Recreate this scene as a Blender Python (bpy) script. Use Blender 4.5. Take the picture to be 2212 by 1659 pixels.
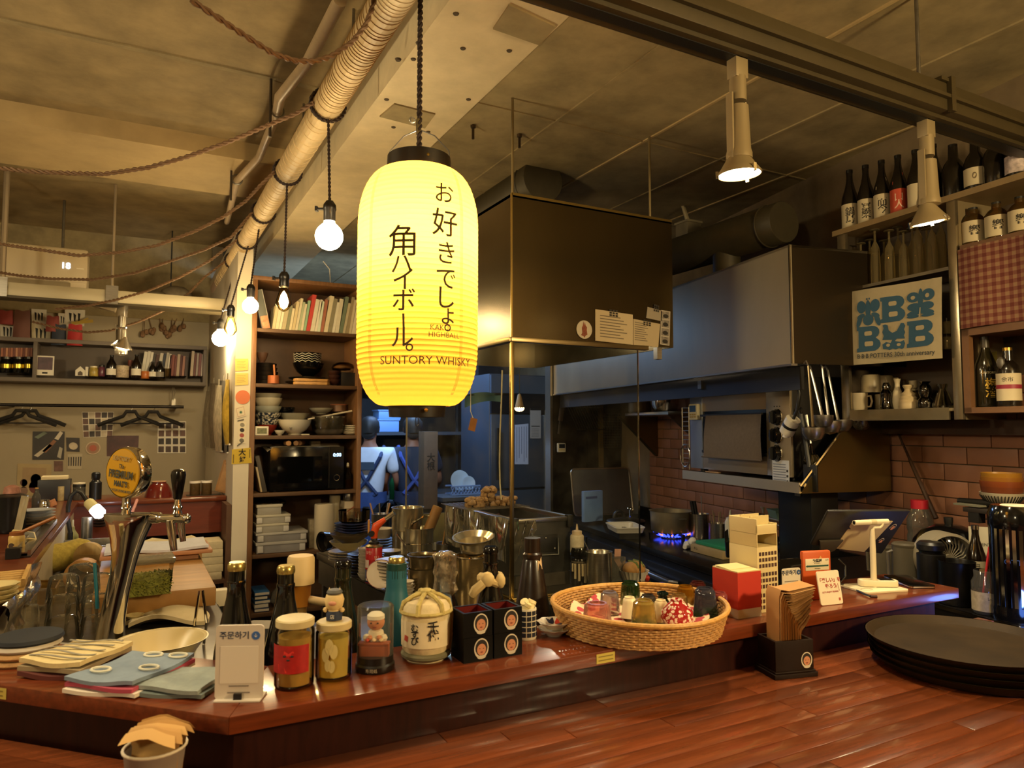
import bpy,bmesh,math,random
from math import sin,cos,pi,radians as rad
from mathutils import Vector as V,Matrix as MX,Euler
for o in list(bpy.data.objects):bpy.data.objects.remove(o)
SC=bpy.context.scene
COL=SC.collection
RND=random.Random(7)
# -- camera
TH,PT,FPX,EYE=rad(27.9),rad(3.53),1542.0,1.5
cam=bpy.data.cameras.new('camera'); camo=bpy.data.objects.new('camera',cam); COL.objects.link(camo)
camo.location=(0,0,EYE); camo.rotation_euler=(pi/2+PT,0,-TH)
cam.sensor_width=36; cam.lens=FPX/2212*36; cam.clip_start=.05
cam.dof.use_dof= True; cam.dof.focus_distance=2.2; cam.dof.aperture_fstop=7.0
SC.camera=camo
# -- world, exposure, lights
SC.view_settings.view_transform='Standard'; SC.view_settings.look='None'
SC.view_settings.gamma=1; SC.view_settings.use_curve_mapping= False
SC.view_settings.exposure=0.0
cy=SC.cycles
cy.max_bounces=6; cy.diffuse_bounces=3; cy.glossy_bounces=4; cy.transmission_bounces=4; cy.transparent_max_bounces=40
cy.caustics_reflective= False; cy.caustics_refractive= False; cy.sample_clamp_indirect=3.0
cy.use_denoising= True
wd=bpy.data.worlds.new('world'); SC.world=wd; wd.use_nodes= True
wd.node_tree.nodes['Background'].inputs[0].default_value=(.9,.68,.36,1)
wd.node_tree.nodes['Background'].inputs[1].default_value=.02
WARM=(1,.74,.36); WARM2=(1,.82,.50)
def light(name,typ,loc,energy,col,size=.05,rot=(0,0,0),**k):
    l=bpy.data.lights.new(name,typ); l.energy=energy; l.color=col
    if typ=='AREA':
        l.shape='RECTANGLE'; l.size=size; l.size_y=k.pop('sy',size)
    else:l.shadow_soft_size=size
    for a,b in k.items():setattr(l,a,b)
    o=bpy.data.objects.new(name,l); COL.objects.link(o); o.location=loc; o.rotation_euler=rot
    return o
# -- pixel rays onto real planes
_R=V((cos(TH),-sin(TH),0)); _F=V((sin(TH)*cos(PT),cos(TH)*cos(PT),sin(PT))); _U=V((-sin(TH)*sin(PT),-cos(TH)*sin(PT),cos(PT)))
def ray(u,v): return _R*((u-1106)/FPX)+_F+_U*((829.5-v)/FPX)
def at(u,v,x=None,y=None,z=None,d=None):
    r=ray(u,v)
    t=(z-EYE)/r.z if z is not None else y/r.y if y is not None else x/r.x if x is not None else d
    return V((r.x*t,r.y*t,EYE+r.z*t))
def spx(p): return (V(p)-V((0,0,EYE))).dot(_F)/FPX
AZ=rad(10.9); WT=V((sin(AZ),cos(AZ),0)); WN=V((cos(AZ),-sin(AZ),0)); WO=V((2.451,3.153,0)); RZW=-AZ
def wpt(a,b,z=0): return WO+WT*a+WN*b+V((0,0,z))
def pw(u,v,b):
    r=ray(u,v); t=(b+WO.dot(WN))/r.dot(WN)
    return V((r.x*t,r.y*t,EYE+r.z*t))
def wa(p): return (V((p[0],p[1],0))-WO).dot(WT)
# -- materials
def lin(h):
    h=h.lstrip('#'); c=[int(h[i:i+2],16)/255 for i in (0,2,4)]
    return tuple((x/12.92 if x<=.04045 else ((x+.055)/1.055)**2.4) for x in c)+(1,)
MATS={}
def mat(hexc,rough=.5,metal=0,var=0,sc=18,bump=0,coat=0,emit=None,es=1,rnd=0,aniso=None,stretch=None,alpha=1,sss=0):
    key=(hexc,rough,metal,var,sc,bump,coat,emit,es,rnd,aniso,stretch,alpha,sss)
    if key in MATS: return MATS[key]
    m=bpy.data.materials.new('surface'); m.use_nodes= True; nt=m.node_tree; n=nt.nodes; L=nt.links
    b=n['Principled BSDF']; c=lin(hexc)
    b.inputs['Base Color'].default_value=c; b.inputs['Roughness'].default_value=rough; b.inputs['Metallic'].default_value=metal
    if coat:b.inputs['Coat Weight'].default_value=coat; b.inputs['Coat Roughness'].default_value=.08
    if alpha<1:b.inputs['Alpha'].default_value=alpha
    if sss:b.inputs['Subsurface Weight'].default_value=sss; b.inputs['Subsurface Radius'].default_value=(.02,.012,.006)
    if emit:b.inputs['Emission Color'].default_value=lin(emit); b.inputs['Emission Strength'].default_value=es
    out= None
    if var or bump or rnd:
        tc=n.new('ShaderNodeTexCoord'); mp=n.new('ShaderNodeMapping'); L.new(tc.outputs['Object'],mp.inputs[0])
        if stretch:mp.inputs['Scale'].default_value=stretch
        nz=n.new('ShaderNodeTexNoise'); nz.inputs['Scale'].default_value=sc; nz.inputs['Detail'].default_value=5; nz.inputs['Roughness'].default_value=.62
        L.new(mp.outputs[0],nz.inputs['Vector'])
        if rnd:
            oi=n.new('ShaderNodeObjectInfo'); ad=n.new('ShaderNodeVectorMath'); ad.operation='ADD'
            L.new(tc.outputs['Object'],ad.inputs[0]); mm=n.new('ShaderNodeMath'); mm.operation='MULTIPLY'; mm.inputs[1].default_value=37
            L.new(oi.outputs['Random'],mm.inputs[0]); L.new(mm.outputs[0],ad.inputs[1]); L.new(ad.outputs[0],mp.inputs[0])
        hs=n.new('ShaderNodeHueSaturation'); hs.inputs['Color'].default_value=c
        mr=n.new('ShaderNodeMapRange'); mr.inputs['From Min'].default_value=.3; mr.inputs['From Max'].default_value=.7
        mr.inputs['To Min'].default_value=1-var; mr.inputs['To Max'].default_value=1+var
        L.new(nz.outputs[0],mr.inputs[0])
        if rnd:
            m2=n.new('ShaderNodeMapRange'); m2.inputs['To Min'].default_value=1-rnd; m2.inputs['To Max'].default_value=1+rnd
            L.new(oi.outputs['Random'],m2.inputs[0]); ml=n.new('ShaderNodeMath'); ml.operation='MULTIPLY'
            L.new(mr.outputs[0],ml.inputs[0]); L.new(m2.outputs[0],ml.inputs[1]); L.new(ml.outputs[0],hs.inputs['Value'])
        else:L.new(mr.outputs[0],hs.inputs['Value'])
        L.new(hs.outputs[0],b.inputs['Base Color'])
        if bump:
            bp=n.new('ShaderNodeBump'); bp.inputs['Strength'].default_value=bump; bp.inputs['Distance'].default_value=.004
            L.new(nz.outputs[0],bp.inputs['Height']); L.new(bp.outputs[0],b.inputs['Normal'])
    MATS[key]=m; return m
def emi(hexc,s):
    key=('e',hexc,s)
    if key not in MATS:
        m=bpy.data.materials.new('glow'); m.use_nodes= True; nt=m.node_tree; nt.nodes.clear()
        e=nt.nodes.new('ShaderNodeEmission'); e.inputs[0].default_value=lin(hexc); e.inputs[1].default_value=s
        o=nt.nodes.new('ShaderNodeOutputMaterial'); nt.links.new(e.outputs[0],o.inputs[0]); MATS[key]=m
    return MATS[key]
def glass(tint='#f4f4f0',fres=.25,rough=.03,haze=0,hz='#c8c4b8',spots=None):
    key=('g',tint,fres,rough,haze,hz,spots)
    if key in MATS: return MATS[key]
    m=bpy.data.materials.new('clear_glass'); m.use_nodes= True; nt=m.node_tree; n=nt.nodes; L=nt.links; n.clear()
    t=n.new('ShaderNodeBsdfTransparent'); t.inputs[0].default_value=lin(tint)
    g=n.new('ShaderNodeBsdfGlossy'); g.inputs['Roughness'].default_value=rough
    lw=n.new('ShaderNodeLayerWeight'); lw.inputs[0].default_value=fres
    mx=n.new('ShaderNodeMixShader'); L.new(lw.outputs['Fresnel'],mx.inputs[0]); L.new(t.outputs[0],mx.inputs[1]); L.new(g.outputs[0],mx.inputs[2])
    o=n.new('ShaderNodeOutputMaterial'); last=mx
    if haze:
        df=n.new('ShaderNodeBsdfDiffuse'); df.inputs[0].default_value=lin(hz); m2=n.new('ShaderNodeMixShader'); m2.inputs[0].default_value=haze
        if spots:
            tc=n.new('ShaderNodeTexCoord'); nz=n.new('ShaderNodeTexNoise'); nz.inputs['Scale'].default_value=spots; nz.inputs['Detail'].default_value=4
            mr=n.new('ShaderNodeMapRange'); mr.inputs['From Min'].default_value=.45; mr.inputs['From Max'].default_value=.8; mr.inputs['To Max'].default_value=haze*2.5; mr.inputs['To Min'].default_value=haze*.35
            L.new(tc.outputs['Object'],nz.inputs['Vector']); L.new(nz.outputs[0],mr.inputs[0]); L.new(mr.outputs[0],m2.inputs[0])
        L.new(mx.outputs[0],m2.inputs[1]); L.new(df.outputs[0],m2.inputs[2]); last=m2
    L.new(last.outputs[0],o.inputs[0]); MATS[key]=m; return m
# -- mesh building
class MB:
    def __init__(s):s.v=[]; s.f=[]; s.mi=[]; s.X=MX.Identity(4); s.k=0
    def tf(s,loc=(0,0,0),rot=(0,0,0),sc=(1,1,1)):
        s.X=MX.LocRotScale(V(loc),Euler(rot),V(sc)); return s
    def id(s):s.X=MX.Identity(4); return s
    def m(s,k):s.k=k; return s
    def raw(s,vs,fs):
        n=len(s.v); s.v+=[tuple(s.X@V(p)) for p in vs]; s.f+=[tuple(n+i for i in f) for f in fs]; s.mi+=[s.k]*len(fs); return s
    def box(s,x0,y0,z0,x1,y1,z1):
        return s.raw([(x,y,z) for x in (x0,x1) for y in (y0,y1) for z in (z0,z1)],
                     [(0,1,3,2),(4,6,7,5),(0,4,5,1),(2,3,7,6),(0,2,6,4),(1,5,7,3)])
    def cbox(s,cx,cy_,z0,w,d,h): return s.box(cx-w/2,cy_-d/2,z0,cx+w/2,cy_+d/2,z0+h)
    def lathe(s,pr,seg=24,c=(0,0,0),wob=None,squash=(1,1),a0=0,a1=2*pi):
        full=abs(a1-a0-2*pi)<1e-6; vs=[]; fs=[]; idx=[]; ns=seg if full else seg+1
        for j,(r,z) in enumerate(pr):
            if r<1e-6:idx.append([len(vs)]*ns); vs.append((c[0],c[1],c[2]+z))
            else:
                row=[]
                for i in range(ns):
                    a=a0+(a1-a0)*i/seg; rr=r*(wob(a,j) if wob else 1)
                    row.append(len(vs)); vs.append((c[0]+rr*cos(a)*squash[0],c[1]+rr*sin(a)*squash[1],c[2]+z))
                idx.append(row)
        for j in range(len(pr)-1):
            for i in range(seg):
                q=(idx[j][i],idx[j][(i+1)%ns],idx[j+1][(i+1)%ns],idx[j+1][i]); q2=[]
                for t in q:
                    if t not in q2:q2.append(t)
                if len(q2)>2:fs.append(tuple(q2))
        return s.raw(vs,fs)
    def cyl(s,r,z0,z1,seg=20,c=(0,0),r2=None): return s.lathe([(0,z0),(r,z0),(r if r2 is None else r2,z1),(0,z1)],seg,(c[0],c[1],0))
    def ball(s,c,r,seg=14,sq=(1,1,1)):
        n=seg//2; return s.lathe([(r*sin(pi*i/n),-r*cos(pi*i/n)*sq[2]) for i in range(n+1)],seg,c,squash=sq[:2])
    def tube(s,pts,r,seg=8,closed=False,cap=True):
        pts=[V(p) for p in pts]; n=len(pts); rs=r if isinstance(r,(list,tuple)) else [r]*n; vs=[]; fs=[]; up= None
        for i in range(n):
            a=pts[(i-1)%n] if (closed or i>0) else pts[i]; b=pts[(i+1)%n] if (closed or i<n-1) else pts[i]
            t=(b-a).normalized()
            if up is None:up=t.orthogonal().normalized()
            up=(up-t*up.dot(t)).normalized(); w=t.cross(up)
            for k in range(seg):vs.append(pts[i]+(up*cos(2*pi*k/seg)+w*sin(2*pi*k/seg))*rs[i])
        for i in range(n if closed else n-1):
            for k in range(seg):
                j=(i+1)%n; fs.append((i*seg+k,i*seg+(k+1)%seg,j*seg+(k+1)%seg,j*seg+k))
        if cap and not closed:fs+=[tuple(range(seg))[::-1],tuple((n-1)*seg+k for k in range(seg))]
        return s.raw(vs,fs)
    def twist(s,pts,r,pitch=.03,seg=6):
        pts=[V(p) for p in pts]; A=[]; B=[]; ln=0; res=[]
        for i in range(len(pts)-1):
            n=max(2,int((pts[i+1]-pts[i]).length/(pitch/6)))
            for k in range(n):res.append(pts[i].lerp(pts[i+1],k/n))
        res.append(pts[-1]); up= None
        for i,p in enumerate(res):
            t=(res[min(i+1,len(res)-1)]-res[max(i-1,0)]).normalized()
            if up is None:up=t.orthogonal().normalized()
            up=(up-t*up.dot(t)).normalized(); w=t.cross(up)
            if i:ln+=(p-res[i-1]).length
            q=(up*cos(2*pi*ln/pitch)+w*sin(2*pi*ln/pitch))*r*.55; A.append(p+q); B.append(p-q)
        s.tube(A,r*.6,seg); return s.tube(B,r*.6,seg)
    def prism(s,poly,z0,z1):
        n=len(poly); vs=[(x,y,z0) for x,y in poly]+[(x,y,z1) for x,y in poly]
        return s.raw(vs,[tuple(range(n))[::-1],tuple(range(n,2*n))]+[(i,(i+1)%n,n+(i+1)%n,n+i) for i in range(n)])
    def quad(s,a,b,c,d): return s.raw([a,b,c,d],[(0,1,2,3)])
    def surf(s,fn,nu,nv,th=0):
        vs=[fn(i/nu,j/nv) for j in range(nv+1) for i in range(nu+1)]; w=nu+1
        fs=[(j*w+i,j*w+i+1,(j+1)*w+i+1,(j+1)*w+i) for j in range(nv) for i in range(nu)]
        if th:
            n=len(vs); vs=vs+[(p[0],p[1],p[2]-th) for p in vs]; fs=fs+[tuple(n+q for q in f[::-1]) for f in fs]
            ed=[j*w for j in range(nv+1)],[j*w+nu for j in range(nv+1)],list(range(w)),[nv*w+i for i in range(w)]
            for e in ed:
                for q in range(len(e)-1):fs.append((e[q],e[q+1],n+e[q+1],n+e[q]))
        return s.raw(vs,fs)
def arc(cx,cz,r,a0,a1,n): return [(cx+r*cos(rad(a0+(a1-a0)*i/n)),cz+r*sin(rad(a0+(a1-a0)*i/n))) for i in range(n+1)]
def rrect(w,h,r,n=4):
    p=[]
    for cx,cy_,a in ((w/2-r,h/2-r,0),(-w/2+r,h/2-r,90),(-w/2+r,-h/2+r,180),(w/2-r,-h/2+r,270)):p+=arc(cx,cy_,r,a,a+90,n)
    return p
def shell(pr,t):
    q=[(max(r-t,0),z) for r,z in pr[::-1]]
    q[-1]=(q[-1][0],q[-1][1]+t)
    if pr[0][0]>0:pr=[(0,pr[0][1])]+pr; q=q+[(0,q[-1][1])]
    return pr+q
def ob(name,mb,mats,par=None,loc=(0,0,0),rot=(0,0,0),bev=0,sh=38,mesh=None,**props):
    if mesh is None:
        me=bpy.data.meshes.new(name); me.from_pydata(mb.v,[],mb.f)
        for m_ in (mats if isinstance(mats,(list,tuple)) else [mats]):me.materials.append(m_)
        me.polygons.foreach_set('material_index',mb.mi)
        bm=bmesh.new(); bm.from_mesh(me); bmesh.ops.recalc_face_normals(bm,faces=bm.faces)
        if bev:
            es=[e for e in bm.edges if len(e.link_faces)==2 and e.calc_face_angle(0)>rad(40)]
            bmesh.ops.bevel(bm,geom=es,offset=bev,segments=2,affect='EDGES',profile=.6,clamp_overlap=True)
        bm.to_mesh(me); bm.free(); me.shade_smooth(); me.set_sharp_from_angle(angle=rad(sh))
    else:me=mesh
    o=bpy.data.objects.new(name,me); COL.objects.link(o)
    if par:o.parent=par
    o.location=loc; o.rotation_euler=rot
    for k,v in props.items():o[k]=v
    return o
def T(name,label,cat,loc=(0,0,0),rz=0,group=None,rot=None):
    o=bpy.data.objects.new(name, None); COL.objects.link(o); o.location=loc; o.rotation_euler=rot if rot else (0,0,rz); o.empty_display_size=.02
    o['label']=label; o['category']=cat
    if group:o['group']=group
    return o
def dup(root,loc,rz=None,label=None,rot=None,sc=None):
    r=root.copy(); COL.objects.link(r); r.location=loc
    if rot is not None:r.rotation_euler=rot
    elif rz is not None:r.rotation_euler=(0,0,rz)
    if sc:r.scale=(sc,)*3 if not isinstance(sc,tuple) else sc
    if label:r['label']=label
    for ch in root.children:
        c=ch.copy(); COL.objects.link(c); c.parent=r
        for g in ch.children:
            d=g.copy(); COL.objects.link(d); d.parent=c
    return r
def txt(par,s,size,m,loc,rot=(pi/2,0,0),vert=False,wrap=None,bold=0,name='lettering',sx=1,line=.95,shear=0):
    c=bpy.data.curves.new('t','FONT'); c.body='\n'.join(s) if vert else s; c.size=size; c.align_x='CENTER'; c.align_y='CENTER'
    c.space_line=line; c.offset=bold; c.shear=shear; c.resolution_u=3
    o=bpy.data.objects.new('t',c); me0=o.to_mesh(); vs=[(v.co.x*sx,v.co.y,v.co.z) for v in me0.vertices]; fs=[tuple(p.vertices) for p in me0.polygons]
    o.to_mesh_clear(); bpy.data.objects.remove(o); bpy.data.curves.remove(c)
    mb=MB()
    if wrap:
        R0,zc=wrap if isinstance(wrap,tuple) else (wrap,0)
        vs=[((R0)*sin(x/R0),-(R0)*cos(x/R0),y) for x,y,z in vs]; mb.raw(vs,fs)
        return ob(name,mb,m,par,loc,(0,0,rot[2]))
    mb.raw(vs,fs); return ob(name,mb,m,par,loc,rot)
ORD='first second third fourth fifth sixth seventh eighth ninth tenth eleventh twelfth thirteenth fourteenth fifteenth sixteenth seventeenth eighteenth nineteenth twentieth'.split()
TENS={20:'twenty',30:'thirty',40:'forty',50:'fifty'}
def nth(i):
    if i<=20: return ORD[i-1]
    return (TENS[i//10*10]+'-'+ORD[i%10-1]) if i%10 else {30:'thirtieth',40:'fortieth'}[i]
# -- common surfaces
STEEL=mat('#b9b4aa',.28,1,var=.12,sc=40,stretch=(.4,.4,6)); STEELD=mat('#8d8a84',.35,1,var=.2,sc=30)
CHROME=mat('#d9d5cc',.08,1); BLACK=mat('#0f0e0d',.45); BLACKG=mat('#0b0a0a',.12); DKGREY=mat('#2b2825',.5)
WHITE=mat('#efe9dc',.45); CREAM=mat('#eadfc2',.5); PAPER=mat('#e9e1cf',.8); GLS=glass(); INK=mat('#1a1714',.7)
ZL,ZC,ZB,ZK,ZR=1.08,.985,.946,.88,.87
# == lamps of the room and unseen lights; only seen lamps have fixtures further down
for x,y,e in ((1.25,1.23,26),(2.02,1.23,28)):
    light('track_spot','SPOT',(x,y,2.07),e,WARM2,.045,(0,0,0),spot_size=rad(125),spot_blend=.9)
for x,y,e in ((-.40,1.23,20),(.06,1.23,14)):
    light('track_spot','SPOT',(x,y,2.22),e,WARM2,.045,(0,0,0),spot_size=rad(115),spot_blend=.9)  # unseen spots added along the track to light the ledge
light('track_spot','SPOT',(-.11,4.93,2.02),40,WARM2,.04,(0,0,0),spot_size=rad(120),spot_blend=.9)
for x in (-1.3,-2.3):light('track_spot','SPOT',(x,4.93,2.02),40,WARM2,.04,(0,0,0),spot_size=rad(120),spot_blend=.9)
light('unseen_room_light','POINT',(1.75,-.7,2.05),150,WARM,.12)  # unseen light, placed so that the beam shades the ceiling
light('unseen_room_light','POINT',(-1.6,2.4,2.2),60,WARM2,.10)  # unseen light added as general fill
light('unseen_room_light','POINT',(-1.4,-.4,2.1),40,WARM2,.10)  # another added fill light, behind the viewpoint
light('kitchen_tube','AREA',(1.72,4.75,2.3),30,(.44,.66,1),.7,(rad(55),0,0),sy=.10)
light('kitchen_tube','AREA',(2.25,6.1,2.5),45,(.30,.52,1),.9,(0,0,0),sy=.10)
light('blue_lamp','POINT',(2.11,1.06,1.0),.5,(.12,.28,1),.03)  # unseen blue source for the tint on the ledge end
light('grill_hood_lamp','POINT',(1.75,2.85,1.98),9,(1,.9,.7),.03)
light('stove_hood_lamp','POINT',wpt(-.1,.3,1.84),6.0,(1,.85,.62),.03)
# == room shell
CONC=mat('#94805a',.85,var=.28,sc=5,bump=.5); CONCL=mat('#b89f70',.85,var=.14,sc=4,bump=.35); CONCD=mat('#968560',.88,var=.3,sc=6,bump=.5)
ST=dict(kind='structure')
ob('floor',MB().box(-3,-2.5,-.1,4.2,7.6,0),mat('#4a3a2c',.5,var=.2),**ST)
ob('ceiling',MB().box(-3,-2.5,3.0,.75,6.4,3.1),CONC,**ST)
ob('ceiling_kitchen',MB().box(1.09,-2.5,2.766,4.2,7.6,3.1),CONCD,**ST)
cb=ob('trim_1',MB().box(-3,3.9,2.905,.75,4.55,3.0),CONCL,label=None or 'concrete cross beam under the ceiling',**ST)
b2=ob('trim_2',MB().box(.75,-2.5,2.70,1.09,7.6,3.0),mat('#d2bf98',.85,var=.12,sc=7,bump=.4),label='pale plastered ceiling beam',**ST)
for (u0,v0),(u1,v1),(u2,v2),(u3,v3) in (((820,250),(852,223),(940,245),(918,275)),((1065,60),(1100,8),(1200,55),(1165,95))):
    p=[at(u,v,z=2.699) for u,v in ((u0,v0),(u1,v1),(u2,v2),(u3,v3))]
    ob('bare_patch',MB().prism([(q.x,q.y) for q in p],2.694,2.701),CONCD,b2)
for u,v in ((985,30),(905,95),(860,130),(1000,105),(893,128),(835,215),(1012,215),(925,285),(850,275),(1100,110)):
    p=at(u,v,z=2.699); ob('dark_hole',MB().lathe([(0,-.003),(.008,-.002),(.011,.004)],9,p),mat('#4a3f2e',.9),b2)
# board joints of the kitchen ceiling slab
for k,x in enumerate((1.5,1.95,2.4,2.85)):
    ob('board_ridge',MB().box(x,.4,2.760,x+.012,6.2,2.768),CONCL if k%2 else CONCD,bpy.data.objects['ceiling_kitchen'])
for y in (2.45,3.4,4.4):
    ob('board_ridge',MB().box(1.1,y,2.761,3.6,y+.008,2.768),CONCD,bpy.data.objects['ceiling_kitchen'])
for y in (2.2,3.1):
    ob('board_ridge',MB().box(-2.9,y,2.994,.74,y+.03,3.002),CONCD,bpy.data.objects['ceiling'])
BEIGE=mat('#a89a80',.75,var=.05,sc=3)
wb=ob('wall_back',MB().box(-3,6.3,0,.62,6.4,3.1),BEIGE,**ST)
ob('bare_concrete_band',MB().box(-3,6.285,2.36,.53,6.302,3.0),CONCD,wb)
ob('wall_kitchen',MB().box(.53,7.4,0,4.2,7.5,3.1),mat('#2a2a2c',.6,var=.2),**ST)
ob('wall_left',MB().box(-3.1,-2.5,0,-3,6.4,3.1),BEIGE,**ST)
ob('wall_near',MB().box(-3,-2.6,0,4.2,-2.5,3.1),mat('#5a4a38',.8),**ST)
ob('wall_partition',MB().box(.525,4.5,0,.612,7.4,2.70),mat('#d8ccb4',.7,var=.04,sc=5),**ST)
wr=ob('wall_right',MB().box(.665,-5.8,0,.8,4.5,3.1),mat('#75644a',.8,var=.25,sc=5),loc=WO,rot=(0,0,RZW),**ST)
a_t=1.10
tm=mat('#8d6149',.42,var=.1,sc=9,rnd=.10,bump=.1); tme= None
for r in range(12):
    for c in range(16):
        x1=a_t-c*.204+(.102 if r%2 else 0); x0=x1-.2; z0=.90+r*.066
        if x1>a_t:x1=a_t
        if x1-x0<.15:o=ob('tile',MB().box(.652,x0,0,.668,x1,.062),tm,wr,(0,0,z0),bev=.0015)
        elif tme is None:o=ob('tile',MB().box(.652,-.1,0,.668,.1,.062),tm,wr,(0,(x0+x1)/2,z0),bev=.0015); tme=o.data
        else:ob('tile', None, None,wr,(0,(x0+x1)/2,z0),mesh=tme)
SD=mat('#4c4742',.32,.85,var=.35,sc=9);
wk=ob('wall_return',MB().box(2.76,4.60,0,3.42,4.66,2.3),SD,**ST); ob('steel_panel',MB().box(2.765,4.592,.6,3.08,4.5995,2.2),SD,wk); ob('steel_panel',MB().box(3.085,4.592,.6,3.40,4.5995,2.2),SD,wk)
ob('corner_strip',MB().box(3.19,4.575,.8,3.225,4.592,1.75),mat('#a79260',.3,.8),wk); ob('edge_strip',MB().box(2.752,4.585,0,2.772,4.66,2.2),mat('#b5aca0',.25,.9),wk)
# == U-shaped bar
WOODL=mat('#6b3016',.28,var=.35,sc=7,stretch=(1,14,14),coat=.35); WOODD=mat('#2a0f09',.45,var=.35,sc=6,stretch=(12,12,1.5),coat=.1)
for m_ in (WOODD,):m_.node_tree.nodes['Principled BSDF'].inputs['Specular IOR Level'].default_value=.2
led=T('bar_ledge','raised reddish-brown wooden serving ledge running round the open kitchen','bar',(0,0,0))
def band(mb,o,i,z0,z1): return mb.prism(o+i[::-1],z0,z1)
OUT=[(1.93,1.135),(.135,1.135),(-.60,1.87),(-.60,5.2),(.522,5.2)]
INN=[(1.93,1.345),(.222,1.345),(-.265,1.832),(-.265,4.76),(.522,4.76)]
for k in range(4):
    q=[OUT[k],OUT[k+1],INN[k+1],INN[k]]
    ob('ledge_board',MB().prism(q,1.054,ZL),WOODL,led,bev=.002)
FO=[(1.86,1.158),(.145,1.158),(-.565,1.868),(-.565,5.15),(.522,5.15)]; FI=[(1.86,1.19),(.158,1.19),(-.53,1.88),(-.53,5.1),(.522,5.1)]
for k in range(4):ob('fascia_board',MB().prism([FO[k],FO[k+1],FI[k+1],FI[k]],.3,1.054),WOODD,led)
IO=[(1.86,1.325),(.214,1.325),(-.285,1.824),(-.285,4.785),(.522,4.785)]; II=[(1.86,1.30),(.205,1.30),(-.31,1.814),(-.31,4.81),(.522,4.81)]
WOODP=mat('#6b2c1c',.4,var=.2,sc=6,stretch=(1,1,8),coat=.2); LAM=mat('#b7a88d',.4,var=.06)
ob('inner_panel',MB().prism([IO[2],IO[3],II[3],II[2]],.6,1.054),LAM,led)
ob('inner_panel',MB().prism([IO[3],IO[4],II[4],II[3]],.86,1.054),WOODP,led)
ob('inner_panel',MB().prism([IO[0],IO[1],II[1],II[0]],.6,1.054),WOODD,led); ob('inner_panel',MB().prism([IO[1],IO[2],II[2],II[1]],.6,1.054),WOODD,led)
ob('end_panel',MB().box(1.835,1.165,.3,1.862,1.32,1.054),WOODD,led)
# customers' counter: staves of a butcher-block top, each its own board
lc=T('dining_counter','glossy red-brown butcher-block dining counter below the serving ledge','counter',(0,0,0))
ob('underframe',MB().box(-.2,.62,.90,2.05,1.155,.955),mat('#1d0d08',.6),lc)
STV=mat('#6d371c',.26,var=.3,sc=6,stretch=(1.2,16,16),coat=.4,rnd=.34); sts={}
y=1.157; r=0
while y>.50:
    x=-1.1-RND.random()*.4
    while x<2.10:
        L_=RND.choice((.32,.42,.52,.64)); x1=x+L_
        lo=max(x,(1.302-y)*1.0-.0 if False else -1.1);
        xl=.145-(1.157-y)*-0.0 if False else lo
        key=L_
        if x1<2.12:
            if key not in sts:sts[key]=ob('stave',MB().box(.0006,-.0415,-.028,L_-.0006,-.0006,0),STV,lc,(x,y,ZC),bev=.0009).data
            else:ob('stave', None, None,lc,(x,y,ZC),mesh=sts[key])
        x=x1
    y-=.042; r+=1
# the 45 degree return of the dining counter
for k in range(9):
    q0,q1=k*.042,k*.042+.0412; s2=.70711
    a=(.14-q0*s2-.0,1.157-q0*s2); b=(-.57-q0*s2-.5,1.867-q0*s2+.5)
    p=[(.137-q0*s2,1.154-q0*s2),(.137-q1*s2,1.154-q1*s2),(-1.0-q1*s2,2.291-q1*s2),(-1.0-q0*s2,2.291-q0*s2)]
    ob('stave',MB().prism(p,ZC-.028,ZC+.0012),STV,lc)
# kitchen-side bottle step and worktop behind the ledge
wt=T('kitchen_worktop','dark stainless worktop with a bottle step behind the serving ledge','worktop',(0,0,0))
ob('bottle_step',MB().box(.24,1.35,.90,1.86,1.52,ZB),mat('#3a332c',.4,.3),wt,bev=.003)
ob('worktop',MB().prism([(.225,1.36),(.9,1.525),(.9,2.35),(.28,2.35),(.28,4.2),(-.262,4.2),(-.262,1.85)],.84,ZK),mat('#76716a',.34,.8,var=.15),wt,bev=.003)
ob('worktop_front',MB().box(.28,2.36,.3,.30,4.2,.84),mat('#2b2724',.5,.3),wt)
# == things on the ledge
def sat(u,v,z):p=at(u,v,z=z); return p,spx(p)
# coaster pile
p,s=sat(52,1425,ZL)
t=T('coaster_pile','round dark blue coasters with woven straw edges piled at the end of the ledge','coaster',p)
STRAW=mat('#c79a63',.8,var=.25,sc=60,bump=.4)
for k,(m_,z) in enumerate(((STRAW,0),(STRAW,.012),(mat('#c9bfae',.8),.024),(mat('#1d2128',.7,var=.1),.034))):
    ob('coaster',MB().lathe([(0,z),(.052,z),(.056,z+.004),(.054,z+.010),(0,z+.0105)],28,(0.002*k,0,0)),m_,t)
# three folded cloths
def cloth(name,label,u,v,w,d,h,rz,mats,pat=None):
    p,s=sat(u,v,ZL); t=T(name,label,'cloth',p,rz)
    for k,m_ in enumerate(mats):
        z=h*k/len(mats); sc_=1-.03*k; ph=k*1.3+u
        def fn(i,j,z=z,sc_=sc_,ph=ph):
            x=(i-.5)*w*sc_+.004*sin(ph+j*4); y=(j-.5)*d*sc_+.003*sin(ph*2+i*5)
            return (x,y,z+h/len(mats)*.95+.0025*sin(6*i+ph)*sin(5*j+ph)+.003*(i*j))
        ob('fold',MB().surf(fn,10,8,h/len(mats)*.75),m_,t)
    return t,h
DARKR=mat('#5e2a22',.85);
t,h=cloth('striped_potholder','cream knitted potholder with grey stripes and a dark red back on the ledge',165,1443,.125,.125,.030,rad(-38),[DARKR,mat('#9a8a6a',.9),mat('#d9c58f',.9,var=.1,sc=50,bump=.3)])
for k in range(5):ob('stripe',MB().surf(lambda i,j,k=k:((i-.5)*.108,-.045+k*.022+j*.005,.0335+.003*sin(6*i)*sin(5*(.1+k*.18))+.003*i*k*.2),8,1,.001),mat('#8b8576',.9),t)
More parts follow.
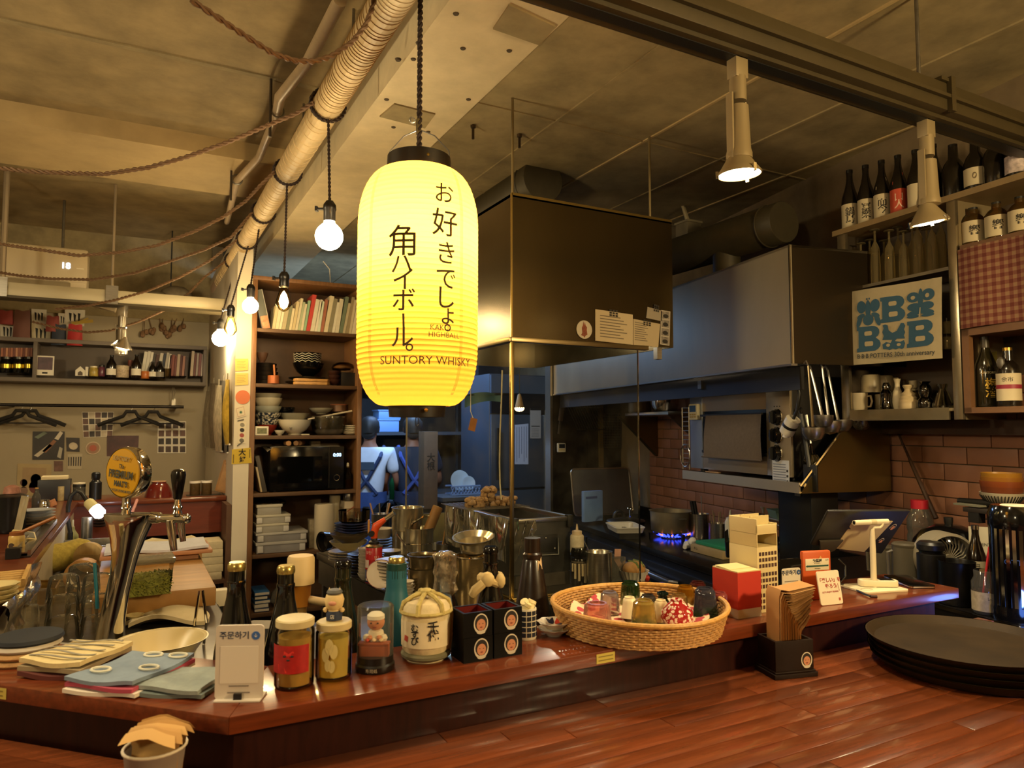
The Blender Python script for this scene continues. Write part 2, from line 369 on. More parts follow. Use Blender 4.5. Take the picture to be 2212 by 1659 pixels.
t,h=cloth('flowered_cloth','grey-blue folded cloth with pale flower rings and a pink and white edge',285,1470,.13,.15,.024,rad(-40),[mat('#e6dccb',.9),mat('#b44a5e',.9),mat('#7f8fa0',.9,var=.08,sc=40)])
for x,y in ((-.03,-.035),(.04,-.01),(.0,.05),(.045,.055)):
    ob('flower_ring',MB().tube([(x+.016*cos(a/12*2*pi),y+.011*sin(a/12*2*pi),.0275) for a in range(12)],.0022,5,closed=True),mat('#d6d2bd',.9),t)
cloth('grey_cloth','plain grey-green folded cloth beside the order sign on the ledge',398,1485,.12,.10,.016,rad(-38),[mat('#6f7a78',.9),mat('#8f9894',.9,var=.1,sc=60,bump=.3)])
# order sign
def rplate(mb,w,h,r,th,z0=0):
    pts=rrect(w,h,r,5); n=len(pts); vs=[(x,-th/2,z0+h/2+z) for x,z in pts]+[(x,th/2,z0+h/2+z) for x,z in pts]
    return mb.raw(vs,[tuple(range(n)),tuple(range(n,2*n))[::-1]]+[(i,n+i,n+(i+1)%n,(i+1)%n) for i in range(n)])
SIGN=mat('#cfc4b6',.5); NAVY=mat('#2b3550',.6)
p,s=sat(516,1512,ZL); rz=-TH+rad(3)
t=T('order_sign','upright white acrylic order sign with rounded corners at the ledge corner','sign',p,rz)
ob('plate',rplate(MB(),.073,.112,.006,.004,.002),SIGN,t); ob('foot',MB().box(-.035,-.012,0,.035,.028,.003),SIGN,t,bev=.001)
txt(t,'주문하기',.0125,NAVY,(-.008,-.0026,.098),bold=.0002)
ob('arrow_badge',MB().tf(rot=(pi/2,0,0)).lathe([(0,0),(.0065,0),(.0065,.0006),(0,.0006)],18,(.0245,.098,.002)),mat('#3a63a8',.5),t)
txt(t,'↓',.008,WHITE,(.0245,-.0030,.098))
ob('code_panel',MB().box(-.029,-.0026,.026,.029,-.002,.082),mat('#ddd3c4',.5),t)
for z,w in ((.021,.03),(.011,.034)):ob('small_print',MB().box(-w/2,-.0026,z,w/2,-.002,z+.002),mat('#857a70',.6),t)
p2=at(480,1522,z=ZL); ob('mount',MB().box(-.006,-.0,-.0,.006,.004,.012),BLACK,t,(0,-.009,0))
# glass jars
def glass_cup(name,label,u,v,r,h,lid,drink,group=None):
    p,s=sat(u,v,ZL); t=T(name,label,'jar',p,-TH)
    ob('glass',MB().lathe(shell([(r*.92,0),(r,.004),(r,h*.86),(r*.9,h*.92),(r*.93,h)],.0025),28),glass('#fbfaf4',.14),t)
    ob('sake',MB().lathe([(0,.006),(r-.004,.006),(r-.0035,h*.78),(0,h*.78)],24),glass(drink,.1,.03,.5,drink),t)
    ob('lid',MB().lathe([(0,h+.006),(r*.9,h+.006),(r*.98,h+.004),(r*.98,h-.006),(r*.94,h-.007)],28),lid,t)
    return t
t=glass_cup('sake_cup_jar','glass sake cup with a pale lid and a red label',635,1480,.0315,.103,mat('#c4b384',.45,var=.1),'#d8b060')
mb=MB(); mb.lathe([(.0325,.028),(.0325,.072)],20,a0=rad(205),a1=rad(330)); lab=ob('label_band',mb,mat('#a81b18',.5,var=.2,sc=60),t)
ob('red_figure',MB().raw([(x,-.0331+.9*abs(x)**1.6*4,z) for x,z in ((-.016,.032),(-.004,.030),(.010,.031),(.017,.040),(.012,.046),(.014,.056),(.007,.064),(0,.060),(-.007,.064),(-.012,.055),(-.010,.046),(-.018,.042))],[tuple(range(12))]),mat('#d8342c',.5),t,bev=0)
for x,z in ((-.006,.056),(.006,.056),(0,.050)):ob('face_mark',MB().ball((x,-.0335,z),.0022,8,(1.4,.3,.7)),INK,t)
t=glass_cup('yuzu_cup_jar','clear glass cup of yellow liquor with pale flower print, figurine on its lid',720,1462,.030,.088,mat('#c9b684',.45),'#f0d878')
for a,z,q in ((-12,.045,.012),(14,.050,.012),(0,.058,.013),(-4,.028,.010),(8,.026,.010)):
    mb=MB(); pts=[(.0308*sin(rad(a)+q*cos(b)*.55/.0308),-.0308*cos(rad(a)+q*cos(b)*.55/.0308),z+q*sin(b)) for b in [i*2*pi/12 for i in range(12)]]
    ob('petal_print',mb.raw(pts,[tuple(range(12))]),mat('#cdbb7c',.5),t)
p,s=sat(720,1462,ZL)
FUR=mat('#dcbf84',.7,var=.1,sc=60)
t=T('cat_figurine','little cream cat figurine in a navy apron standing on the yuzu cup lid','figurine',p+V((0,0,.0945)),-TH)
ob('body',MB().lathe([(0,0),(.012,0),(.0125,.012),(.010,.018),(.0145,.024),(.0165,.034),(.014,.042),(.006,.047),(0,.048)],16),FUR,t)
ob('apron',MB().lathe([(.0133,.001),(.0138,.012),(.0115,.0165)],16),mat('#222b45',.7),t)
ob('headband',MB().lathe([(.0125,.044),(.0135,.047),(.011,.051),(.004,.052),(0,.052)],16),mat('#54534e',.6),t)
for sx in (-1,1):ob('ear',MB().lathe([(0,.012),(.004,0)],8,(.009*sx,0,.043)),FUR,t); ob('arm',MB().ball((.014*sx,-.004,.018),.0045,8),FUR,t)
ob('snout',MB().ball((0,-.0145,.031),.006,10,(1.2,.6,.7)),mat('#c98d70',.7),t); txt(t,'店',.008,WHITE,(0,0,.008),wrap=.0144)
# doll under an acrylic dome
p,s=sat(810,1445,ZL)
t=T('domed_doll','sushi chef doll at a tiny counter inside a clear cylinder with black base','figurine',p,-TH)
ob('base',MB().lathe([(0,0),(.0325,0),(.034,.003),(.034,.011),(.0315,.014),(.0315,.026),(0,.026)],30),mat('#15120f',.35),t)
ob('dome',MB().lathe([(.0315,.026),(.0315,.108),(.029,.111),(0,.111)],30),glass('#f4f2ea',.18,.03,.06),t)
ob('counter',MB().box(-.026,-.017,.026,.026,-.002,.047).box(-.027,-.019,.045,.027,.0,.049),mat('#a4502c',.5,var=.15),t,bev=.001)
ob('torso',MB().lathe([(0,.03),(.012,.03),(.016,.05),(.013,.064),(.005,.068),(0,.068)],14,(0,.006,0)).ball((-.015,-.002,.054),.007,8).ball((.015,-.002,.054),.007,8),mat('#e6dcc6',.7),t)
SKIN=mat('#cf8a62',.55,sss=.1)
hd=ob('head',MB().ball((0,.004,.080),.0155,16,(1,.95,.95)),SKIN,t)
ob('headband',MB().lathe([(.0155,.086),(.0152,.092),(.010,.0965),(0,.098)],16,(0,.004,0)),mat('#e9e2d2',.7),t)
for x in (-.006,.006):ob('eye',MB().ball((x,-.0105,.081),.0016,6),INK,t)
ob('mouth',MB().ball((0,-.0102,.0735),.0022,6,(1.6,.5,.6)),mat('#7a2018',.5),t)
for x in (-.012,0,.012):ob('sushi',MB().ball((x,-.010,.0525),.0042,8,(1,1.5,.7)),mat(('#d2452c','#e8cfa8','#c83a2e')[int(x*83+1)],.5),t)
for x in (-.008,.008):ob('hand',MB().ball((x,-.008,.056),.0045,8),SKIN,t)
txt(t,'寿司処',.007,mat('#b8ab92',.6),(0,0,.0065),wrap=.0345)
# straw-wrapped sake barrel
p,s=sat(920,1420,ZL)
ROPE=mat('#b9a664',.85,var=.25,sc=70,bump=.4); MATW=mat('#d9c69a',.8,var=.12,sc=50,bump=.3)
t=T('sake_barrel','small straw-wrapped sake barrel with rope bow and black brush lettering','barrel',p,-TH)
ob('barrel',MB().lathe([(0,0),(.036,0),(.037,.012),(.043,.02),(.0455,.045),(.0455,.07),(.043,.094),(.036,.103),(.02,.107),(0,.108)],32),MATW,t)
ob('wrapper',MB().lathe([(.0458,.028),(.0462,.05),(.0462,.074)],30,a0=rad(200),a1=rad(340)),mat('#e3d3ae',.7,var=.08),t)
ob('foot_rope',MB().tube([(.040*cos(a*pi/12),.040*sin(a*pi/12),.010) for a in range(24)],.006,8,closed=True),mat('#6f6a50',.8),t)
ob('waist_rope',MB().tube([(.0462*cos(a*pi/12),.0462*sin(a*pi/12),.086) for a in range(24)],.0035,6,closed=True),ROPE,t)
for k in range(6):
    a=k*pi/3+.3; ob('top_rope',MB().tube([(.046*cos(a),.046*sin(a),.084),(.042*cos(a),.042*sin(a),.102),(.025*cos(a),.025*sin(a),.112),(.004*cos(a),.004*sin(a),.118)],.0042,6),ROPE,t)
for k in range(5):
    a=k*1.25; ob('side_rope',MB().tube([(.046*cos(a),.046*sin(a),.085),(.0475*cos(a+.15),.0475*sin(a+.15),.055),(.041*cos(a+.1),.041*sin(a+.1),.012)],.004,6),ROPE,t) if not (3.6<a%6.28<5.8) else None
ob('rope_knot',MB().ball((0,0,.119),.010,10,(1.3,1,.7)).ball((.012,-.004,.118),.006,8).ball((-.010,.004,.118),.007,8),ROPE,t)
txt(t,'千代',.021,INK,(.010,0,.058),(0,0,rad(10)),vert=True,wrap=.0467,bold=.0005,line=.72)
txt(t,'むすび',.016,INK,(-.004,0,.052),(0,0,rad(-14)),vert=True,wrap=.0467,bold=.0004,line=.7)
ob('red_stamp',MB().raw([(.0467*sin(rad(a)),-.0467*cos(rad(a)),z) for a,z in ((-50,.04),(-38,.038),(-36,.048),(-48,.05))],[(0,1,2,3)]),mat('#b5483a',.6),t)
# four lacquered sake boxes, a face sticker on each
LAQ=mat('#0a0807',.45); LAQ.node_tree.nodes['Principled BSDF'].inputs['Specular IOR Level'].default_value=.12; LAQR=mat('#5e120d',.35); FACE=mat('#c98a68',.6); HAIR=mat('#1b1411',.6)
def face_sticker(par,x,y,z,w,rot=(pi/2,0,0)):
    e= lambda cx,cz,rx,rz_,n=18,y0=0:[(x+cx+rx*cos(i*2*pi/n),y-y0,z+cz+rz_*sin(i*2*pi/n)) for i in range(n)]
    st=ob('face_sticker',MB().raw(e(0,0,w*.5,w*.62,22),[tuple(range(22))]),mat('#d8cdb9',.6),par)
    ob('hair',MB().raw(e(0,.04*w,w*.42,w*.50,18,.0003),[tuple(range(18))]),HAIR,st)
    ob('face',MB().raw(e(0,-.07*w,w*.31,w*.36,18,.0006),[tuple(range(18))]),FACE,st)
    ob('collar',MB().raw(e(0,-.52*w,w*.30,w*.12,12,.0006),[tuple(range(12))]),mat('#cfc4b0',.6),st)
    for q in (-.12,.12):ob('eye',MB().raw(e(q*w,0,w*.045,w*.025,8,.0009),[tuple(range(8))]),HAIR,st)
    ob('mouth',MB().raw(e(0,-.22*w,w*.10,w*.045,8,.0009),[tuple(range(8))]),mat('#8a3a30',.6),st)
W_,H_=.058,.0435
p,s=sat(1051,1414,ZL)
def masu(nm,label,x,z,par=None):
    t=T('sake_box',label,'box',p+V((x,0,z)),0,'black sake boxes stacked on the ledge')
    mb=MB(); h=W_/2; q=h-.005
    for a,b,c,d in ((-h,-h,h,-q),(-h,q,h,h),(-h,-q,-q,q),(q,-q,h,q)):mb.box(a,b,0,c,d,H_)
    ob('box',mb.box(-q,-q,0,q,q,.004),LAQ,t); mb=MB()
    i=q-.0004; mb.quad((-i,-i,.0045),(i,-i,.0045),(i,i,.0045),(-i,i,.0045))
    for a,b in (((-i,i),(i,i)),((i,i),(i,-i)),((-i,i),(-i,-i)),((-i,-i),(i,-i))):mb.quad((*a,.004),(*b,.004),(*b,H_-.001),(*a,H_-.001))
    ob('red_lining',mb,LAQR,t); face_sticker(t,.006,-h-.0004,H_*.52,.029)
    return t
for nm,lb,x,z in (('a','black lacquered sake box with red inside, lower one next to the straw barrel',-.0305,0),('b','black lacquered sake box with face sticker, lower one next to the checkered cup',.0305,0),
                     ('c','open black sake box with red inside, upper one next to the straw barrel',-.0315,H_+.0006),('d','open black sake box with red inside, upper one next to the checkered cup',.0302,H_+.0006)):masu(nm,lb,x,z)
# checkered cup of corks
p,s=sat(1137,1378,ZL)
t=T('checkered_cup','navy and white checkered ceramic cup filled with pale bottle corks','cup',p,-TH)
ob('cup',MB().lathe(shell([(.019,0),(.0205,.004),(.0205,.058),(.020,.060)],.0025),28),mat('#dfd5bd',.4),t)
for r in range(5):
    mb=MB()
    for c in range(12):mb.lathe([(.0209,.006+r*.0105),(.0209,.0145+r*.0105)],2,a0=c*pi/6+.05,a1=(c+1)*pi/6-.05)
    ob('check_row',mb,mat('#1d222f',.45,var=.3,sc=80),t)
for k,(x,y,a) in enumerate(((-.007,-.006,.5),(.008,-.004,-.4),(0,.008,.9),(-.002,-.002,1.4),(.010,.006,.2))):
    c0=p+V((x,y,.060+.004*(k==3)))
    t2=T('cork','pale bottle cork in the checkered cup, '+('at the rim by the sake boxes','at the rim facing the wicker tray','at the back rim','heaped on top of the others','behind the heaped one')[k],'cork',c0,a,'corks in the checkered cup',rot=(.5*sin(a*3),.5*cos(a*2),a))
    ob('cork',MB().lathe([(0,-.012),(.007,-.012),(.0075,.006),(.0085,.007),(.0085,.013),(0,.0145)],14),mat('#e6d6a0',.55),t2)
# two scalloped dishes
p,s=sat(1197,1371,ZL)
for k,lb in enumerate(('white porcelain petal dish under the painted one on the ledge','small petal-rimmed dish painted with navy and red petals, on top')):
    t=T('petal_dish',lb,'dish',p+V((0,0,.013*k)),.2,'petal dishes on the ledge')
    wob= lambda a,j:1+(.05*cos(8*a) if j in (3,4,5) else 0)
    ob('dish',MB().lathe([(0,0),(.016,0),(.018,.003),(.033,.013),(.0345,.0145),(.032,.0145),(.016,.006),(0,.006)],48,wob=wob),mat('#e6dcc8',.25),t)
    if k:
        for q in range(8):
            a=q*pi/4+.39; c=('#b93a25','#252b45','#e6dcc8','#252b45')[q%4]
            pts=[(d*cos(a)+w*-sin(a),d*sin(a)+w*cos(a),.0068+max(0,d-.016)*.5) for d,w in ((.006,0),(.017,.0065),(.029,.008),(.0325,0),(.029,-.008),(.017,-.0065))]
            ob('petal',MB().raw(pts,[tuple(range(6))]),mat(c,.3),t)
# yellow labels on the ledge edge
def edge_label(u0,u1,n,lb,on45):
    a,b=at(u0,1488 if on45 else 1405,z=1.067),at(u1,1495 if on45 else 1402,z=1.067)
    t=T('edge_label',lb,'label',(0,0,0))
    if on45:a=V((.135-.12-.21,1.135+.12+.21,1.067)); d=V((.7071,-.7071,0)); w=.07; c=a; nrm=V((-.7071,-.7071,0))
    else:c=V(((a.x+b.x)/2,1.1345,1.067)); d=V((1,0,0)); w=.042; nrm=V((0,-1,0))
    h=.009; o=c+nrm*.0006
    ob('sticker',MB().quad(o-d*w/2-V((0,0,h)),o+d*w/2-V((0,0,h)),o+d*w/2+V((0,0,h)),o-d*w/2+V((0,0,h))),mat('#cdbb5a',.6),t)
    for k in (-1,1):
        q=o+nrm*.0004+V((0,0,.0035*k)); ob('print_line',MB().quad(q-d*w*.4-V((0,0,.001)),q+d*w*.4-V((0,0,.001)),q+d*w*.4+V((0,0,.001)),q-d*w*.4+V((0,0,.001))),mat('#8a7a36',.6),t)
edge_label(10,98,0,'yellow printed sticker on the ledge edge below the coasters', True)
edge_label(1255,1290,0,'small yellow printed sticker on the ledge edge below the tray', False)
# -- wicker tray of cups
RAT=mat('#b98a4e',.6,var=.3,sc=120,bump=.5); TC=V((.955,1.232,ZL)); TR_=.172
t=T('wicker_tray','round woven rattan tray with a raised rim holding upturned cups','tray',TC,0)
ob('tray_floor',MB().lathe([(0,.004),(TR_-.004,.004),(TR_-.004,.009),(0,.009)],40),mat('#c9a574',.7,var=.15,sc=70),t)
for k in range(9):
    z=.004+k*.0052; r0=TR_-.006+k*.0016
    ob('woven_row',MB().tube([((r0+(.0018 if (i+k)%2 else -.0018))*cos(2*pi*i/110),(r0+(.0018 if (i+k)%2 else -.0018))*sin(2*pi*i/110),z) for i in range(110)],.0031,5,closed=True),RAT,t)
ob('rim_coil',MB().tube([((TR_+.010)*cos(2*pi*i/60),(TR_+.010)*sin(2*pi*i/60),.052+.0025*cos(4*pi*i/60)) for i in range(60)],.0052,8,closed=True),mat('#c9974f',.5,var=.25,sc=150),t)
p=at(1283,1372,z=ZL+.022)
cl=T('red_print_cloth','crumpled red and cream printed cloth lining the wicker tray','cloth',TC+V((0,0,.010)))
def crm(i,j):
    a=2*pi*i; r=(.03+.115*j); return (r*cos(a),r*sin(a),.004+.010*abs(sin(5*a+j*3))*j+.008*sin(9*a)*j*j*.6+.014*j**6)
cm=bpy.data.materials.new('print_cloth'); cm.use_nodes= True; nt=cm.node_tree; b=nt.nodes['Principled BSDF']; b.inputs['Roughness'].default_value=.9
vo=nt.nodes.new('ShaderNodeTexVoronoi'); vo.inputs['Scale'].default_value=42; rp=nt.nodes.new('ShaderNodeValToRGB'); tcn=nt.nodes.new('ShaderNodeTexCoord')
rp.color_ramp.interpolation='CONSTANT'; rp.color_ramp.elements[0].color=lin('#b5434a'); rp.color_ramp.elements[1].position=.42; rp.color_ramp.elements[1].color=lin('#e8cfa8')
nt.links.new(tcn.outputs['Object'],vo.inputs['Vector']); nt.links.new(vo.outputs['Distance'],rp.inputs[0]); nt.links.new(rp.outputs[0],b.inputs['Base Color'])
ob('cloth',MB().surf(crm,60,8,.0015),cm,cl)
def tint(c1,c2,sc=60,op=.35):
    key=('t',c1,c2,sc,op)
    if key in MATS: return MATS[key]
    m=bpy.data.materials.new('tinted_glass'); m.use_nodes= True; nt=m.node_tree; n=nt.nodes; L=nt.links; n.clear()
    tc=n.new('ShaderNodeTexCoord'); nz=n.new('ShaderNodeTexNoise'); nz.inputs['Scale'].default_value=sc; L.new(tc.outputs['Object'],nz.inputs['Vector'])
    sx=n.new('ShaderNodeSeparateXYZ'); L.new(tc.outputs['Object'],sx.inputs[0])
    mr=n.new('ShaderNodeMapRange'); mr.inputs['From Max'].default_value=.05; L.new(sx.outputs['Z'],mr.inputs[0])
    ad=n.new('ShaderNodeMath'); ad.operation='MULTIPLY_ADD'; ad.inputs[1].default_value=.9; L.new(nz.outputs[0],ad.inputs[0]); L.new(mr.outputs[0],ad.inputs[2])
    cr=n.new('ShaderNodeValToRGB'); cr.color_ramp.elements[0].position=.55; cr.color_ramp.elements[0].color=lin(c1); cr.color_ramp.elements[1].position=1.0; cr.color_ramp.elements[1].color=lin(c2)
    L.new(ad.outputs[0],cr.inputs[0])
    t=n.new('ShaderNodeBsdfTransparent'); L.new(cr.outputs[0],t.inputs[0]); d=n.new('ShaderNodeBsdfDiffuse'); L.new(cr.outputs[0],d.inputs[0])
    m1=n.new('ShaderNodeMixShader'); m1.inputs[0].default_value=op; L.new(t.outputs[0],m1.inputs[1]); L.new(d.outputs[0],m1.inputs[2])
    g=n.new('ShaderNodeBsdfGlossy'); g.inputs['Roughness'].default_value=.04; lw=n.new('ShaderNodeLayerWeight'); lw.inputs[0].default_value=.3
    m2=n.new('ShaderNodeMixShader'); L.new(lw.outputs['Fresnel'],m2.inputs[0]); L.new(m1.outputs[0],m2.inputs[1]); L.new(g.outputs[0],m2.inputs[2])
    o=n.new('ShaderNodeOutputMaterial'); L.new(m2.outputs[0],o.inputs[0]); MATS[key]=m; return m
ZT=ZL+.018
def upcup(label,u,v,r0,r1,h,m_,name='glass_cup',shape=0,cat='cup'):
    p=at(u,v,z=ZT); t=T(name,label,cat,p,u*.7,'upturned cups in the wicker tray')
    if shape==0:pr=[(r0,0),(r0*.99,.004),(r1*1.03,h*.8),(r1,h*.93),(r1*.82,h),(0,h*.985)]
    elif shape==1:pr=[(r0*.8,0),(r0,h*.25),(r0*.95,h*.55),(r1,h*.9),(r1*.7,h),(0,h)]
    else:pr=[(r0,0),(r0,h*.35),(r1,h*.7),(r1,h*.85),(r1*1.25,h*.9),(r1*1.25,h),(0,h)]
    wob=(lambda a,j:1+.02*cos(14*a)) if shape!=2 and name=='glass_cup' else None
    ob('wall',MB().lathe(pr,42,wob=wob),m_,t)
    ob('foot_ring',MB().lathe([(r1*.8,h),(r1*.78,h+.0025),(r1*.62,h+.0025),(r1*.6,h)],26),m_,t)
    return t
upcup('wide pale pink glass at the tray end near the petal dishes',1290,1347,.030,.026,.040,tint('#f0c8b8','#e8a898',60,.22))
upcup('clear ribbed glass with a pinkish base behind the pale pink one',1317,1324,.022,.019,.043,tint('#e8d8d0','#c8b8b4',80,.2))
upcup('dark olive green glass standing at the back of the tray',1362,1306,.0235,.020,.050,tint('#c8c890','#2e4a26',90,.3))
upcup('cream porcelain cone cup in front of the olive green glass',1360,1333,.018,.0135,.040,mat('#e9dcb6',.35),'sake_cup',0)
upcup('small smoky clear glass between the two cream cone cups',1400,1330,.018,.016,.042,tint('#d8d0c4','#6a6460',70,.22))
upcup('dark green flask-shaped glass at the back of the tray',1432,1320,.0185,.010,.040,tint('#5a7a5a','#22382c',60,.35),'glass_flask',2,'flask')
upcup('cream porcelain cone cup beside the dark green flask',1428,1340,.020,.013,.040,mat('#e6d2a6',.35),'sake_cup',0)
upcup('green and amber swirled glass at the front of the tray',1391,1352,.0265,.021,.050,tint('#2f6038','#d8b860',40,.3))
upcup('amber yellow glass between flask and maroon glass',1481,1312,.022,.018,.046,tint('#e8c878','#b87a18',50,.3))
upcup('clear glass with a pale amber tint below the amber yellow one',1467,1330,.0195,.017,.044,tint('#ecd9a8','#d0a860',50,.2))
upcup('maroon tinted glass at the far back of the tray',1508,1302,.023,.018,.046,tint('#c87868','#6a2a28',50,.3))
rm=bpy.data.materials.new('spotted_glass'); rm.use_nodes= True; nt=rm.node_tree; b=nt.nodes['Principled BSDF']; b.inputs['Roughness'].default_value=.08
vo=nt.nodes.new('ShaderNodeTexVoronoi'); vo.inputs['Scale'].default_value=130; rp=nt.nodes.new('ShaderNodeValToRGB'); tcn=nt.nodes.new('ShaderNodeTexCoord'); rp.color_ramp.interpolation='CONSTANT'
rp.color_ramp.elements[0].color=lin('#ead6c0'); rp.color_ramp.elements[1].position=.46; rp.color_ramp.elements[1].color=lin('#9c1f22')
nt.links.new(tcn.outputs['Object'],vo.inputs['Vector']); nt.links.new(vo.outputs['Distance'],rp.inputs[0]); nt.links.new(rp.outputs[0],b.inputs['Base Color'])
upcup('red glass with white speckles, dome shaped, at the tray front',1463,1346,.0335,.016,.047,rm,'glass_cup',1)
upcup('large blue-grey glass fading to green beside the red carton',1524,1334,.0265,.021,.060,tint('#3c6a48','#5a5a6c',60,.3))
upcup('pink striped glass at the tray rim against the red carton',1556,1326,.018,.015,.044,tint('#e8a8a0','#c86a68',40,.3))
# -- red carton
p=at(1597,1338,z=ZL); x_,y_=.034,.040
t=T('red_carton','red cardboard carton with cream lid and base beside the wicker tray','carton',p+V((x_,y_,0)),rad(-2))
ob('lower_band',MB().box(-x_,-y_,0,x_,y_,.020),mat('#d9c9ad',.7),t); ob('sides',MB().box(-x_-.0004,-y_-.0004,.020,x_+.0004,y_+.0004,.100),mat('#c2331f',.55,var=.03),t)
ob('lid',MB().box(-x_,-y_,.100,x_,y_,.1025),mat('#d9c68e',.7),t); ob('lid_flap',MB().box(-x_*.96,-y_*.2,.1026,x_*.96,y_*.96,.104),mat('#dcca94',.7),t,rot=(rad(3),0,0))
# -- white tea organiser
p=at(1636,1326,z=ZL); w,d,h=.033,.043,.212
OFF=mat('#d9c692',.6)
t=T('tea_organizer','tall cream cardboard organizer with an open slot and rows of dark squares','organizer',V((max(p.x,1.264)+w,p.y+d,ZL)),0)
mb=MB().box(-w,-d,0,w,d,.148).box(-w,-d,.148,-w+.003,d,h).box(w-.003,-d,.148,w,d,h-.012).box(-w,d-.003,.148,w,d,h)
mb.box(-w,-d,.178,w,-d+.003,h-.014).box(-w,-d,.176,w,d,.179)
ob('shell',mb,OFF,t,bev=.0012)
ob('folded_insert',MB().box(-w*.9,-d*.5,.180,w*.9,-d*.45,h+.004).box(-w*.9,d*.2,.180,w*.9,d*.25,h+.005),OFF,t)
for r in range(9):
    mb=MB(); z=.132-r*.0135-(.006 if r>2 else 0)-(.006 if r>5 else 0)
    for c in range(6):
        x=-w+.006+c*.0098; mb.box(x,-d-.0006,z-.0042,x+.0066,-d,z+.0042)
    ob('square_row',mb,mat('#4a2c22',.6,var=.5,sc=60),t)
# -- second order sign, orange case, white verse card
p,s=sat(1712,1302,ZL)
t=T('order_sign','order sign in a black frame between the cream organizer and the orange case','sign',V((p.x,1.235,ZL)),-.12)
ob('frame',rplate(MB(),.066,.104,.008,.006),BLACKG,t); ob('plate',rplate(MB(),.056,.080,.006,.003),mat('#dcd4c2',.5),t,(.0,-.003,.002)); ob('foot',MB().box(-.03,0,0,.03,.03,.004),BLACKG,t)
txt(t,'주문하기',.0125,NAVY,(-.007,-.0052,.071),bold=.0003); ob('arrow_badge',MB().tf(rot=(pi/2,0,0)).lathe([(0,0),(.006,0),(.006,.0006),(0,.0006)],18),mat('#2f4f80',.5),t,(.0225,-.0046,.071)); txt(t,'↓',.0075,WHITE,(.0225,-.0056,.071))
for z in (.05,.044):ob('small_print',MB().box(-.02,-.0052,z,.02,-.0046,z+.002),mat('#857a70',.6),t)
p=at(1768,1296,z=ZL); OR=mat('#c4541a',.45)
t=T('orange_case','orange plastic case with a railway station sign plate, beside the black-framed sign','case',V((p.x,1.225,ZL)),-.25)
ob('case',MB().box(-.040,-.006,0,.040,.006,.119),OR,t,bev=.005); ob('stand',MB().box(-.03,.005,0,.03,.04,.003),OR,t)
ob('station_plate',MB().box(-.033,-.0072,.072,.033,-.006,.100),mat('#ddd2b4',.5),t,bev=.0005); txt(t,'秋葉原',.0085,INK,(0,-.0076,.0945),bold=.0003); txt(t,'あきはばら',.0036,INK,(0,-.0076,.0885)); txt(t,'山手',.005,INK,(.027,-.0076,.096))
ob('line_bar',MB().box(-.028,-.0077,.0805,.031,-.0071,.0845).raw([(-.0325,-.0077,.0825),(-.028,-.0077,.0795),(-.028,-.0077,.0855)],[(0,1,2)]),mat('#1f4a3c',.5),t)
txt(t,'Akihabara',.004,INK,(0,-.0076,.0765)); ob('notch',MB().raw([(.004,-.0073,.100),(.014,-.0073,.100),(.009,-.0073,.107)],[(0,1,2)]),mat('#d9a060',.5),t)
p=at(1786,1304,z=ZL)
t=T('verse_card','white rounded card with red lettering leaning in front of the orange case','card',V((p.x,1.170,ZL+.001)),rot=(rad(-10),0,rad(-8)))
ob('card',rplate(MB(),.066,.078,.005,.003),mat('#e8dcc2',.5),t); RED=mat('#a8281c',.55)
txt(t,'「楽しい」を',.0115,RED,(.001,-.0022,.056),bold=.0003); txt(t,'釣ろう',.0115,RED,(.004,-.0022,.042),bold=.0003); txt(t,"LET'S ENJOY FISHING",.0052,RED,(.0,-.0022,.029),bold=.0001)
ob('fishing_rod',MB().tube([(.018,-.0022,.038),(.025,-.0022,.047),(.027,-.0022,.030)],.0004,4),RED,t)
ob('red_seal',MB().box(.022,-.0022,.008,.027,-.0016,.0145),mat('#b0503c',.6),t)
# -- tablet stand, tablet, card reader, phone, cables
IV=mat('#dccfae',.4)
pb=at(1890,1272,z=ZL);
t=T('tablet_stand','cream metal tablet stand with square base, post and crossbar','stand',V((pb.x,1.235,ZL)),rad(-14))
ob('base',MB().prism(rrect(.135,.10,.012,5),0,.005),IV,t,bev=.001)
ob('base_ring',MB().tube([(-.043+.016*cos(i*pi/8),-.024+.010*sin(i*pi/8),.0052) for i in range(16)],.0006,5,closed=True),mat('#a5977a',.5),t)
ob('post',MB().tube([(0,0,.004),(0,0,.10),(0,0,.145),(.0,.0,.155)],[.0075,.0075,.0062,.0058],14),IV,t)
ob('hinge_arm',MB().tube([(0,0,.150),(.004,-.002,.158),(.022,-.002,.158),(.030,0,.162),(.034,0,.168)],.0034,8),IV,t)
ob('crossbar',MB().tube([(-.052,.004,.172),(.052,.004,.172)],.0072,14),IV,t); ob('crossbar_end',MB().tube([(-.0526,.004,.172),(-.0518,.004,.172)],.0045,12),BLACK,t); ob('crossbar_joint',MB().tube([(-.002,.004,.172),(.014,.004,.172)],.0075,14),mat('#c3b48e',.4),t)
A,B,C,D=at(1790,1105,y=1.262),at(1967,1104,y=1.25),at(1905,1197,y=1.335),at(1752,1178,y=1.345)
t=T('tablet','black tablet in a cream cradle tilted back on the stand, seen from behind','tablet',(A+B+C+D)/4)
o=(A+B+C+D)/4; nrm=((B-A).cross(D-A)).normalized(); nrm=nrm if nrm.y<0 else -nrm
def slab(mb,pts,n,t0,t1):
    return mb.raw([q-o+n*t0 for q in pts]+[q-o+n*t1 for q in pts],[(0,1,2,3),(4,7,6,5),(0,4,5,1),(1,5,6,2),(2,6,7,3),(3,7,4,0)])
ob('body',slab(MB(),[A,B,C,D],nrm,-.008,0),mat('#211f1b',.45),t,bev=.004)
L= lambda i,j:(A.lerp(B,i)).lerp(D.lerp(C,i),j)
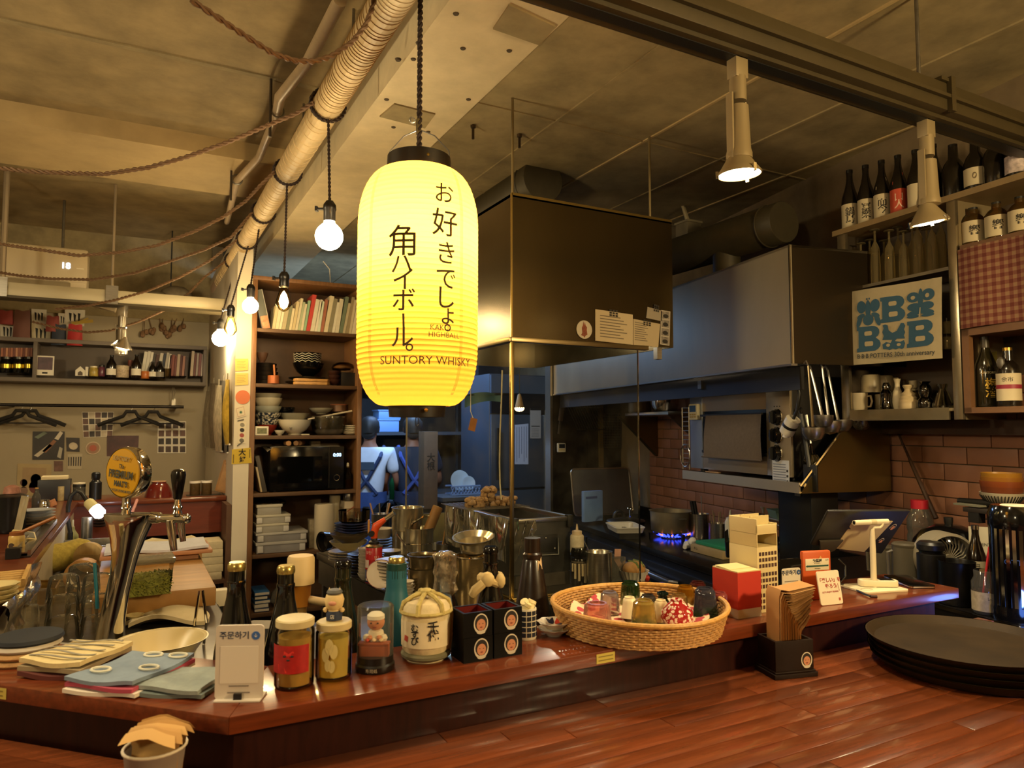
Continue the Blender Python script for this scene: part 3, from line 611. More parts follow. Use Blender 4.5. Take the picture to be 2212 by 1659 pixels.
ob('cradle_plate',slab(MB(),[L(.33,.28),L(.84,.22),L(.72,.98),L(.30,.98)],nrm,.0005,.004),mat('#bda980',.45),t,bev=.001)
ob('cable_clip',slab(MB(),[L(.05,.80),L(.34,.72),L(.30,1.02),L(.16,1.2)],nrm,.002,.008),mat('#3a342a',.5),t,bev=.002)
for k,(i,j) in enumerate(((.90,.38),(.86,.72))):
    c=L(i,j)-o+nrm*.001; e1=(B-A).normalized(); e2=nrm.cross(e1)
    for w_,m_,z in ((.016,mat('#c9bda8',.6),0),(.0135,HAIR,.0004),(.009,FACE,.0008)):
        ob(('face_sticker','hair','face')[int(z*2500+.1)],MB().raw([c+nrm*z+e1*w_*.72*cos(i2*pi/10)+e2*w_*.95*sin(i2*pi/10) for i2 in range(20)],[tuple(range(20))]),m_,t)
t=T('card_reader','cream handheld card reader with dark screen lying on the stand base','card reader',V((pb.x+.016,1.235,ZL+.0055)),rad(-32))
ob('body',MB().prism([(x*1.0,y) for x,y in rrect(.098,.034,.012,5)],0,.017),IV,t,bev=.004); ob('screen',MB().box(.002,-.011,.0168,.038,.011,.0178),mat('#1b1a18',.2),t); ob('keypad',MB().box(-.04,-.011,.0168,-.006,.011,.0175),mat('#c8b98f',.6),t)
p=at(1985,1262,z=ZL)
t=T('phone','black phone lying at the very end of the serving ledge','phone',V((1.873,1.235,ZL)),rad(62))
ob('body',MB().prism(rrect(.14,.068,.009,5),0,.008),BLACKG,t,bev=.0015); ob('edge_band',MB().prism(rrect(.1408,.0688,.009,5),.0025,.0055),CHROME,t)
t=T('black_cable','black charging cable curling over the ledge beside the tablet stand','cable',(0,0,0))
pts=[at(u,v,y=y) for u,v,y in ((1812,1208,1.27),(1826,1222,1.27),(1826,1245,1.26),(1812,1262,1.24))]+[at(u,v,z=ZL+.003) for u,v in ((1822,1262),(1845,1272),(1865,1282),(1880,1288))]
ob('cord',MB().tube(pts,.0022,6),BLACK,t); q=pts[-1]; ob('plug',MB().tube([q,q+V((.012,-.010,0))],.0035,8),mat('#3a1f18',.5),t)
# -- napkin holder on the dining counter
KRAFT=mat('#b98a52',.8,var=.1,sc=50); DW=mat('#1c0f09',.5,var=.3,sc=10,stretch=(1,1,.2)); DW.node_tree.nodes['Principled BSDF'].inputs['Specular IOR Level'].default_value=.2
t=T('napkin_holder','dark wooden napkin holder with a face sticker on the dining counter','holder',V((1.232,1.092,ZC)),rad(-14))
mb=MB()
for a in (((-.045,-.032,0),(.045,-.026,.075)),((-.045,.026,0),(.045,.032,.075)),((-.045,-.026,0),(-.039,.026,.075)),((.039,-.026,0),(.045,.026,.075))):mb.box(*a[0],*a[1])
ob('box',mb,DW,t,bev=.001); ob('plinth',MB().box(-.051,-.038,0,.051,.038,.010).box(-.048,-.035,.010,.048,.035,.014),DW,t,bev=.002)
face_sticker(t,.028,-.0326,.034,.026)
nz=T('napkin_stack','fanned stack of brown paper napkins standing in the dark wooden holder','napkin',V((1.232,1.092,ZC+.01)),rad(-14))
for k in range(34):
    f=k/33; h_=.070+.085*f+.005*sin(k*5); x0=.026-.054*f; e_=rad(58-50*f); ln=.045+.040*f
    def nf(i,j,x0=x0,h_=h_,k=k,e_=e_,ln=ln):
        y=-.022+.044*i*(1+.15*j)+.003*sin(k*2.3); q=j*(h_+ln)
        if q<h_: return (x0*(1-.15*j),y,q)
        r=q-h_; a=pi/2+(e_-pi/2)*min(1,r/.02); return (x0*(1-.15*j)+r*cos(a),y,h_+r*sin(a))
    ob('napkin',MB().surf(nf,2,16),mat(('#b98a54','#a87a42','#c3955e')[k%3],.85),nz)
TRM=mat('#2e2212',.55,var=.35,sc=9,bump=.1); TRM.node_tree.nodes['Principled BSDF'].inputs['Specular IOR Level'].default_value=.2
for k in range(4):
    t=T('round_tray','%s brown round serving tray of the pile on the dining counter'%('bottom','second lowest','second highest','top, stained')[k],'tray',V((1.605-.004*k,.925+.003*(k%2),ZC+.001+k*.0145)),k*.3,'round trays on the dining counter')
    ob('tray',MB().lathe([(0,.0),(.170,.0),(.178,.004),(.192,.0205),(.194,.0205),(.193,.017),(.181,.001)][:5]+[(.1895,.0205),(.174,.0065),(0,.0055)],56),TRM,t)
# napkin cup by the corner
p=at(335,1614,z=1.064)
t=T('napkin_cup','white-rimmed paper cup by the corner of the dining counter','cup',(p.x,p.y,ZC+.0015),0)
ob('cup',MB().lathe(shell([(.030,0),(.0385,.074),(.0405,.077),(.0405,.080)],.002),30),mat('#8d7f72',.6,var=.1),t); ob('rim',MB().tube([(.0395*cos(i*pi/14),.0395*sin(i*pi/14),.079) for i in range(28)],.0021,8,closed=True),mat('#d6cab2',.5),t)
nz=T('napkin_bundle','folded brown napkins curling over in the white-rimmed cup','napkin',(p.x,p.y,ZC+.003),-TH)
for k in range(7):
    f=k/6; x0=-.026+.05*f
    def nf(i,j,f=f,k=k):
        w=.050; b=max(0,j-.62); return (-.030+.058*i+.004*sin(k*2)+b*.05*(i-.3)+.010*j,-.014+.030*f-b*.09*(1-f)+.004*sin(5*i+k),.004+.128*min(j,.8)+.012*(1-abs(i-.45)*1.6)*j-b*b*.08)
    ob('napkin',MB().surf(nf,6,10),mat(('#cfa465','#b88c50','#c4985c')[k%3],.85),nz)
# == generic small things measured in the photo, set on real surfaces
CYL=[(0,0),(.96,0),(1,.03),(1,.97),(.96,1),(0,1)]
JARP=[(0,0),(.92,0),(1,.05),(1,.70),(.8,.82),(.8,.86),(0,.86)]; JLID=[(0,.86),(.84,.86),(.84,1),(0,1)]
BOWL=[(.40,0),(.42,.08),(.36,.10),(.72,.38),(.93,.75),(1,1)]
DEEP=[(.62,0),(.80,.12),(.95,.5),(1,1)]
POT=[(.9,0),(.97,.04),(1,.12),(1,.95),(1.04,1)]
BOTB=[(0,0),(.94,0),(1,.02),(1,.52),(.95,.60),(.70,.70),(.45,.80),(.36,.88),(.36,.955),(0,.955)]
BOTC=[(0,.945),(.40,.945),(.40,1),(0,1)]
def sc_(pr,R_,H_): return [(r*R_,z*H_) for r,z in pr]
def LT(name,label,cat,u,vb,w,h,m_,prof=CYL,parts=(),group=None,rz=None,open_=0,seg=24,up=None,rot=None,mainname=None,dz=0,**plane):
    p=at(u,vb,**plane); s=spx(p); R_=w/2*s; H_=h*s; p.z+=dz
    t=T(name,label,cat,p,-TH if rz is None else rz,group,rot)
    pr=sc_(prof,R_,H_); pr=shell(pr,open_*R_) if open_ else pr
    ob(mainname or 'body',MB().lathe(pr,seg),m_,t)
    for q in parts:ob(q[0],MB().lathe(sc_(q[1],R_,H_),seg),q[2],t)
    t['_rh']=(R_,H_); return t
def RH(t):r=tuple(t['_rh']); return r
def PB(name,label,cat,u0,v0,u1,v1,dep,m_,group=None,rz=0,bev=.001,tilt=0,part='body',y=None,z=None,pages=None):
    """box whose front face spans the pixel rectangle; y: front plane, z: base surface"""
    a=at(u0,v1,y=y) if y is not None else at(u0,v1,z=z); b=at(u1,v1,y=a.y); s=spx(a); w=abs(b.x-a.x); h=(v1-v0)*s*.985
    p=V(((a.x+b.x)/2,a.y,a.z if z is None else z)); t=T(name,label,cat,p,rz,group,rot=(0,tilt,rz) if tilt else None)
    if pages:
        ob('cover',MB().box(-w/2,0,0,w/2,dep,h),m_,t)
        ob('pages',MB().box(-w/2+.0015,.001,.001,w/2-.0015,dep-.002,h+.0004),PAPER,t) if w>.008 else None
    else:ob(part,MB().box(-w/2,0,0,w/2,dep,h),m_,t,bev=bev)
    t['_wh']=(w,h); return t
def flat(name,label,cat,quad,m_,y=None,x=None,off=.002,group=None,part='sheet',th=.0012,kids=()):
    """thin sheet on a wall plane given by four pixel corners; kids: (name, (i0,j0,i1,j1), material) printed areas"""
    k=dict(y=y) if y is not None else dict(x=x)
    P4=[at(u,v,**k) for u,v in quad]; n=V((0,-1,0)) if y is not None else V((-1,0,0)); o=(P4[0]+P4[1]+P4[2]+P4[3])/4
    t=T(name,label,cat,o,0,group); q=[p-o for p in P4]
    ob(part,MB().raw([p+n*.0003 for p in q]+[p+n*(off+th) for p in q],[(0,1,2,3),(4,7,6,5),(0,4,5,1),(1,5,6,2),(2,6,7,3),(3,7,4,0)]),m_,t)
    e= lambda i,j:q[0].lerp(q[1],i).lerp(q[3].lerp(q[2],i),j)+n*(off+th+.0006)
    for nm,(i0,j0,i1,j1),mm in kids:ob(nm,MB().quad(e(i0,j0),e(i1,j0),e(i1,j1),e(i0,j1)),mm,t)
    t['_e']=0; return t,e
BROWN=mat('#6b4a2c',.5,var=.25,sc=8,stretch=(1,1,8)); BROWNL=mat('#8a623a',.5,var=.2,sc=8,stretch=(8,1,1)); GREYB=mat('#6d6257',.55,var=.12,sc=8)
# == dining room wall
YW,YS=6.298,6.06
wsh=T('wall_shelf','long grey-brown two-tier shelf fixed to the beige wall','shelf',(0,0,0))
zt,zb=at(300,745,y=YS).z,at(300,826,y=YS).z; xr=at(447,780,y=YS).x
for z in (zt,zb):ob('shelf_board',MB().box(-2.6,YS,z-.014,xr,6.299,z+.014),GREYB,wsh,bev=.002)
for u in (75,443,-260):x=at(u,780,y=YS).x; ob('upright',MB().box(x-.012,YS+.004,zb+.014,x+.012,6.299,zt-.014),GREYB,wsh,bev=.001)
ob('back_board',MB().box(-2.6,6.285,zb,xr,6.2995,zt),mat('#5a4e44',.6),wsh)
ZS=zb+.0145; YF=YS+.03
# books on the wall shelf
bk=[('#d8d2c2',303,311,758),('#d5cfc0',311,318,757),('#e2dccc',318,324,759),('#3a3430',324,330,762),('#4a2f2a',330,338,764),('#cfc8b8',338,346,761),('#2d3648',346,352,762),('#b9b2a4',352,358,760),('#d8d0c0',358,364,763),
      ('#6a3432',364,369,766),('#8a4a40',369,375,765),('#703a38',375,380,768),('#b8a48c',380,387,764),('#5a2f30',387,392,766),('#a87868',392,398,768),('#4a3c3c',398,404,770),('#cdb9a0',410,417,757),('#7a4a44',417,422,763),('#b5a59a',422,427,762),('#8a5a58',427,433,763),('#c2b4a8',433,438,764),('#5a3a3a',438,442,765)]
for i,(c,u0,u1,v0) in enumerate(bk):
    PB('book','%s book, %s along the wall shelf row by the dried flowers'%(('pale','dark','reddish')[0 if lin(c)[1]>.3 else (2 if lin(c)[0]>lin(c)[1]*1.7 else 1)],nth(i+1)),'book',u0+.4,v0,u1-.4,812-.0*i,.14,mat(c,.6,var=.06),'books on the wall shelf',y=YF+.05,tilt=rad(7) if i<9 else rad(2.5),pages=1)
for i in range(13):
    u0=1+i*5.3; c=('#a86a50','#8a5240','#c08868','#7a4438')[i*7%4]
    PB('small_book','%s little paperback lying over the dark jars, %s from the shelf upright'%(('orange-brown','brown','tan','dark brown')[i*7%4],nth(13-i)),'book',u0+.3,751,u0+5,771,.10,mat(c,.6),'paperbacks above the dark jars',y=YF+.06,pages=1)
for i,u in enumerate((12,38,61)):
    LT('dark_jar','dark jar with a shining gold lid, %s on the shelf end'%('innermost','middle','next to the upright')[i],'jar',u,806,23,35,BLACKG,JARP,[('lid',JLID,mat('#1a1510',.3)),('gold_band',[(1.01,.3),(1.01,.55)],mat('#b09a3a',.25,.9))],'dark jars on the wall shelf',y=YF+.05)
t=PB('photo_card','white-bordered instant photo card standing on the wall shelf','card',77,767,116,810,.006,PAPER,y=YF,tilt=0)
w,h=t['_wh']; ob('picture',MB().box(-w*.42,-.001,h*.28,w*.42,0,h*.93),mat('#4a2c34',.4,var=.5,sc=14),t); ob('caption',MB().box(-w*.15,-.001,h*.08,w*.15,0,h*.16),INK,t)
p=at(173,812,y=YF); s=spx(p); t=T('toy_house','tiny white wooden house with a pointed roof on the wall shelf','ornament',p)
ob('walls',MB().tf(rot=(pi/2,0,0)).prism([(-9*s,0),(9*s,0),(9*s,12*s),(0,21*s),(-9*s,12*s)],-.03,0),mat('#e6dfce',.6),t); ob('doorway',MB().tf(rot=(pi/2,0,0)).prism([(-4.5*s,1*s),(4.5*s,1*s),(4.5*s,7*s),(0,11*s),(-4.5*s,7*s)],0,.001),mat('#5a4c3e',.6),t)
PB('small_book','thin cream booklet standing beside the tiny white house','book',184,792,190,812,.08,PAPER,y=YF,pages=1)
LT('glass_jar','glass jar of yellow sweets with a pale lid on the wall shelf','jar',202,813,17,22,mat('#b09a4a',.3,var=.4,sc=60),JARP,[('lid',JLID,CREAM)],y=YF+.02)
LT('glass_jar','glass jar of dark red contents with a black lid on the wall shelf','jar',219,813,13,24,mat('#5a2a3a',.3,var=.4,sc=60),JARP,[('lid',JLID,BLACK)],y=YF+.02)
def bottle(label,u,vb,w,h,gl,lab=None,cap=BLACK,lz=(.1,.38),group=None,cat='bottle',**pl):
    t=LT('bottle',label,cat,u,vb,w,h,gl,BOTB,[('cap',BOTC,cap)],group,mainname='glass_body',**pl)
    R_,H_=RH(t)
    if lab:ob('paper_label',MB().lathe([(R_*1.01,H_*lz[0]),(R_*1.01,H_*lz[1])],16,a0=rad(180),a1=rad(360)),lab,t)
    return t
DKB=mat('#15100c',.15,coat=.3)
bottle('slim black bottle with a white bird label on the wall shelf',240,815,20,48,DKB,PAPER,y=YF+.02)
LT('floral_tin','pale floral round tin with a matching lid on the wall shelf','tin',264,816,25,26,mat('#b8a488',.5,var=.35,sc=90),CYL,[('lid',[(0,.66),(1.04,.66),(1.04,1),(0,1)],mat('#c5b496',.5,var=.3,sc=90))],y=YF+.03)
LT('red_tin','narrow red-topped tin behind the square liquor bottle','tin',281,812,10,34,mat('#8a4a3a',.4),CYL,y=YF+.08)
bottle('square-shouldered liquor bottle with a white figure label on the shelf',294,816,20,50,mat('#1d130c',.15),PAPER,y=YF)
LT('candle_glass','small orange candle glass standing before the shelf books','candle',313,818,16,16,mat('#b5672a',.35),CYL,y=YF)
bottle('round dark bottle with an arched label before the shelf books',329,817,15,36,DKB,PAPER,y=YF)
bottle('stout dark bottle with a framed label before the shelf books',345,818,17,38,DKB,mat('#8a8478',.5),y=YF)
LT('shot_glass','clear shot glass at the end of the bottles on the wall shelf','glass',361,818,15,22,glass('#e8e2d4',.3),POT,open_=.12,y=YF)
# pouches and papers leaning on the shelf top
ZT2=zt+.0145
pch=[('calligraphy_sheet','white sheet with brush lettering leaning at the shelf end',0,697,34,739,PAPER),('red_pouch','dull red pouch hanging over the shelf end',-6,672,31,700,mat('#8f3a34',.7)),('brown_pouch','big brown paper pouch between two lettered sheets',26,672,68,739,mat('#6e463a',.7)),
       ('calligraphy_sheet','white lettered card pinned above the wide calligraphy sheet',68,667,101,703,PAPER),('calligraphy_sheet','wide cream sheet of brush lettering next to the navy pouch',68,699,110,744,mat('#d6c9a8',.8)),('red_pouch','brick red pouch above the navy pouch',98,684,130,716,mat('#8a4038',.7)),
       ('navy_pouch','navy blue pouch leaning beside the bright red pouch',110,702,145,745,mat('#343a48',.7)),('calligraphy_sheet','white slip with a tall brush character above the navy pouch',126,676,150,708,PAPER),('photo_strip','pale paper strip with small photos near the yellow tag',140,668,184,705,PAPER),('red_pouch','bright red pouch with a yellow paper tag behind it',144,702,180,746,mat('#b02c2a',.6))]
for i,(nm,lb,u0,v0,u1,v1,m_) in enumerate(pch):
    if 'sheet' in nm or 'strip' in nm:
        t,e=flat(nm,lb,'paper',[(u0,v0),(u1,v0+2),(u1-2,v1),(u0+1,v1-3)],m_,y=YW-.02-.004*i)
        for k in range(3):
            i0=.2+.22*k; ob('brush_mark',MB().quad(e(i0,.2),e(i0+.14,.24+.1*(k%2)),e(i0+.10,.75),e(i0+.03,.7)),INK,t)
    else:
        a=at(u0,v1,y=6.2-.012*i); b=at(u1,v0,y=6.2-.012*i); t=T(nm,lb,'pouch',V(((a.x+b.x)/2,a.y,a.z))); w=b.x-a.x; h=b.z-a.z
        ob('bag',MB().surf(lambda i_,j_:((i_-.5)*w*(1-.14*j_),-.03*sin(pi*i_)*(1-j_*.9)-.002,h*j_+.004*sin(9*i_)*j_),10,8),m_,t)
        ob('back_sheet',MB().surf(lambda i_,j_:((i_-.5)*w*(1-.14*j_),.0,h*j_+.004*sin(9*i_)*j_),10,8),m_,t)
p=at(172,700,y=6.2); t=T('yellow_tag','yellow paper tag sticking out above the bright red pouch','tag',p)
ob('tag',MB().tf(rot=(0,rad(-12),0)).box(-.05,-.002,0,.09,.002,.022).tf(rot=(0,rad(-28),0)).box(-.04,-.005,.01,.07,-.002,.022),mat('#b99a3a',.6),t)
# dried flowers hanging upside down
for k,(u,l) in enumerate(((312,30),(322,24),(345,14),(352,22),(372,32),(382,20),(397,18))):
    p=at(u,688,y=6.27); s=spx(p); t=T('dried_flower','dried flower hanging head down on the beige wall, %s from the lamp'%nth(k+1),'dried flower',p,k,'dried flowers on the wall')
    ob('stem',MB().tube([(0,0,0),(.01*sin(k),-.01,-l*s*.5),(.02*sin(k*2),-.015,-l*s)],.003,5),mat('#7d6248',.9),t)
    for q in range(3):ob('bloom',MB().ball((.02*sin(k*2)+.018*cos(q*2.1),-.02+.01*sin(q*2),-l*s-.012*q),.018,8,(1,1,1.3)),mat('#86664a',.9,var=.3,sc=60),t)
# clothes rail, hangers, keys
yr=6.12; A=at(-60,874,y=yr); B=at(397,880,y=yr); A.z=B.z=(at(300,878,y=yr).z)
t=T('clothes_rail','thin black clothes rail fixed under the wall shelf','rail',(0,0,0)); ob('rod',MB().tube([A-V((1,0,0)),B],.012,10),mat('#241d18',.4,.5),t)
for u in (20,380):q=at(u,880,y=yr); ob('bracket',MB().box(q.x-.01,yr,A.z-.01,q.x+.01,6.3,A.z+.01),BLACK,t)
HB=mat('#191512',.5)
for i,(u,lb) in enumerate(((46,'black wooden hanger overlapping another under the shelf end'),(66,'black hanger behind the overlapping one, above the fish photo'),(283,'black hanger in front of the checkered photo sheet'),(331,'black hanger in front of the tile-pattern sheet'))):
    p=at(u,880,y=yr); p.z=A.z; s=spx(p); t=T('clothes_hanger',lb,'hanger',p,0,'hangers on the rail'); w=.215
    ob('hook',MB().tube([(.012*cos(a),0,.012*sin(a)+.002) for a in [rad(d) for d in range(-160,90,25)]]+[(.012,0,-.01),(0,0,-.035)],.002,6),CHROME,t)
    dy=.012*(i%2)
    ob('shoulders',MB().tube([(-w,dy+.02,-.145),(-w*.8,dy+.015,-.125),(-.05,dy,-.075),(-.03,dy,-.04),(.03,dy,-.04),(.05,dy,-.075),(w*.8,dy+.015,-.125),(w,dy+.02,-.145)],[.014,.015,.013,.014,.014,.013,.015,.014],8),HB,t)
    ob('bar',MB().tube([(-w*.84,dy+.015,-.128),(w*.84,dy+.015,-.128)],.005,8),HB,t)
p=at(375,834,y=6.2); t=T('hanging_keys','loop of cord and keys hanging below the wall shelf','keys',p)
ob('cord',MB().tube([(0,0,0),(-.012,0,-.05),(0,0,-.11),(.012,0,-.05),(.002,0,0)],.004,5),mat('#8a7f6a',.8),t); ob('key',MB().box(-.01,-.003,-.17,.006,.003,-.11).box(.004,-.006,-.15,.016,-.003,-.10),STEELD,t)
# photos and posters on the wall
def photo(name,label,q,m_,cells=None,bor=None):
    t,e=flat(name,label,'poster',q,bor or m_,y=YW)
    if cells:
        n0,n1,mm,gx,gy=cells
        for i in range(n0):
            for j in range(n1):
                ob('photo_cell',MB().quad(e((i+gx)/n0,(j+gy)/n1),e((i+1-gx)/n0,(j+gy)/n1),e((i+1-gx)/n0,(j+1-gy)/n1),e((i+gx)/n0,(j+1-gy)/n1)),mm[(i*3+j*2)%len(mm)],t)
    return t,e
DPH=[mat('#4a3830',.5,var=.6,sc=12),mat('#2f2826',.5,var=.6,sc=14),mat('#6a4a40',.5,var=.6,sc=12),mat('#c8b9a0',.6,var=.2,sc=12)]
photo('photo_sheet','cream sheet of square food photos behind the hanger pair',[(177,890),(246,890),(243,943),(180,945)],PAPER,(5,4,DPH,.06,.06),PAPER)
photo('dark_photo','dark reddish photo partly hidden by the beer tap badge',[(231,941),(300,941),(298,985),(231,985)],mat('#4a2a2c',.5,var=.5,sc=9))
photo('tile_sheet','white sheet with rows of small bowl photos near the wall corner',[(341,911),(402,910),(402,979),(340,979)],PAPER,(4,4,DPH[:3],.12,.12),PAPER)
t,e=photo('fish_photo','large dark photo of grilled fish on a white dish',[(71,932),(140,932),(138,993),(70,993)],mat('#2b2422',.45,var=.4,sc=10))
for d in ((.05,.85,.62,.5,'#c9bca6'),(.3,.7,.75,.35,'#8a5a3a'),(.05,.2,.45,.06,'#6e7a68'),(.68,.25,.95,.05,'#d0c4ae'),(.78,.9,.95,.6,'#b0a896')):ob('printed_shape',MB().quad(e(d[0],d[1]),e(d[0]+.12,d[1]+.06),e(d[2],d[3]),e(d[2]-.1,d[3]-.06)),mat(d[4],.5),t)
t,e=photo('dish_photo','small dark photo of a round dish with a cut corner',[(143,945),(172,946),(172,976),(144,975)],DPH[1]); ob('printed_dish',MB().raw([e(.52+.34*cos(i*pi/8),.6+.26*sin(i*pi/8)) for i in range(16)],[tuple(range(16))]),DPH[3],t)
photo('bottle_photo','small pale photo of a row of bottles',[(146,981),(178,980),(176,1013),(146,1013)],mat('#b5a68c',.5),(6,1,[DPH[1]],.25,.2),mat('#b8aa90',.5))
photo('mug_photo','tiny dark photo of two mugs',[(117,996),(136,996),(136,1018),(117,1018)],DPH[2])
p=at(201,968,y=YW-.004); s=spx(p); t=T('badge','round paper badge with a red figure on the wall','badge',p); ob('disc',MB().tf(rot=(pi/2,0,0)).cyl(14*s,0,.003,24),mat('#cbb79a',.5),t); ob('printed_ring',MB().tf(rot=(pi/2,0,0)).cyl(12*s,.003,.004,24),mat('#a07a60',.5),t); ob('red_print',MB().tf(rot=(pi/2,0,0)).cyl(7*s,.004,.005,12),mat('#b05a44',.5),t)
t,e=photo('portrait_poster','sepia poster with dark-haired drawn figures above the back ledge',[(38,1001),(112,1003),(108,1072),(36,1070)],mat('#b09a70',.6,var=.1,sc=6)); ob('inner_panel',MB().quad(e(.15,.12),e(.85,.12),e(.85,.75),e(.15,.75)),mat('#a58a66',.6,var=.15,sc=7),t)
for c,r,m_ in (((.55,.48),.16,'#3a2226'),((.55,.72),.2,'#6a3430'),((.2,.6),.11,'#5a3834'),((.2,.85),.13,'#8a6a58'),((.86,.45),.06,'#33222a'),((.84,.72),.14,'#7a3e3a')):ob('printed_figure',MB().raw([e(c[0]+r*cos(i*pi/7),c[1]+r*1.05*sin(i*pi/7)) for i in range(14)],[tuple(range(14))]),mat(m_,.6),t)
# == partition end and side
def pil(name,lb,cat,q,m_): return flat(name,lb,cat,q,m_,y=4.4995)
NOTE=mat('#d8bd6a',.7)
for k,(v,lb) in enumerate(((775,'upper yellow sticky note with handwriting on the white partition end'),(806,'lower yellow sticky note with handwriting on the white partition end'))):
    t,e=pil('sticky_note',lb,'note',[(508,v),(536,v),(536,v+25),(508,v+27)],NOTE)
    for j in range(5):ob('ink_line',MB().quad(e(.12,.2+.13*j),e(.8-.1*(j%2),.2+.13*j),e(.8-.1*(j%2),.23+.13*j),e(.12,.23+.13*j)),mat('#a08a50',.7),t)
p=at(524.5,858,y=4.499); s=spx(p); t=T('orange_dot','round salmon orange sticker on the white partition end','sticker',p); ob('disc',MB().tf(rot=(pi/2,0,0)).cyl(15*s,0,.002,30),mat('#d4754c',.6),t)
t,e=pil('stamp_sticker','small framed sticker with a green leaf on the partition end','sticker',[(507,881),(528,875),(532,898),(512,904)],mat('#d8c9ac',.6)); ob('frame_line',MB().quad(e(.1,.1),e(.9,.1),e(.9,.9),e(.1,.9)),mat('#b08a78',.6),t)
ob('inner_paper',MB().quad(e(.14,.14),e(.86,.14),e(.86,.86),e(.14,.86)).tf(loc=(0,-.0006,0)),mat('#d8c9ac',.6),t,(0,-.0005,0)); ob('leaf',MB().raw([e(.5+.22*cos(i*2*pi/14)*(1 if i%2 else .4),.55+.2*sin(i*2*pi/14)*(1 if i%2 else .4)) for i in range(14)],[tuple(range(14))]),mat('#2f5f48',.6),t,(0,-.001,0))
t,e=pil('face_strip','narrow white strip of little drawn faces on the partition end','sticker',[(515,910),(532,912),(530,958),(513,957)],mat('#dccfb2',.6))
for k in range(4):ob('drawn_face',MB().raw([e(.5+.3*cos(i*pi/5),.15+.24*k+.1*sin(i*pi/5)) for i in range(10)],[tuple(range(10))]),mat(('#8a8270','#2a2422','#a04a40','#6a6458')[k],.6),t)
for k,q in enumerate((((513,908),(527,905)),((512,962),(527,951)))):a,b=[at(u,v,y=4.495)-t.location for u,v in q]; ob('tape',MB().quad(a,b,b+V((0,0,-.008)),a+V((0,0,-.008))),mat('#5a544a',.6),t)
t,e=pil('yellow_sticker','yellow square sticker with bold black brush characters','sticker',[(501,971),(541,967),(544,1000),(500,1003)],mat('#c9a92a',.55))
txt(t,'大',.042,INK,(.003,-.006,.020),bold=.001); txt(t,'好',.036,INK,(.006,-.006,-.022),bold=.001)
for x,z in ((-.045,-.01),(.045,.02)):ob('small_print',MB().box(x-.003,-.0045,z-.03,x+.003,-.004,z+.02),mat('#7a6420',.6),t)
# hanging bags on the partition side
for k,(u0,u1,v0,v1,c,lb) in enumerate(((444,458,845,965,'#b3a68c','long pale printed bag hanging nearest the wall corner'),(455,470,828,968,'#8a7a62','grey-brown printed bag hanging on the partition side'),(466,480,832,975,'#c2b292','cream printed bag between grey and yellow hanging ones'),(476,492,822,978,'#6d655a','dark grey printed bag hanging near the partition end'),(488,496,820,960,'#c9a63c','yellow-edged bag hanging closest to the partition end'))):
    x=.52-.012*(k%3); Q=[at(u0,v0,x=x),at(u1,v0,x=x),at(u1,v1,x=x),at(u0,v1,x=x)]; o=Q[0]; t=T('hanging_bag',lb,'bag',o,0,'printed bags on the partition side'); q=[p-o for p in Q]
    ob('bag',MB().surf(lambda i,j:tuple(q[0].lerp(q[1],i).lerp(q[3].lerp(q[2],i),j)+V((-.03*sin(pi*i)*sin(pi*j*.9)-.003,0,0))),6,12),mat(c,.7,var=.35,sc=24),t)
    ob('bag_back',MB().quad(*q),mat(c,.7),t); a=q[3].lerp(q[2],.0); b=q[2]; ob('pale_hem',MB().tube([a,b],.006,6),PAPER,t); c1=q[0].lerp(q[1],.5); ob('tie',MB().tube([c1,c1+V((.0,0,.04))],.003,5),mat('#8a7f6a',.8),t)
# == bookcase
YB=4.5; x0,x1=.612,1.292; BW=mat('#7a5433',.45,var=.25,sc=6,stretch=(10,10,1.2)); BWI=mat('#5e4228',.55,var=.2,sc=6)
bc=T('bookcase','tall brown wooden bookcase beside the white partition','bookcase',(0,0,0))
zz=[at(560,v,y=YB).z for v in (600,712,832,945,1070,1203,1330)]
ob('side_panel',MB().box(x0+.001,YB,.05,x0+.03,4.86,zz[0]+.012),BW,bc,bev=.002); ob('side_panel',MB().box(x1-.03,YB,.05,x1,4.86,zz[0]+.012),BW,bc,bev=.002)
ob('back_panel',MB().box(x0+.03,4.84,.05,x1-.03,4.86,zz[0]),BWI,bc); ob('top_board',MB().box(x0+.001,YB-.004,zz[0]-.012,x1,4.86,zz[0]+.012),BW,bc,bev=.002)
for z in zz[1:]:ob('shelf',MB().box(x0+.03,YB+.006,z-.011,x1-.03,4.84,z+.011),BWI,bc,bev=.001)
SH=[z+.0115 for z in zz]
def bsh(k): return SH[k]
rb=random.Random(3); u=587; i=0
cols=['#cdbf9c','#d8ceb0','#e0d6ba','#b4a888','#7f7f62','#d6c8a4','#c9b78e','#d2c6a6','#a9b08e','#d9cdb0','#8fae8c','#c0433a','#d8d0b8','#e2dac4','#cfd6bd','#a5674e','#d8caa6','#8d8468','#e0d8c0','#d5cbb0','#6e7a62','#bdb08e','#9a8a68']
while u<768 and i<26:
    w=rb.choice((6,7,8,9,6)); c=cols[i%len(cols)]; h=rb.choice((62,66,70,74,78,84)) if i>5 else rb.choice((44,50,56))
    vb=711+(u-560)*.055; nm='pale' if lin(c)[1]>.45 else 'green' if lin(c)[1]>lin(c)[0] else 'red' if lin(c)[0]>lin(c)[1]*3 else 'tan'
    PB('book','%s book leaning on the bookcase top shelf, %s from the partition side'%(nm,nth(i+1)),'book',u,vb-h,u+w-.7,vb,.17,mat(c,.6,var=.08,sc=30),'books on the bookcase top shelf',y=YB+.05,z=None,tilt=rad(7+rb.random()*3),pages=1); u+=w; i+=1
for o in list(bpy.data.objects):
    if o.name.startswith('book') and o.get('group')=='books on the bookcase top shelf':o.location.z=bsh(1)+.001
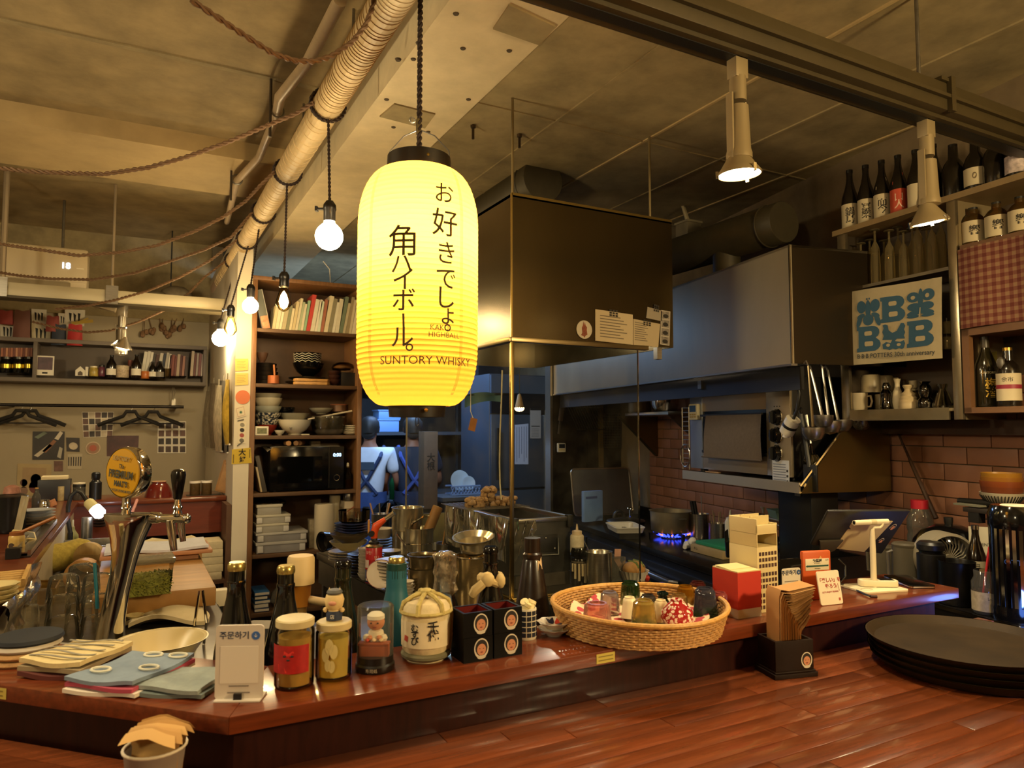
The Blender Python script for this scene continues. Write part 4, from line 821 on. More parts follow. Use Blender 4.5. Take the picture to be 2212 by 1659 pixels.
t=PB('picture_board','thin framed board leaning in the top shelf corner of the bookcase','board',566,621,584,709,.02,mat('#8a8a7a',.4),y=YB+.08,tilt=rad(-13)); t.location.z=bsh(1)+.004; w,h=t['_wh']; ob('bright_edge',MB().box(w/2,-.001,0,w/2+.003,.02,h),PAPER,t)
t=PB('postcard','small colourful postcard at the foot of the leaning framed board','card',568,680,584,708,.004,mat('#c98a6a',.5,var=.5,sc=30),y=YB+.03,tilt=rad(-14)); t.location.z=bsh(1)+.003
# -- bookcase, lower shelves
def on(k,u): return dict(z=SH[k]+.001)
def LB(k,name,label,cat,u,w,h,m_,prof=CYL,parts=(),dz=0,yo=.14,**kw):
    x=at(u,800,y=YB+yo).x; p=V((x,YB+yo,SH[k]+.001+dz)); s=spx(p); R_,H_=w/2*s,h*s
    op=kw.pop('open_',0); t=T(name,label,cat,p,-TH,kw.get('group'),kw.get('rot')); pr=sc_(prof,R_,H_)
    ob(kw.get('mainname','body'),MB().lathe(shell(pr,op*R_) if op else pr,28),m_,t)
    for q in parts:ob(q[0],MB().lathe(sc_(q[1],R_,H_),28),q[2],t)
    t['_rh']=(R_,H_); return t
LQ=mat('#17120e',.3); LQ2=mat('#1f1a16',.4,var=.2)
for i in range(5):LB(2,'lacquer_tray','%s dark tray from the bottom in the bookcase pile by the copper pan'%nth(i+1),'tray',574,58-i*3,9,LQ,[(0,0),(.9,0),(1,.9),(.97,1),(.9,.5),(0,.5)],dz=.0265*i+.0,group='lacquer trays in the bookcase')
t=LB(2,'wooden_cup','small dark wooden cup on top of the lacquer tray pile','cup',566,24,22,mat('#6b4a35',.5),BOWL,dz=.1345,open_=.1)
t=LB(2,'copper_pan','tiny orange copper pan with an upright handle in the bookcase','pan',591,24,18,mat('#b5683c',.4,.3),CYL,yo=.03); R_,H_=RH(t)
ob('handle',MB().tube([(R_*.2,0,H_),(R_*.05,0,H_*2.3)],.006,8),mat('#b5713f',.5),t)
t=LB(2,'plate','lower black plate beneath the wave-patterned bowl','plate',660,84,9,LQ,[(0,0),(.6,0),(1,.8),(.97,1),(.6,.3),(0,.3)],yo=.16)
t=LB(2,'plate','upper black plate beneath the wave-patterned bowl','plate',664,78,9,LQ,[(0,0),(.6,0),(1,.8),(.97,1),(.6,.3),(0,.3)],dz=.027,yo=.16)
t=LB(2,'black_bowl','big glossy black bowl holding the wave-patterned bowl','bowl',666,66,30,BLACKG,BOWL,dz=.055,open_=.05,yo=.16)
t=LB(2,'wave_bowl','black bowl with white wave pattern stacked in the bookcase','bowl',664,58,32,BLACKG,DEEP,dz=.115,open_=.05,yo=.16); R_,H_=RH(t)
for r in range(4):ob('wave_line',MB().tube([(R_*(.945+.045*r/3+.01)*cos(a),R_*(.945+.045*r/3+.01)*sin(a),H_*(.42+.155*r)+.0045*(1 if i%2 else -1)) for i,a in [(i,i*2*pi/26) for i in range(26)]],.0028,4,closed=True),mat('#b9b09e',.5),t)
for i in range(2):
    p=V((at(673,820,y=YB+.05).x,YB+.05,SH[2]+.001+.02*i)); s=spx(p); t=T('bamboo_dish','%s boat-shaped bamboo dish at the front of the bookcase shelf'%('lower','upper')[i],'dish',p,.1*i)
    ob('dish',MB().prism([(38*s*c,14*s*d) for c,d in ((-1,-.4),(-.8,-.8),(.8,-1),(1,-.5),(.92,0),(1,.5),(.8,1),(-.8,.8),(-1,.4),(-.9,0))],0,.018),mat('#b98a4c',.5,var=.25,sc=20,stretch=(1,8,1)),t,bev=.003)
for i in range(3):LB(2,'lacquer_bowl','%s brown-black lacquer bowl of the small stack by the bamboo dishes'%nth(i+1),'bowl',722,26,14,mat('#3a2018',.3),BOWL,dz=.028*i,yo=.10,open_=.1,group='lacquer bowls in the bookcase')
PB('black_box','black lacquer box under the wrapped packet in the bookcase','box',737,804,774,834,.15,LQ,y=YB+.06,z=None).location.z=SH[2]+.001
p=V((at(744,800,y=YB+.14).x,YB+.14,SH[2]+.001+.078)); t=T('wrapped_packet','crumpled brown packet in clear wrap lying on the black box','packet',p)
ob('packet',MB().ball((0,0,.035),.08,16,(1,.8,.45)),mat('#8a6a4a',.4,var=.3,sc=30,bump=.5),t); ob('wrap',MB().ball((-.01,-.01,.045),.078,12,(1,.8,.5)),glass('#e8dcc8',.4,.1),t)
# shelf 3: bowls
CB=mat('#cfc4a8',.35); BLW=bpy.data.materials.new('blue_pattern'); BLW.use_nodes= True; nt=BLW.node_tree; b=nt.nodes['Principled BSDF']; b.inputs['Roughness'].default_value=.35
nz=nt.nodes.new('ShaderNodeTexVoronoi'); nz.inputs['Scale'].default_value=70; rp=nt.nodes.new('ShaderNodeValToRGB'); tcn=nt.nodes.new('ShaderNodeTexCoord'); rp.color_ramp.interpolation='CONSTANT'
rp.color_ramp.elements[0].color=lin('#d0c8b2'); rp.color_ramp.elements[1].position=.5; rp.color_ramp.elements[1].color=lin('#2a3140'); nt.links.new(tcn.outputs['Object'],nz.inputs['Vector']); nt.links.new(nz.outputs[0],rp.inputs[0]); nt.links.new(rp.outputs[0],b.inputs['Base Color'])
for i,(m_,w,h,dz,lb) in enumerate(((mat('#8a2f22',.35),44,26,0,'red-based bowl at the bottom of the tall bookcase bowl stack'),(BLW,56,22,.036,'bowl with dense dark leaf pattern in the tall bookcase stack'),(BLW,57,22,.075,'bowl with dark scroll pattern in the tall bookcase stack'),(mat('#a9aa9c',.35),58,24,.110,'grey-blue bowl in the tall bookcase stack'),(CB,60,30,.145,'large cream bowl on top of the tall bookcase stack'),(mat('#b8b09a',.35),58,22,.195,'cream bowl with dark rim topping the tall bookcase stack'))):
    LB(3,'bowl',lb,'bowl',580,w,h,m_,BOWL,dz=dz,open_=.06,yo=.16,group='bowls in the bookcase')
t=PB('photo_stand','little white framed photo standing before the bowl stack','photo',551,924,580,944,.012,mat('#d8cfb8',.4),y=YB+.012,bev=.003); t.location.z=SH[3]+.001; w,h=t['_wh']; ob('picture',MB().box(-w*.36,-.001,h*.18,w*.36,.0005,h*.8),mat('#6a6a44',.4,var=.5,sc=50),t)
LB(3,'sauce_dish','small white dish tipped up before the ramen bowls','dish',607,22,11,CB,BOWL,yo=.03,open_=.1)
LB(3,'ramen_bowl','lower white ramen bowl with a small printed figure','bowl',639,68,29,mat('#ddd2b8',.3),BOWL,yo=.09,open_=.05)
t=LB(3,'ramen_bowl','upper white ramen bowl nested in the printed one','bowl',639,70,29,mat('#ddd2b8',.3),BOWL,dz=.012,yo=.09,open_=.05); R_,H_=RH(t)
ob('printed_figure',MB().raw([(R_*.06*cos(i*pi/6)*(1 if i%2 else 1.5),-R_*.80,H_*.42+R_*.16*sin(i*pi/6)) for i in range(12)],[tuple(range(12))]),mat('#5a4e40',.5),t)
LB(3,'bowl','grey stoneware bowl behind the ramen bowls, upper of two','bowl',637,64,26,mat('#8f8a78',.4,var=.1),BOWL,dz=.062,yo=.21,open_=.06)
LB(3,'black_bowl','small shiny black bowl on the grey stoneware one','bowl',620,36,14,BLACKG,DEEP,dz=.135,yo=.2,open_=.08)
p=V((at(710,930,y=YB+.12).x,YB+.12,SH[3]+.001)); s=spx(p); t=T('wrapped_bowl','large dented metal bowl covered in clear film in the bookcase','bowl',p)
ob('bowl',MB().lathe(shell(sc_(DEEP,37*s,40*s),.004),28),mat('#7b7568',.35,.6,var=.3,sc=20),t); ob('film',MB().lathe([(37*s,40*s),(37.6*s,30*s),(34*s,12*s)],24,wob=lambda a,j:1+.025*sin(11*a+j)),glass('#f0ebdc',.4,.08),t)
p2=p+V((0,0,40*s+.004)); t=T('spatula','long cream plastic spatula lying across the film-covered bowl','spatula',p2+V((0,-.03,.0)),0,rot=(0,rad(-11),0)); ob('blade',MB().prism([(-.14,-.012),(.0,-.016),(.02,-.008),(.02,.008),(0,.016),(-.14,.012)],0,.008),mat('#d6c8ae',.5),t,bev=.002); ob('handle',MB().tube([(.02,0,.004),(.145,0,.004)],.006,8),mat('#d0c1a4',.5),t)
LB(3,'bowl','shallow pale bowl resting above the film-covered bowl rim','bowl',695,50,13,mat('#b5ac94',.4),BOWL,dz=.135,yo=.23,open_=.08)
t=LB(3,'copper_pan','shallow copper-bottomed pan tipped at the bookcase back','pan',733,34,15,mat('#7a5a42',.4,.4),CYL,dz=.152,yo=.24)
ob('rim',MB().tube([(RH(t)[0]*cos(i*pi/9),RH(t)[0]*sin(i*pi/9),RH(t)[1]) for i in range(18)],.004,6,closed=True),mat('#b5714e',.4),t)
for i in range(5):LB(3,'small_plate','%s pale small plate of the stack by the bookcase side panel'%nth(i+1),'plate',759,33,5,CB,[(0,0),(.6,0),(1,.8),(1,1),(.6,.4),(0,.4)],dz=.0115*i,yo=.09,group='small plates in the bookcase')
p=V((at(660,943,y=YB+.015).x,YB+.015,SH[3]+.001)); t=T('white_tag','tiny white spoon rest in front of the ramen bowls','spoon rest',p); ob('rest',MB().cbox(0,.01,0,.05,.012,.008),CB,t,bev=.002)
# microwave
u0,u1=583,743; p=V(((at(u0,1000,y=YB+.03).x+at(u1,1000,y=YB+.03).x)/2,YB+.03,SH[4]+.001)); s=spx(p); w,h=(u1-u0)*s/1.0*.98,.272
t=T('microwave','black microwave oven with a blue clock in the bookcase','microwave',p)
ob('body',MB().box(-w/2,.012,.008,w/2,.29,h),mat('#1a1715',.4),t,bev=.004); ob('door',MB().box(-w/2,0,.008,w*.30,.012,h),BLACKG,t,bev=.002); ob('window',MB().box(-w*.40,-.001,.05,w*.20,0,h-.06),mat('#070707',.05),t)
ob('door_edge',MB().box(w*.285,-.003,.012,w*.30,.0,h-.004),mat('#3a3734',.2,.7),t); cp_=ob('control_panel',MB().box(w*.305,0,.008,w/2,.012,h),BLACKG,t)
txt(t,'0:00',.030,emi('#a8d4ff',4),(w*.405,-.001,h*.80),bold=.0006,name='clock_digits'); ob('dial',MB().tf(rot=(pi/2,0,0)).cyl(.017,-.012,.004,20),BLACKG,t,(w*.40,-.003,h*.28)); ob('dial_ring',MB().tf(rot=(pi/2,0,0)).tube([(.018*cos(i*pi/10),.018*sin(i*pi/10),0) for i in range(20)],.0016,5,closed=True),CHROME,t,(w*.40,-.004,h*.28))
for x in (-1,1):ob('foot',MB().cyl(.012,0,.009,10,(x*w*.42,.04)),BLACK,t)
pm=p+V((0,0,h+.001)); t=T('cloth_cover','thin pale cloth spread over the microwave top','cloth',pm); ob('cloth',MB().surf(lambda i,j:((i-.55)*w*.98,-.004+.24*j,.002-.03*max(0,.08-i)*12*(1-j)),12,3,.0015),mat('#a0937a',.8),t)
for i,(u,a) in enumerate(((618,.35),(640,.1),(652,-.05))):
    q=V((at(u,960,y=YB+.1).x,YB+.06+.03*i,pm.z+.022)); t=T('rolling_pin','%s wooden pin lying on the microwave top'%('longest tilted','middle short','short end-on')[i],'rolling pin',q,a+1.2,'wooden pins on the microwave')
    ob('pin',MB().tube([(-.05,0,0),(.055,0,0)],.0155,12),mat('#a87a48',.5,var=.15),t)
PB('butter_box','little cream box at the back of the microwave top','box',672,957,692,967,.05,mat('#8a7a5c',.6),y=YB+.12).location.z=pm.z+.003
for i,(u,w_,c,lb,ti) in enumerate(((567,4,'#b8a582','thin pale board leaning beside the microwave',-12),(577,9,'#3a332a','dark wooden board leaning against the microwave side',-13))):
    t=PB('leaning_board',lb,'board',u-w_,985 if i else 1010,u,1066,.2,mat(c,.5),y=YB+.03,tilt=rad(ti)); t.location.z=SH[4]+.005; t.location.x-=.0
t=LB(4,'oil_bottle','squat clear oil bottle with a pale pourer beside the microwave','bottle',754,22,50,glass('#b0a080',.3),BOTB,[('cap',[(0,.9),(.3,.9),(.22,1.1),(0,1.12)],CREAM),('oil',[(0,.02),(.9,.02),(.9,.4),(0,.4)],mat('#4a3318',.2))],yo=.08)
# grey bins and paper rolls
for i,(u1,v0,v1,lb) in enumerate(((662,1178,1203,'long grey food bin at the bottom of the bookcase bin stack'),(664,1157,1178,'long grey food bin, second from the bottom of the stack'),(623,1137,1157,'short grey food bin resting on the two long ones'),(626,1117,1137,'short grey food bin under the film-wrapped tray'),(608,1094,1117,'pale tray wrapped in clear film on the bin stack'))):
    a,b=at(548,1190,y=YB+.02),at(u1,1190,y=YB+.02); s=spx(a); h=(v1-v0)*s*.96; z=SH[5]+.001+(1203-v1)*s*.97
    t=T('food_bin',lb,'bin',V(((a.x+b.x)/2+.006,YB+.02,z)),0,'food bins in the bookcase'); w=b.x-a.x-.01; mb=MB()
    GB=mat('#8f8b88' if i<2 else '#a39d90',.4,var=.06)
    ob('bin',MB().box(-w/2+.006,.006,0,w/2-.006,.26,h*.78),GB,t,bev=.003); ob('lid_rim',MB().box(-w/2,0,h*.74,w/2,.266,h),mat('#b5b0a6' if i<2 else '#bdb59f',.35),t,bev=.002)
    if i<4:
        for q in (-1,1):ob('latch',MB().box(q*w*.41-.016,-.003,h*.1,q*w*.41+.016,.004,h*.7),mat('#c9c4bb',.3),t,bev=.001)
    else:ob('film',MB().ball((.01,.10,h),.085,14,(1.25,1,.35)),glass('#efeadc',.5,.06),t)
PT_=mat('#cbbda0',.8)
LB(5,'paper_roll','tall white kitchen paper roll at the front of the lower shelf','paper roll',705,41,95,PT_,CYL,yo=.06,parts=[('core',[(0,1.002),(.3,1.002),(.3,.99)],mat('#8a7458',.7))])
LB(5,'paper_roll','second kitchen paper roll half hidden behind the front one','paper roll',728,24,106,mat('#b5a88c',.8),CYL,yo=.18)
PB('milk_carton','printed pale carton left of the kitchen paper roll','carton',668,1118,684,1180,.06,mat('#9a8d74',.6,var=.3,sc=30),y=YB+.1).location.z=SH[5]+.001
t=PB('paper_box','white printed box with a red diagonal line near the side panel','box',743,1082,773,1180,.12,mat('#b8a88e',.6),y=YB+.05); t.location.z=SH[5]+.001; w,h=t['_wh']; ob('red_line',MB().raw([(-w/2,-.001,h*.72),(w/2,-.001,h*.93),(w/2,-.001,h*.96),(-w/2,-.001,h*.75)],[(0,1,2,3)]),mat('#a0503c',.6),t); ob('printed_panel',MB().box(-w*.2,-.0012,h*.3,w*.35,0,h*.7),mat('#9a9490',.6),t)
LB(5,'steel_can','small steel can standing on the red-lined box','can',756,20,18,STEELD,CYL,yo=.1,dz=.285)
for i,(c,u1) in enumerate((('#1f3a66',580),('#d0ccc4',578),('#28507e',582),('#1d2836',576),('#3a6ea8',580))):
    a,b=at(548,1300,y=YB+.03),at(u1,1300,y=YB+.03); t=T('magazine','%s magazine from the bottom of the blue pile on the low shelf'%nth(i+1),'magazine',V(((a.x+b.x)/2+.005,YB+.03,SH[6]+.001+.024*i)),.06*(i%3-1),'magazines on the low shelf')
    w=b.x-a.x; ob('cover',MB().box(-w/2,0,0,w/2,.2,.022),mat(c,.4,var=.15,sc=30),t,bev=.001); ob('page_edge',MB().box(-w/2+.002,-.0006,.004,w/2-.002,.002,.018),PAPER,t)
p=V((at(610,1280,y=YB+.12).x,YB+.12,SH[6]+.001)); t=T('plastic_bag','rumpled clear plastic bag beside the blue magazines','bag',p); ob('bag',MB().lathe([(.05,0),(.075,.04),(.06,.09),(.02,.13),(.03,.15)],20,wob=lambda a,j:1+.16*sin(5*a+j*2)),mat('#7a7468',.3,alpha=.6),t)
p=V((at(700,590,y=4.68).x,4.68,SH[0]+.001)); t=T('folded_cable','white cable loop and pale strip lying on top of the bookcase','cable',p)
ob('loop',MB().tube([(-.05,0,.01),(-.055,.02,.01),(.05,.02,.006),(.04,.02,.13),(.0,.03,.18)],.0035,6),WHITE,t); ob('strip',MB().box(.08,0,0,.28,.04,.014),PAPER,t,bev=.002)
# == beer tower
pt=at(232,1412,z=ZK); s=spx(pt)
TW=T('beer_tower','tall flared chrome beer tower with black tap handle','beer tower',pt,-TH)
prof=[(237,1412,34,.8),(236,1390,33,.8),(240,1340,27,.8),(248,1290,25,.75),(258,1240,25,.7),(264,1200,29,.66),(268,1165,38,.62),(270,1135,49,.6),(270,1112,56,.58)]
mb=MB(); sg=30; vs=[]; fs=[]
for (u,v,w,q) in prof:
    x=(u-232)*s; z=(1412-v)*s*1.0
    for i in range(sg):a=2*pi*i/sg; vs.append((x+w*s*cos(a),w*s*q*sin(a),z))
for j in range(len(prof)-1):
    for i in range(sg):fs.append((j*sg+i,j*sg+(i+1)%sg,(j+1)*sg+(i+1)%sg,(j+1)*sg+i))
fs+=[tuple(range(sg))[::-1],tuple((len(prof)-1)*sg+i for i in range(sg))]
ob('column',mb.raw(vs,fs),CHROME,TW,bev=.004)
xt,zt_=(270-232)*s,(1412-1110)*s
mx,mz=(262-232)*s,(1412-1023)*s; R_=55*s
ob('neck',MB().lathe([(11*s,0),(9*s,8*s),(12*s,12*s),(9*s,18*s),(9*s,36*s)],16,(mx,0,zt_-2*s)),CHROME,TW)
md=ob('badge_case',MB().tf(rot=(pi/2,0,0)).lathe([(0,-.030),(R_*.8,-.030),(R_,-.022),(R_*1.04,0),(R_,.012),(R_*.97,.014)],44),CHROME,TW,(mx,0,mz),(0,0,rad(-24)))
ob('badge_face',MB().tf(rot=(pi/2,0,0)).lathe([(0,.019),(R_*.6,.018),(R_*.92,.0155),(R_*.97,.012)],44),mat('#dba520',.35),md)
for s_,sz,z,c,bo in (('SUNTORY',.0215,.046,'#b39a62',.0006),('The',.020,.021,'#4a4a3e',.0003),('PREMIUM',.034,-.006,'#4a4a3e',.0011),("MALT'S",.024,-.036,'#4a4a3e',.0010),('SUNTORY PREMIUM BEER',.0105,-.058,'#5a5a48',.0003)):
    txt(md,s_,sz*R_/.0825,mat(c,.5),(.002,-.0215,z*R_/.0825),(pi/2,rad(5),0),bold=bo,sx=.82,shear=.3 if s_=='The' else 0)
ta=(1412-1121)*s; y_=-.012
ob('tap_arm',MB().tube([((318-232)*s,0,ta),((335-232)*s,0,ta),((342-232)*s,y_,ta),((352-232)*s,y_,ta),((404-232)*s,y_*2,ta)],[13*s,12*s,8*s,9.5*s,9.5*s],16),CHROME,TW); ob('tap_knob',MB().ball(((404-232)*s,y_*2,ta),11*s,14,(.8,1,1)),CHROME,TW)
xc=(383-232)*s
ob('tap_collar',MB().lathe([(8*s,0),(10.5*s,6*s),(8*s,12*s),(11*s,18*s),(7*s,26*s),(5*s,42*s)],16,(xc,y_*2,ta+6*s)),CHROME,TW)
ob('tap_handle',MB().lathe([(0,0),(8*s,0),(9*s,2*s),(14*s,38*s),(15.5*s,52*s),(14*s,60*s),(9*s,64*s),(0,65*s)],20,(xc,y_*2,ta+42*s)),mat('#100e0d',.2,coat=.5),TW)
ob('spout',MB().tube([((368-232)*s,y_*2,ta-4*s),((371-232)*s,y_*2,ta-22*s),((378-232)*s,y_*2,ta-68*s)],[9*s,9*s,7*s],14),CHROME,TW); ob('spout',MB().tube([((388-232)*s,y_*2+.012,ta-4*s),((388-232)*s,y_*2+.012,ta-20*s),((393-232)*s,y_*2+.012,ta-50*s)],[8*s,8*s,6*s],14),CHROME,TW)
# stacked tumblers beside the tower
TG=glass('#fefcf6',.2,.02,.035,'#d8d0b8'); FG=glass('#f8f5ec',.16,.05,.14,'#d8d2c0')
def tumbler(label,p,r,h,grp,wob=True,m_=TG):
    t=T('tumbler',label,'glass',p,p.x*9,grp)
    ob('wall',MB().lathe([(r,0),(r*1.01,.004),(r*.98,h*.3),(r*.965,h*.32),(r*.95,h*.55),(r*.86,h*.90),(r*.80,h*.97),(r*.70,h)],28,wob=(lambda a,j:1+.012*cos(16*a)) if wob else None),m_,t)
    ob('base',MB().lathe([(r*.72,h*.93),(r*.70,h),(r*.62,h+.002),(0,h*.985)],24),glass('#f4f0e4',.25,.03,.06,'#cfc6ac'),t); return t
for cu,cv,n,nm in ((133,1400,3,'front'),(207,1398,3,'tower-side'),(176,1366,3,'rear')):
    p=at(cu,cv,z=ZK); q=spx(p)
    for k in range(n):tumbler('%s upturned clear tumbler from the bottom of the %s stack'%(ORD[k],nm),p+V((0,0,.0005+k*.058)),34*q*.98 if nm=='front' else 33*q,.086,'stacked tumblers by the beer tower')
for i,(u,v,l) in enumerate(((30,1392,'next to the amber bottle'),(60,1398,'before the tumbler stacks'),(55,1352,'in the back row by the amber bottle'),(88,1356,'in the back row nearer the tumblers'),(22,1345,'at the far end of the back row'))):
    p=at(u,v,z=ZK+.001); q=spx(p)
    for k in range(2):
        t=T('faceted_glass','%s faceted glass %s'%(('lower','upper')[k],l),'glass',p+V((0,0,k*.05)),u,'faceted glasses by the amber bottle')
        r=19*q; ob('wall',MB().lathe([(r,0),(r,.045),(r*.86,.066),(r*.5,.068),(0,.066)],14,wob=lambda a,j:1+.04*cos(7*a)),FG,t)
p=at(2,1398,z=ZK+.001); t=T('amber_bottle','amber bottle of sauce at the very edge beside the faceted glasses','bottle',p); q=spx(p); ob('glass_body',MB().lathe(sc_(BOTB,20*q,150*q),24),mat('#8a3f12',.15,coat=.4,sss=0),t); ob('neck_wrap',MB().lathe(sc_([(.5,.75),(.62,.8),(.5,.99),(0,1)],20*q,150*q),14,wob=lambda a,j:1+.12*sin(5*a+j)),glass('#e0d8c4',.5,.08),t)
# ice bowl
p=at(347,1425,z=ZK); s=spx(p); R_=94*s
t=T('white_bowl','big cream-white open bowl beside the beer tower','bowl',p,0)
zz_=at(347,1381,d=p.length and (V(p)-V((0,0,EYE))).dot(_F)).z-ZK
ob('bowl',MB().lathe(shell([(R_*.62,0),(R_*.66,.004),(R_*.80,zz_*.5),(R_*.95,zz_*.96),(R_,zz_*.98),(R_*1.01,zz_)],.004),44),mat('#d9c694',.35),t); ob('dark_scrape',MB().box(R_*.52,-R_*.66,zz_*.30,R_*.56,-R_*.655,zz_*.75),mat('#4a3d2c',.5),t,rot=(rad(10),0,0))
# == far leg and back of the ledge
zl=dict(z=ZL+.001)
BLUEW=mat('#b9bfc9',.3)
for i in range(6):
    p=at(76,1141,z=ZL); q=spx(p); m_=(mat('#6b5a4a',.35),mat('#c2b8a8',.3),mat('#8c7f70',.35),mat('#c8c6c2',.3),BLUEW,BLUEW)[i]
    t=T('plate','%s plate from the bottom of the pale stack beside the honey pot'%nth(i+1),'plate',p+V((0,0,.001+i*.0125)),0,'plates on the ledge leg')
    R_=(37-3*(i<2))*q; ob('plate',MB().lathe([(0,0),(R_*.55,0),(R_*.6,.003),(R_*.97,.0125),(R_,.0145),(R_*.96,.0145),(R_*.6,.006),(0,.006)],36),m_,t)
t=LT('honey_pot','small cream ceramic pot with a brown mouth and round badge','pot',35,1190,32,40,mat('#cfae62',.35),[(0,0),(.9,0),(1,.06),(1,.3),(.93,.42),(.98,.6),(.94,.78),(.8,.86)],[('lid',[(.86,.84),(.86,1),(.6,1.04),(0,1.04)],mat('#8a5228',.4))],**zl); R_,H_=RH(t)
ob('badge',MB().tf(rot=(pi/2,0,0)).cyl(R_*.36,0,.002,14),mat('#4a3a30',.5),t,(0,-R_*1.0,H_*.33)); ob('dipper',MB().tube([(0,0,H_*.9),(R_*4.4,.03,H_*1.75)],.006,8),mat('#a86a30',.5),t)
p=at(32,1170,z=ZL+.03); t=T('tall_slip','tall white paper slip standing in front of the plate stack','slip',at(34,1166,z=ZL+.001),-TH,rot=(0,rad(10),-TH)); ob('slip',MB().surf(lambda i,j:((i-.5)*.03,.004*sin(3*i),.165*j),3,4,.0015),mat('#cfc3a2',.7),t)
t=T('calculator','small cream device with a grey screen tilted by the honey pot','device',at(52,1158,z=ZL+.03),rot=(rad(35),rad(15),.5)); ob('body',MB().cbox(0,0,-.008,.075,.045,.016),mat('#c9b67e',.5),t,bev=.004); ob('screen',MB().cbox(.008,0,.0075,.045,.030,.002),mat('#55544e',.3),t)
t=LT('stock_pot','big black pot with food on its lid at the ledge end','pot',22,1150,56,78,mat('#0f1114',.35),POT,[('lid',[(1.06,.97),(1.08,1.0),(.8,1.05),(0,1.06)],mat('#2a2622',.3)),('food',[(0,1.05),(.6,1.07),(.5,1.25),(.2,1.3),(0,1.31)],mat('#9a6a58',.6,var=.5,sc=30))],z=ZL+.001)
# metal wrap channel along the inner edge
a,b=at(70,1189,z=ZL+.02),at(124,1122,z=ZL+.02)
t=T('wrap_cutter','long shiny metal film cutter lying along the ledge leg','cutter',(0,0,0)); y0,y1=a.y,b.y; xx=-.300
ob('rail',MB().box(xx-.035,y0,ZL+.001,xx-.022,y1,ZL+.035).box(xx-.020,y0,ZL+.012,xx+.005,y1,ZL+.016).box(xx+.006,y0,ZL+.001,xx+.016,y1,ZL+.022),mat('#cfcac0',.2,1),t); ob('base',MB().box(xx-.035,y0-.01,ZL+.0008,xx+.016,y1,ZL+.004),mat('#3a2a26',.5),t)
ob('end_cap',MB().box(xx-.05,y0-.03,ZL+.001,xx-.01,y0-.002,ZL+.034),BLACK,t)
# bamboo crate, dishes, film on the leg
p=at(22,1262,z=ZL+.001); t=T('bamboo_crate','shallow tan bamboo crate with slats on the ledge leg','crate',p,.05); BAM=mat('#c49c58',.55,var=.2,sc=12)
for k in range(7):ob('slat',MB().box(-.16,-.115+k*.034,.012,.035,-.09+k*.034,.018),BAM,t,bev=.001)
for x in (-.15,-.06,.03):ob('crossbar',MB().box(x-.008,-.12,0,x+.008,.12,.012),BAM,t,bev=.001)
ob('rim',MB().box(.030,-.125,.012,.040,.125,.03).box(-.165,-.125,.012,.04,-.115,.03),BAM,t,bev=.001)
for i in range(4):
    p=at(-14,1312,z=ZL); t=T('shell_dish','%s pale fluted dish from the bottom beside the amber bottle'%nth(i+1),'dish',p+V((0,.02,.001+.011*i)),i*.5,'fluted dishes on the ledge leg'); ob('dish',MB().lathe([(0,0),(.025,0),(.045,.014),(.047,.016),(.04,.016),(.025,.005),(0,.005)],30,wob=lambda a,j:1+(.05*cos(9*a) if j in (2,3) else 0)),mat('#d5c48e',.35),t)
p=at(45,1285,z=ZL-.01); t=T('foil_film','crumpled shiny film hanging over the inner edge of the ledge leg','film',V((-.262,p.y,ZL)))
def ff(i,j):y=-.22+.62*j; return (.006+.016*abs(sin(9*j+4*i))+.01*sin(23*j),y,.012-.085*i+.012*sin(17*j+5*i))
ob('film',MB().surf(ff,8,40),mat('#b9b4aa',.15,.9,bump=.4,sc=60),t)
# things on the back ledge
yb=dict(z=ZL+.001)
def BK(u,dy=0): return at(u,1065,y=4.86+dy)
def LBK(name,label,cat,u,w,h,m_,prof=CYL,parts=(),dy=0,group=None,**kw):
    p=at(u,1065,y=4.90+dy); p.z=ZL+.001; s=spx(p); t=T(name,label,cat,p,-TH,group); op=kw.get('open_',0); pr=sc_(prof,w/2*s,h*s)
    ob('body',MB().lathe(shell(pr,op*w/2*s) if op else pr,28),m_,t)
    for q in parts:ob(q[0],MB().lathe(sc_(q[1],w/2*s,h*s),28),q[2],t)
    return t
LBK('red_bowl','glossy dark red bowl turned upside down on the back ledge','bowl',343,57,33,mat('#5e1712',.15,coat=.5),[(1,0),(.98,.06),(.85,.45),(.62,.8),(.50,.88),(.50,1),(.4,1),(0,.9)],[('foot_rim',[(.5,.97),(.52,1.0),(.44,1.02),(.42,.98)],mat('#c9a080',.3))])
for u,l in ((421,'nearer the red bowl'),(446,'nearer the leaning wooden box')):LBK('spice_jar','clear spice jar with a white cap %s'%l,'jar',u,21,31,glass('#a8936a',.3,.05,.25,'#8a7048'),CYL,[('cap',[(0,.84),(1.06,.84),(1.06,1),(0,1)],WHITE)])
p=at(440,1069,y=4.95); t=T('spice_tray','dark flat tray under the two spice jars on the back ledge','tray',V((at(440,1065,y=4.9).x,4.90,ZL)),0); ob('tray',MB().cbox(0,0,-.0,.20,.12,.001),DKGREY,t)
p=at(482,1066,y=4.86); p.z=ZL+.012; s=spx(p); t=T('wooden_box','pale wooden box with a sliding lid leaning at the partition','box',p,rot=(0,rad(15),rad(-25)))
ob('box',MB().box(-.055,0,0,.055,.07,.20),mat('#b0824a',.5,var=.15,sc=10,stretch=(1,1,.2)),t,bev=.002); ob('lid',MB().box(-.042,-.004,.012,.042,0,.19),mat('#c2955a',.5,var=.12),t,bev=.001); ob('label_slot',MB().box(-.008,-.006,.085,.012,-.003,.125),INK,t); ob('grip',MB().box(-.035,-.007,.175,.035,-.003,.186),mat('#8f6838',.5),t)
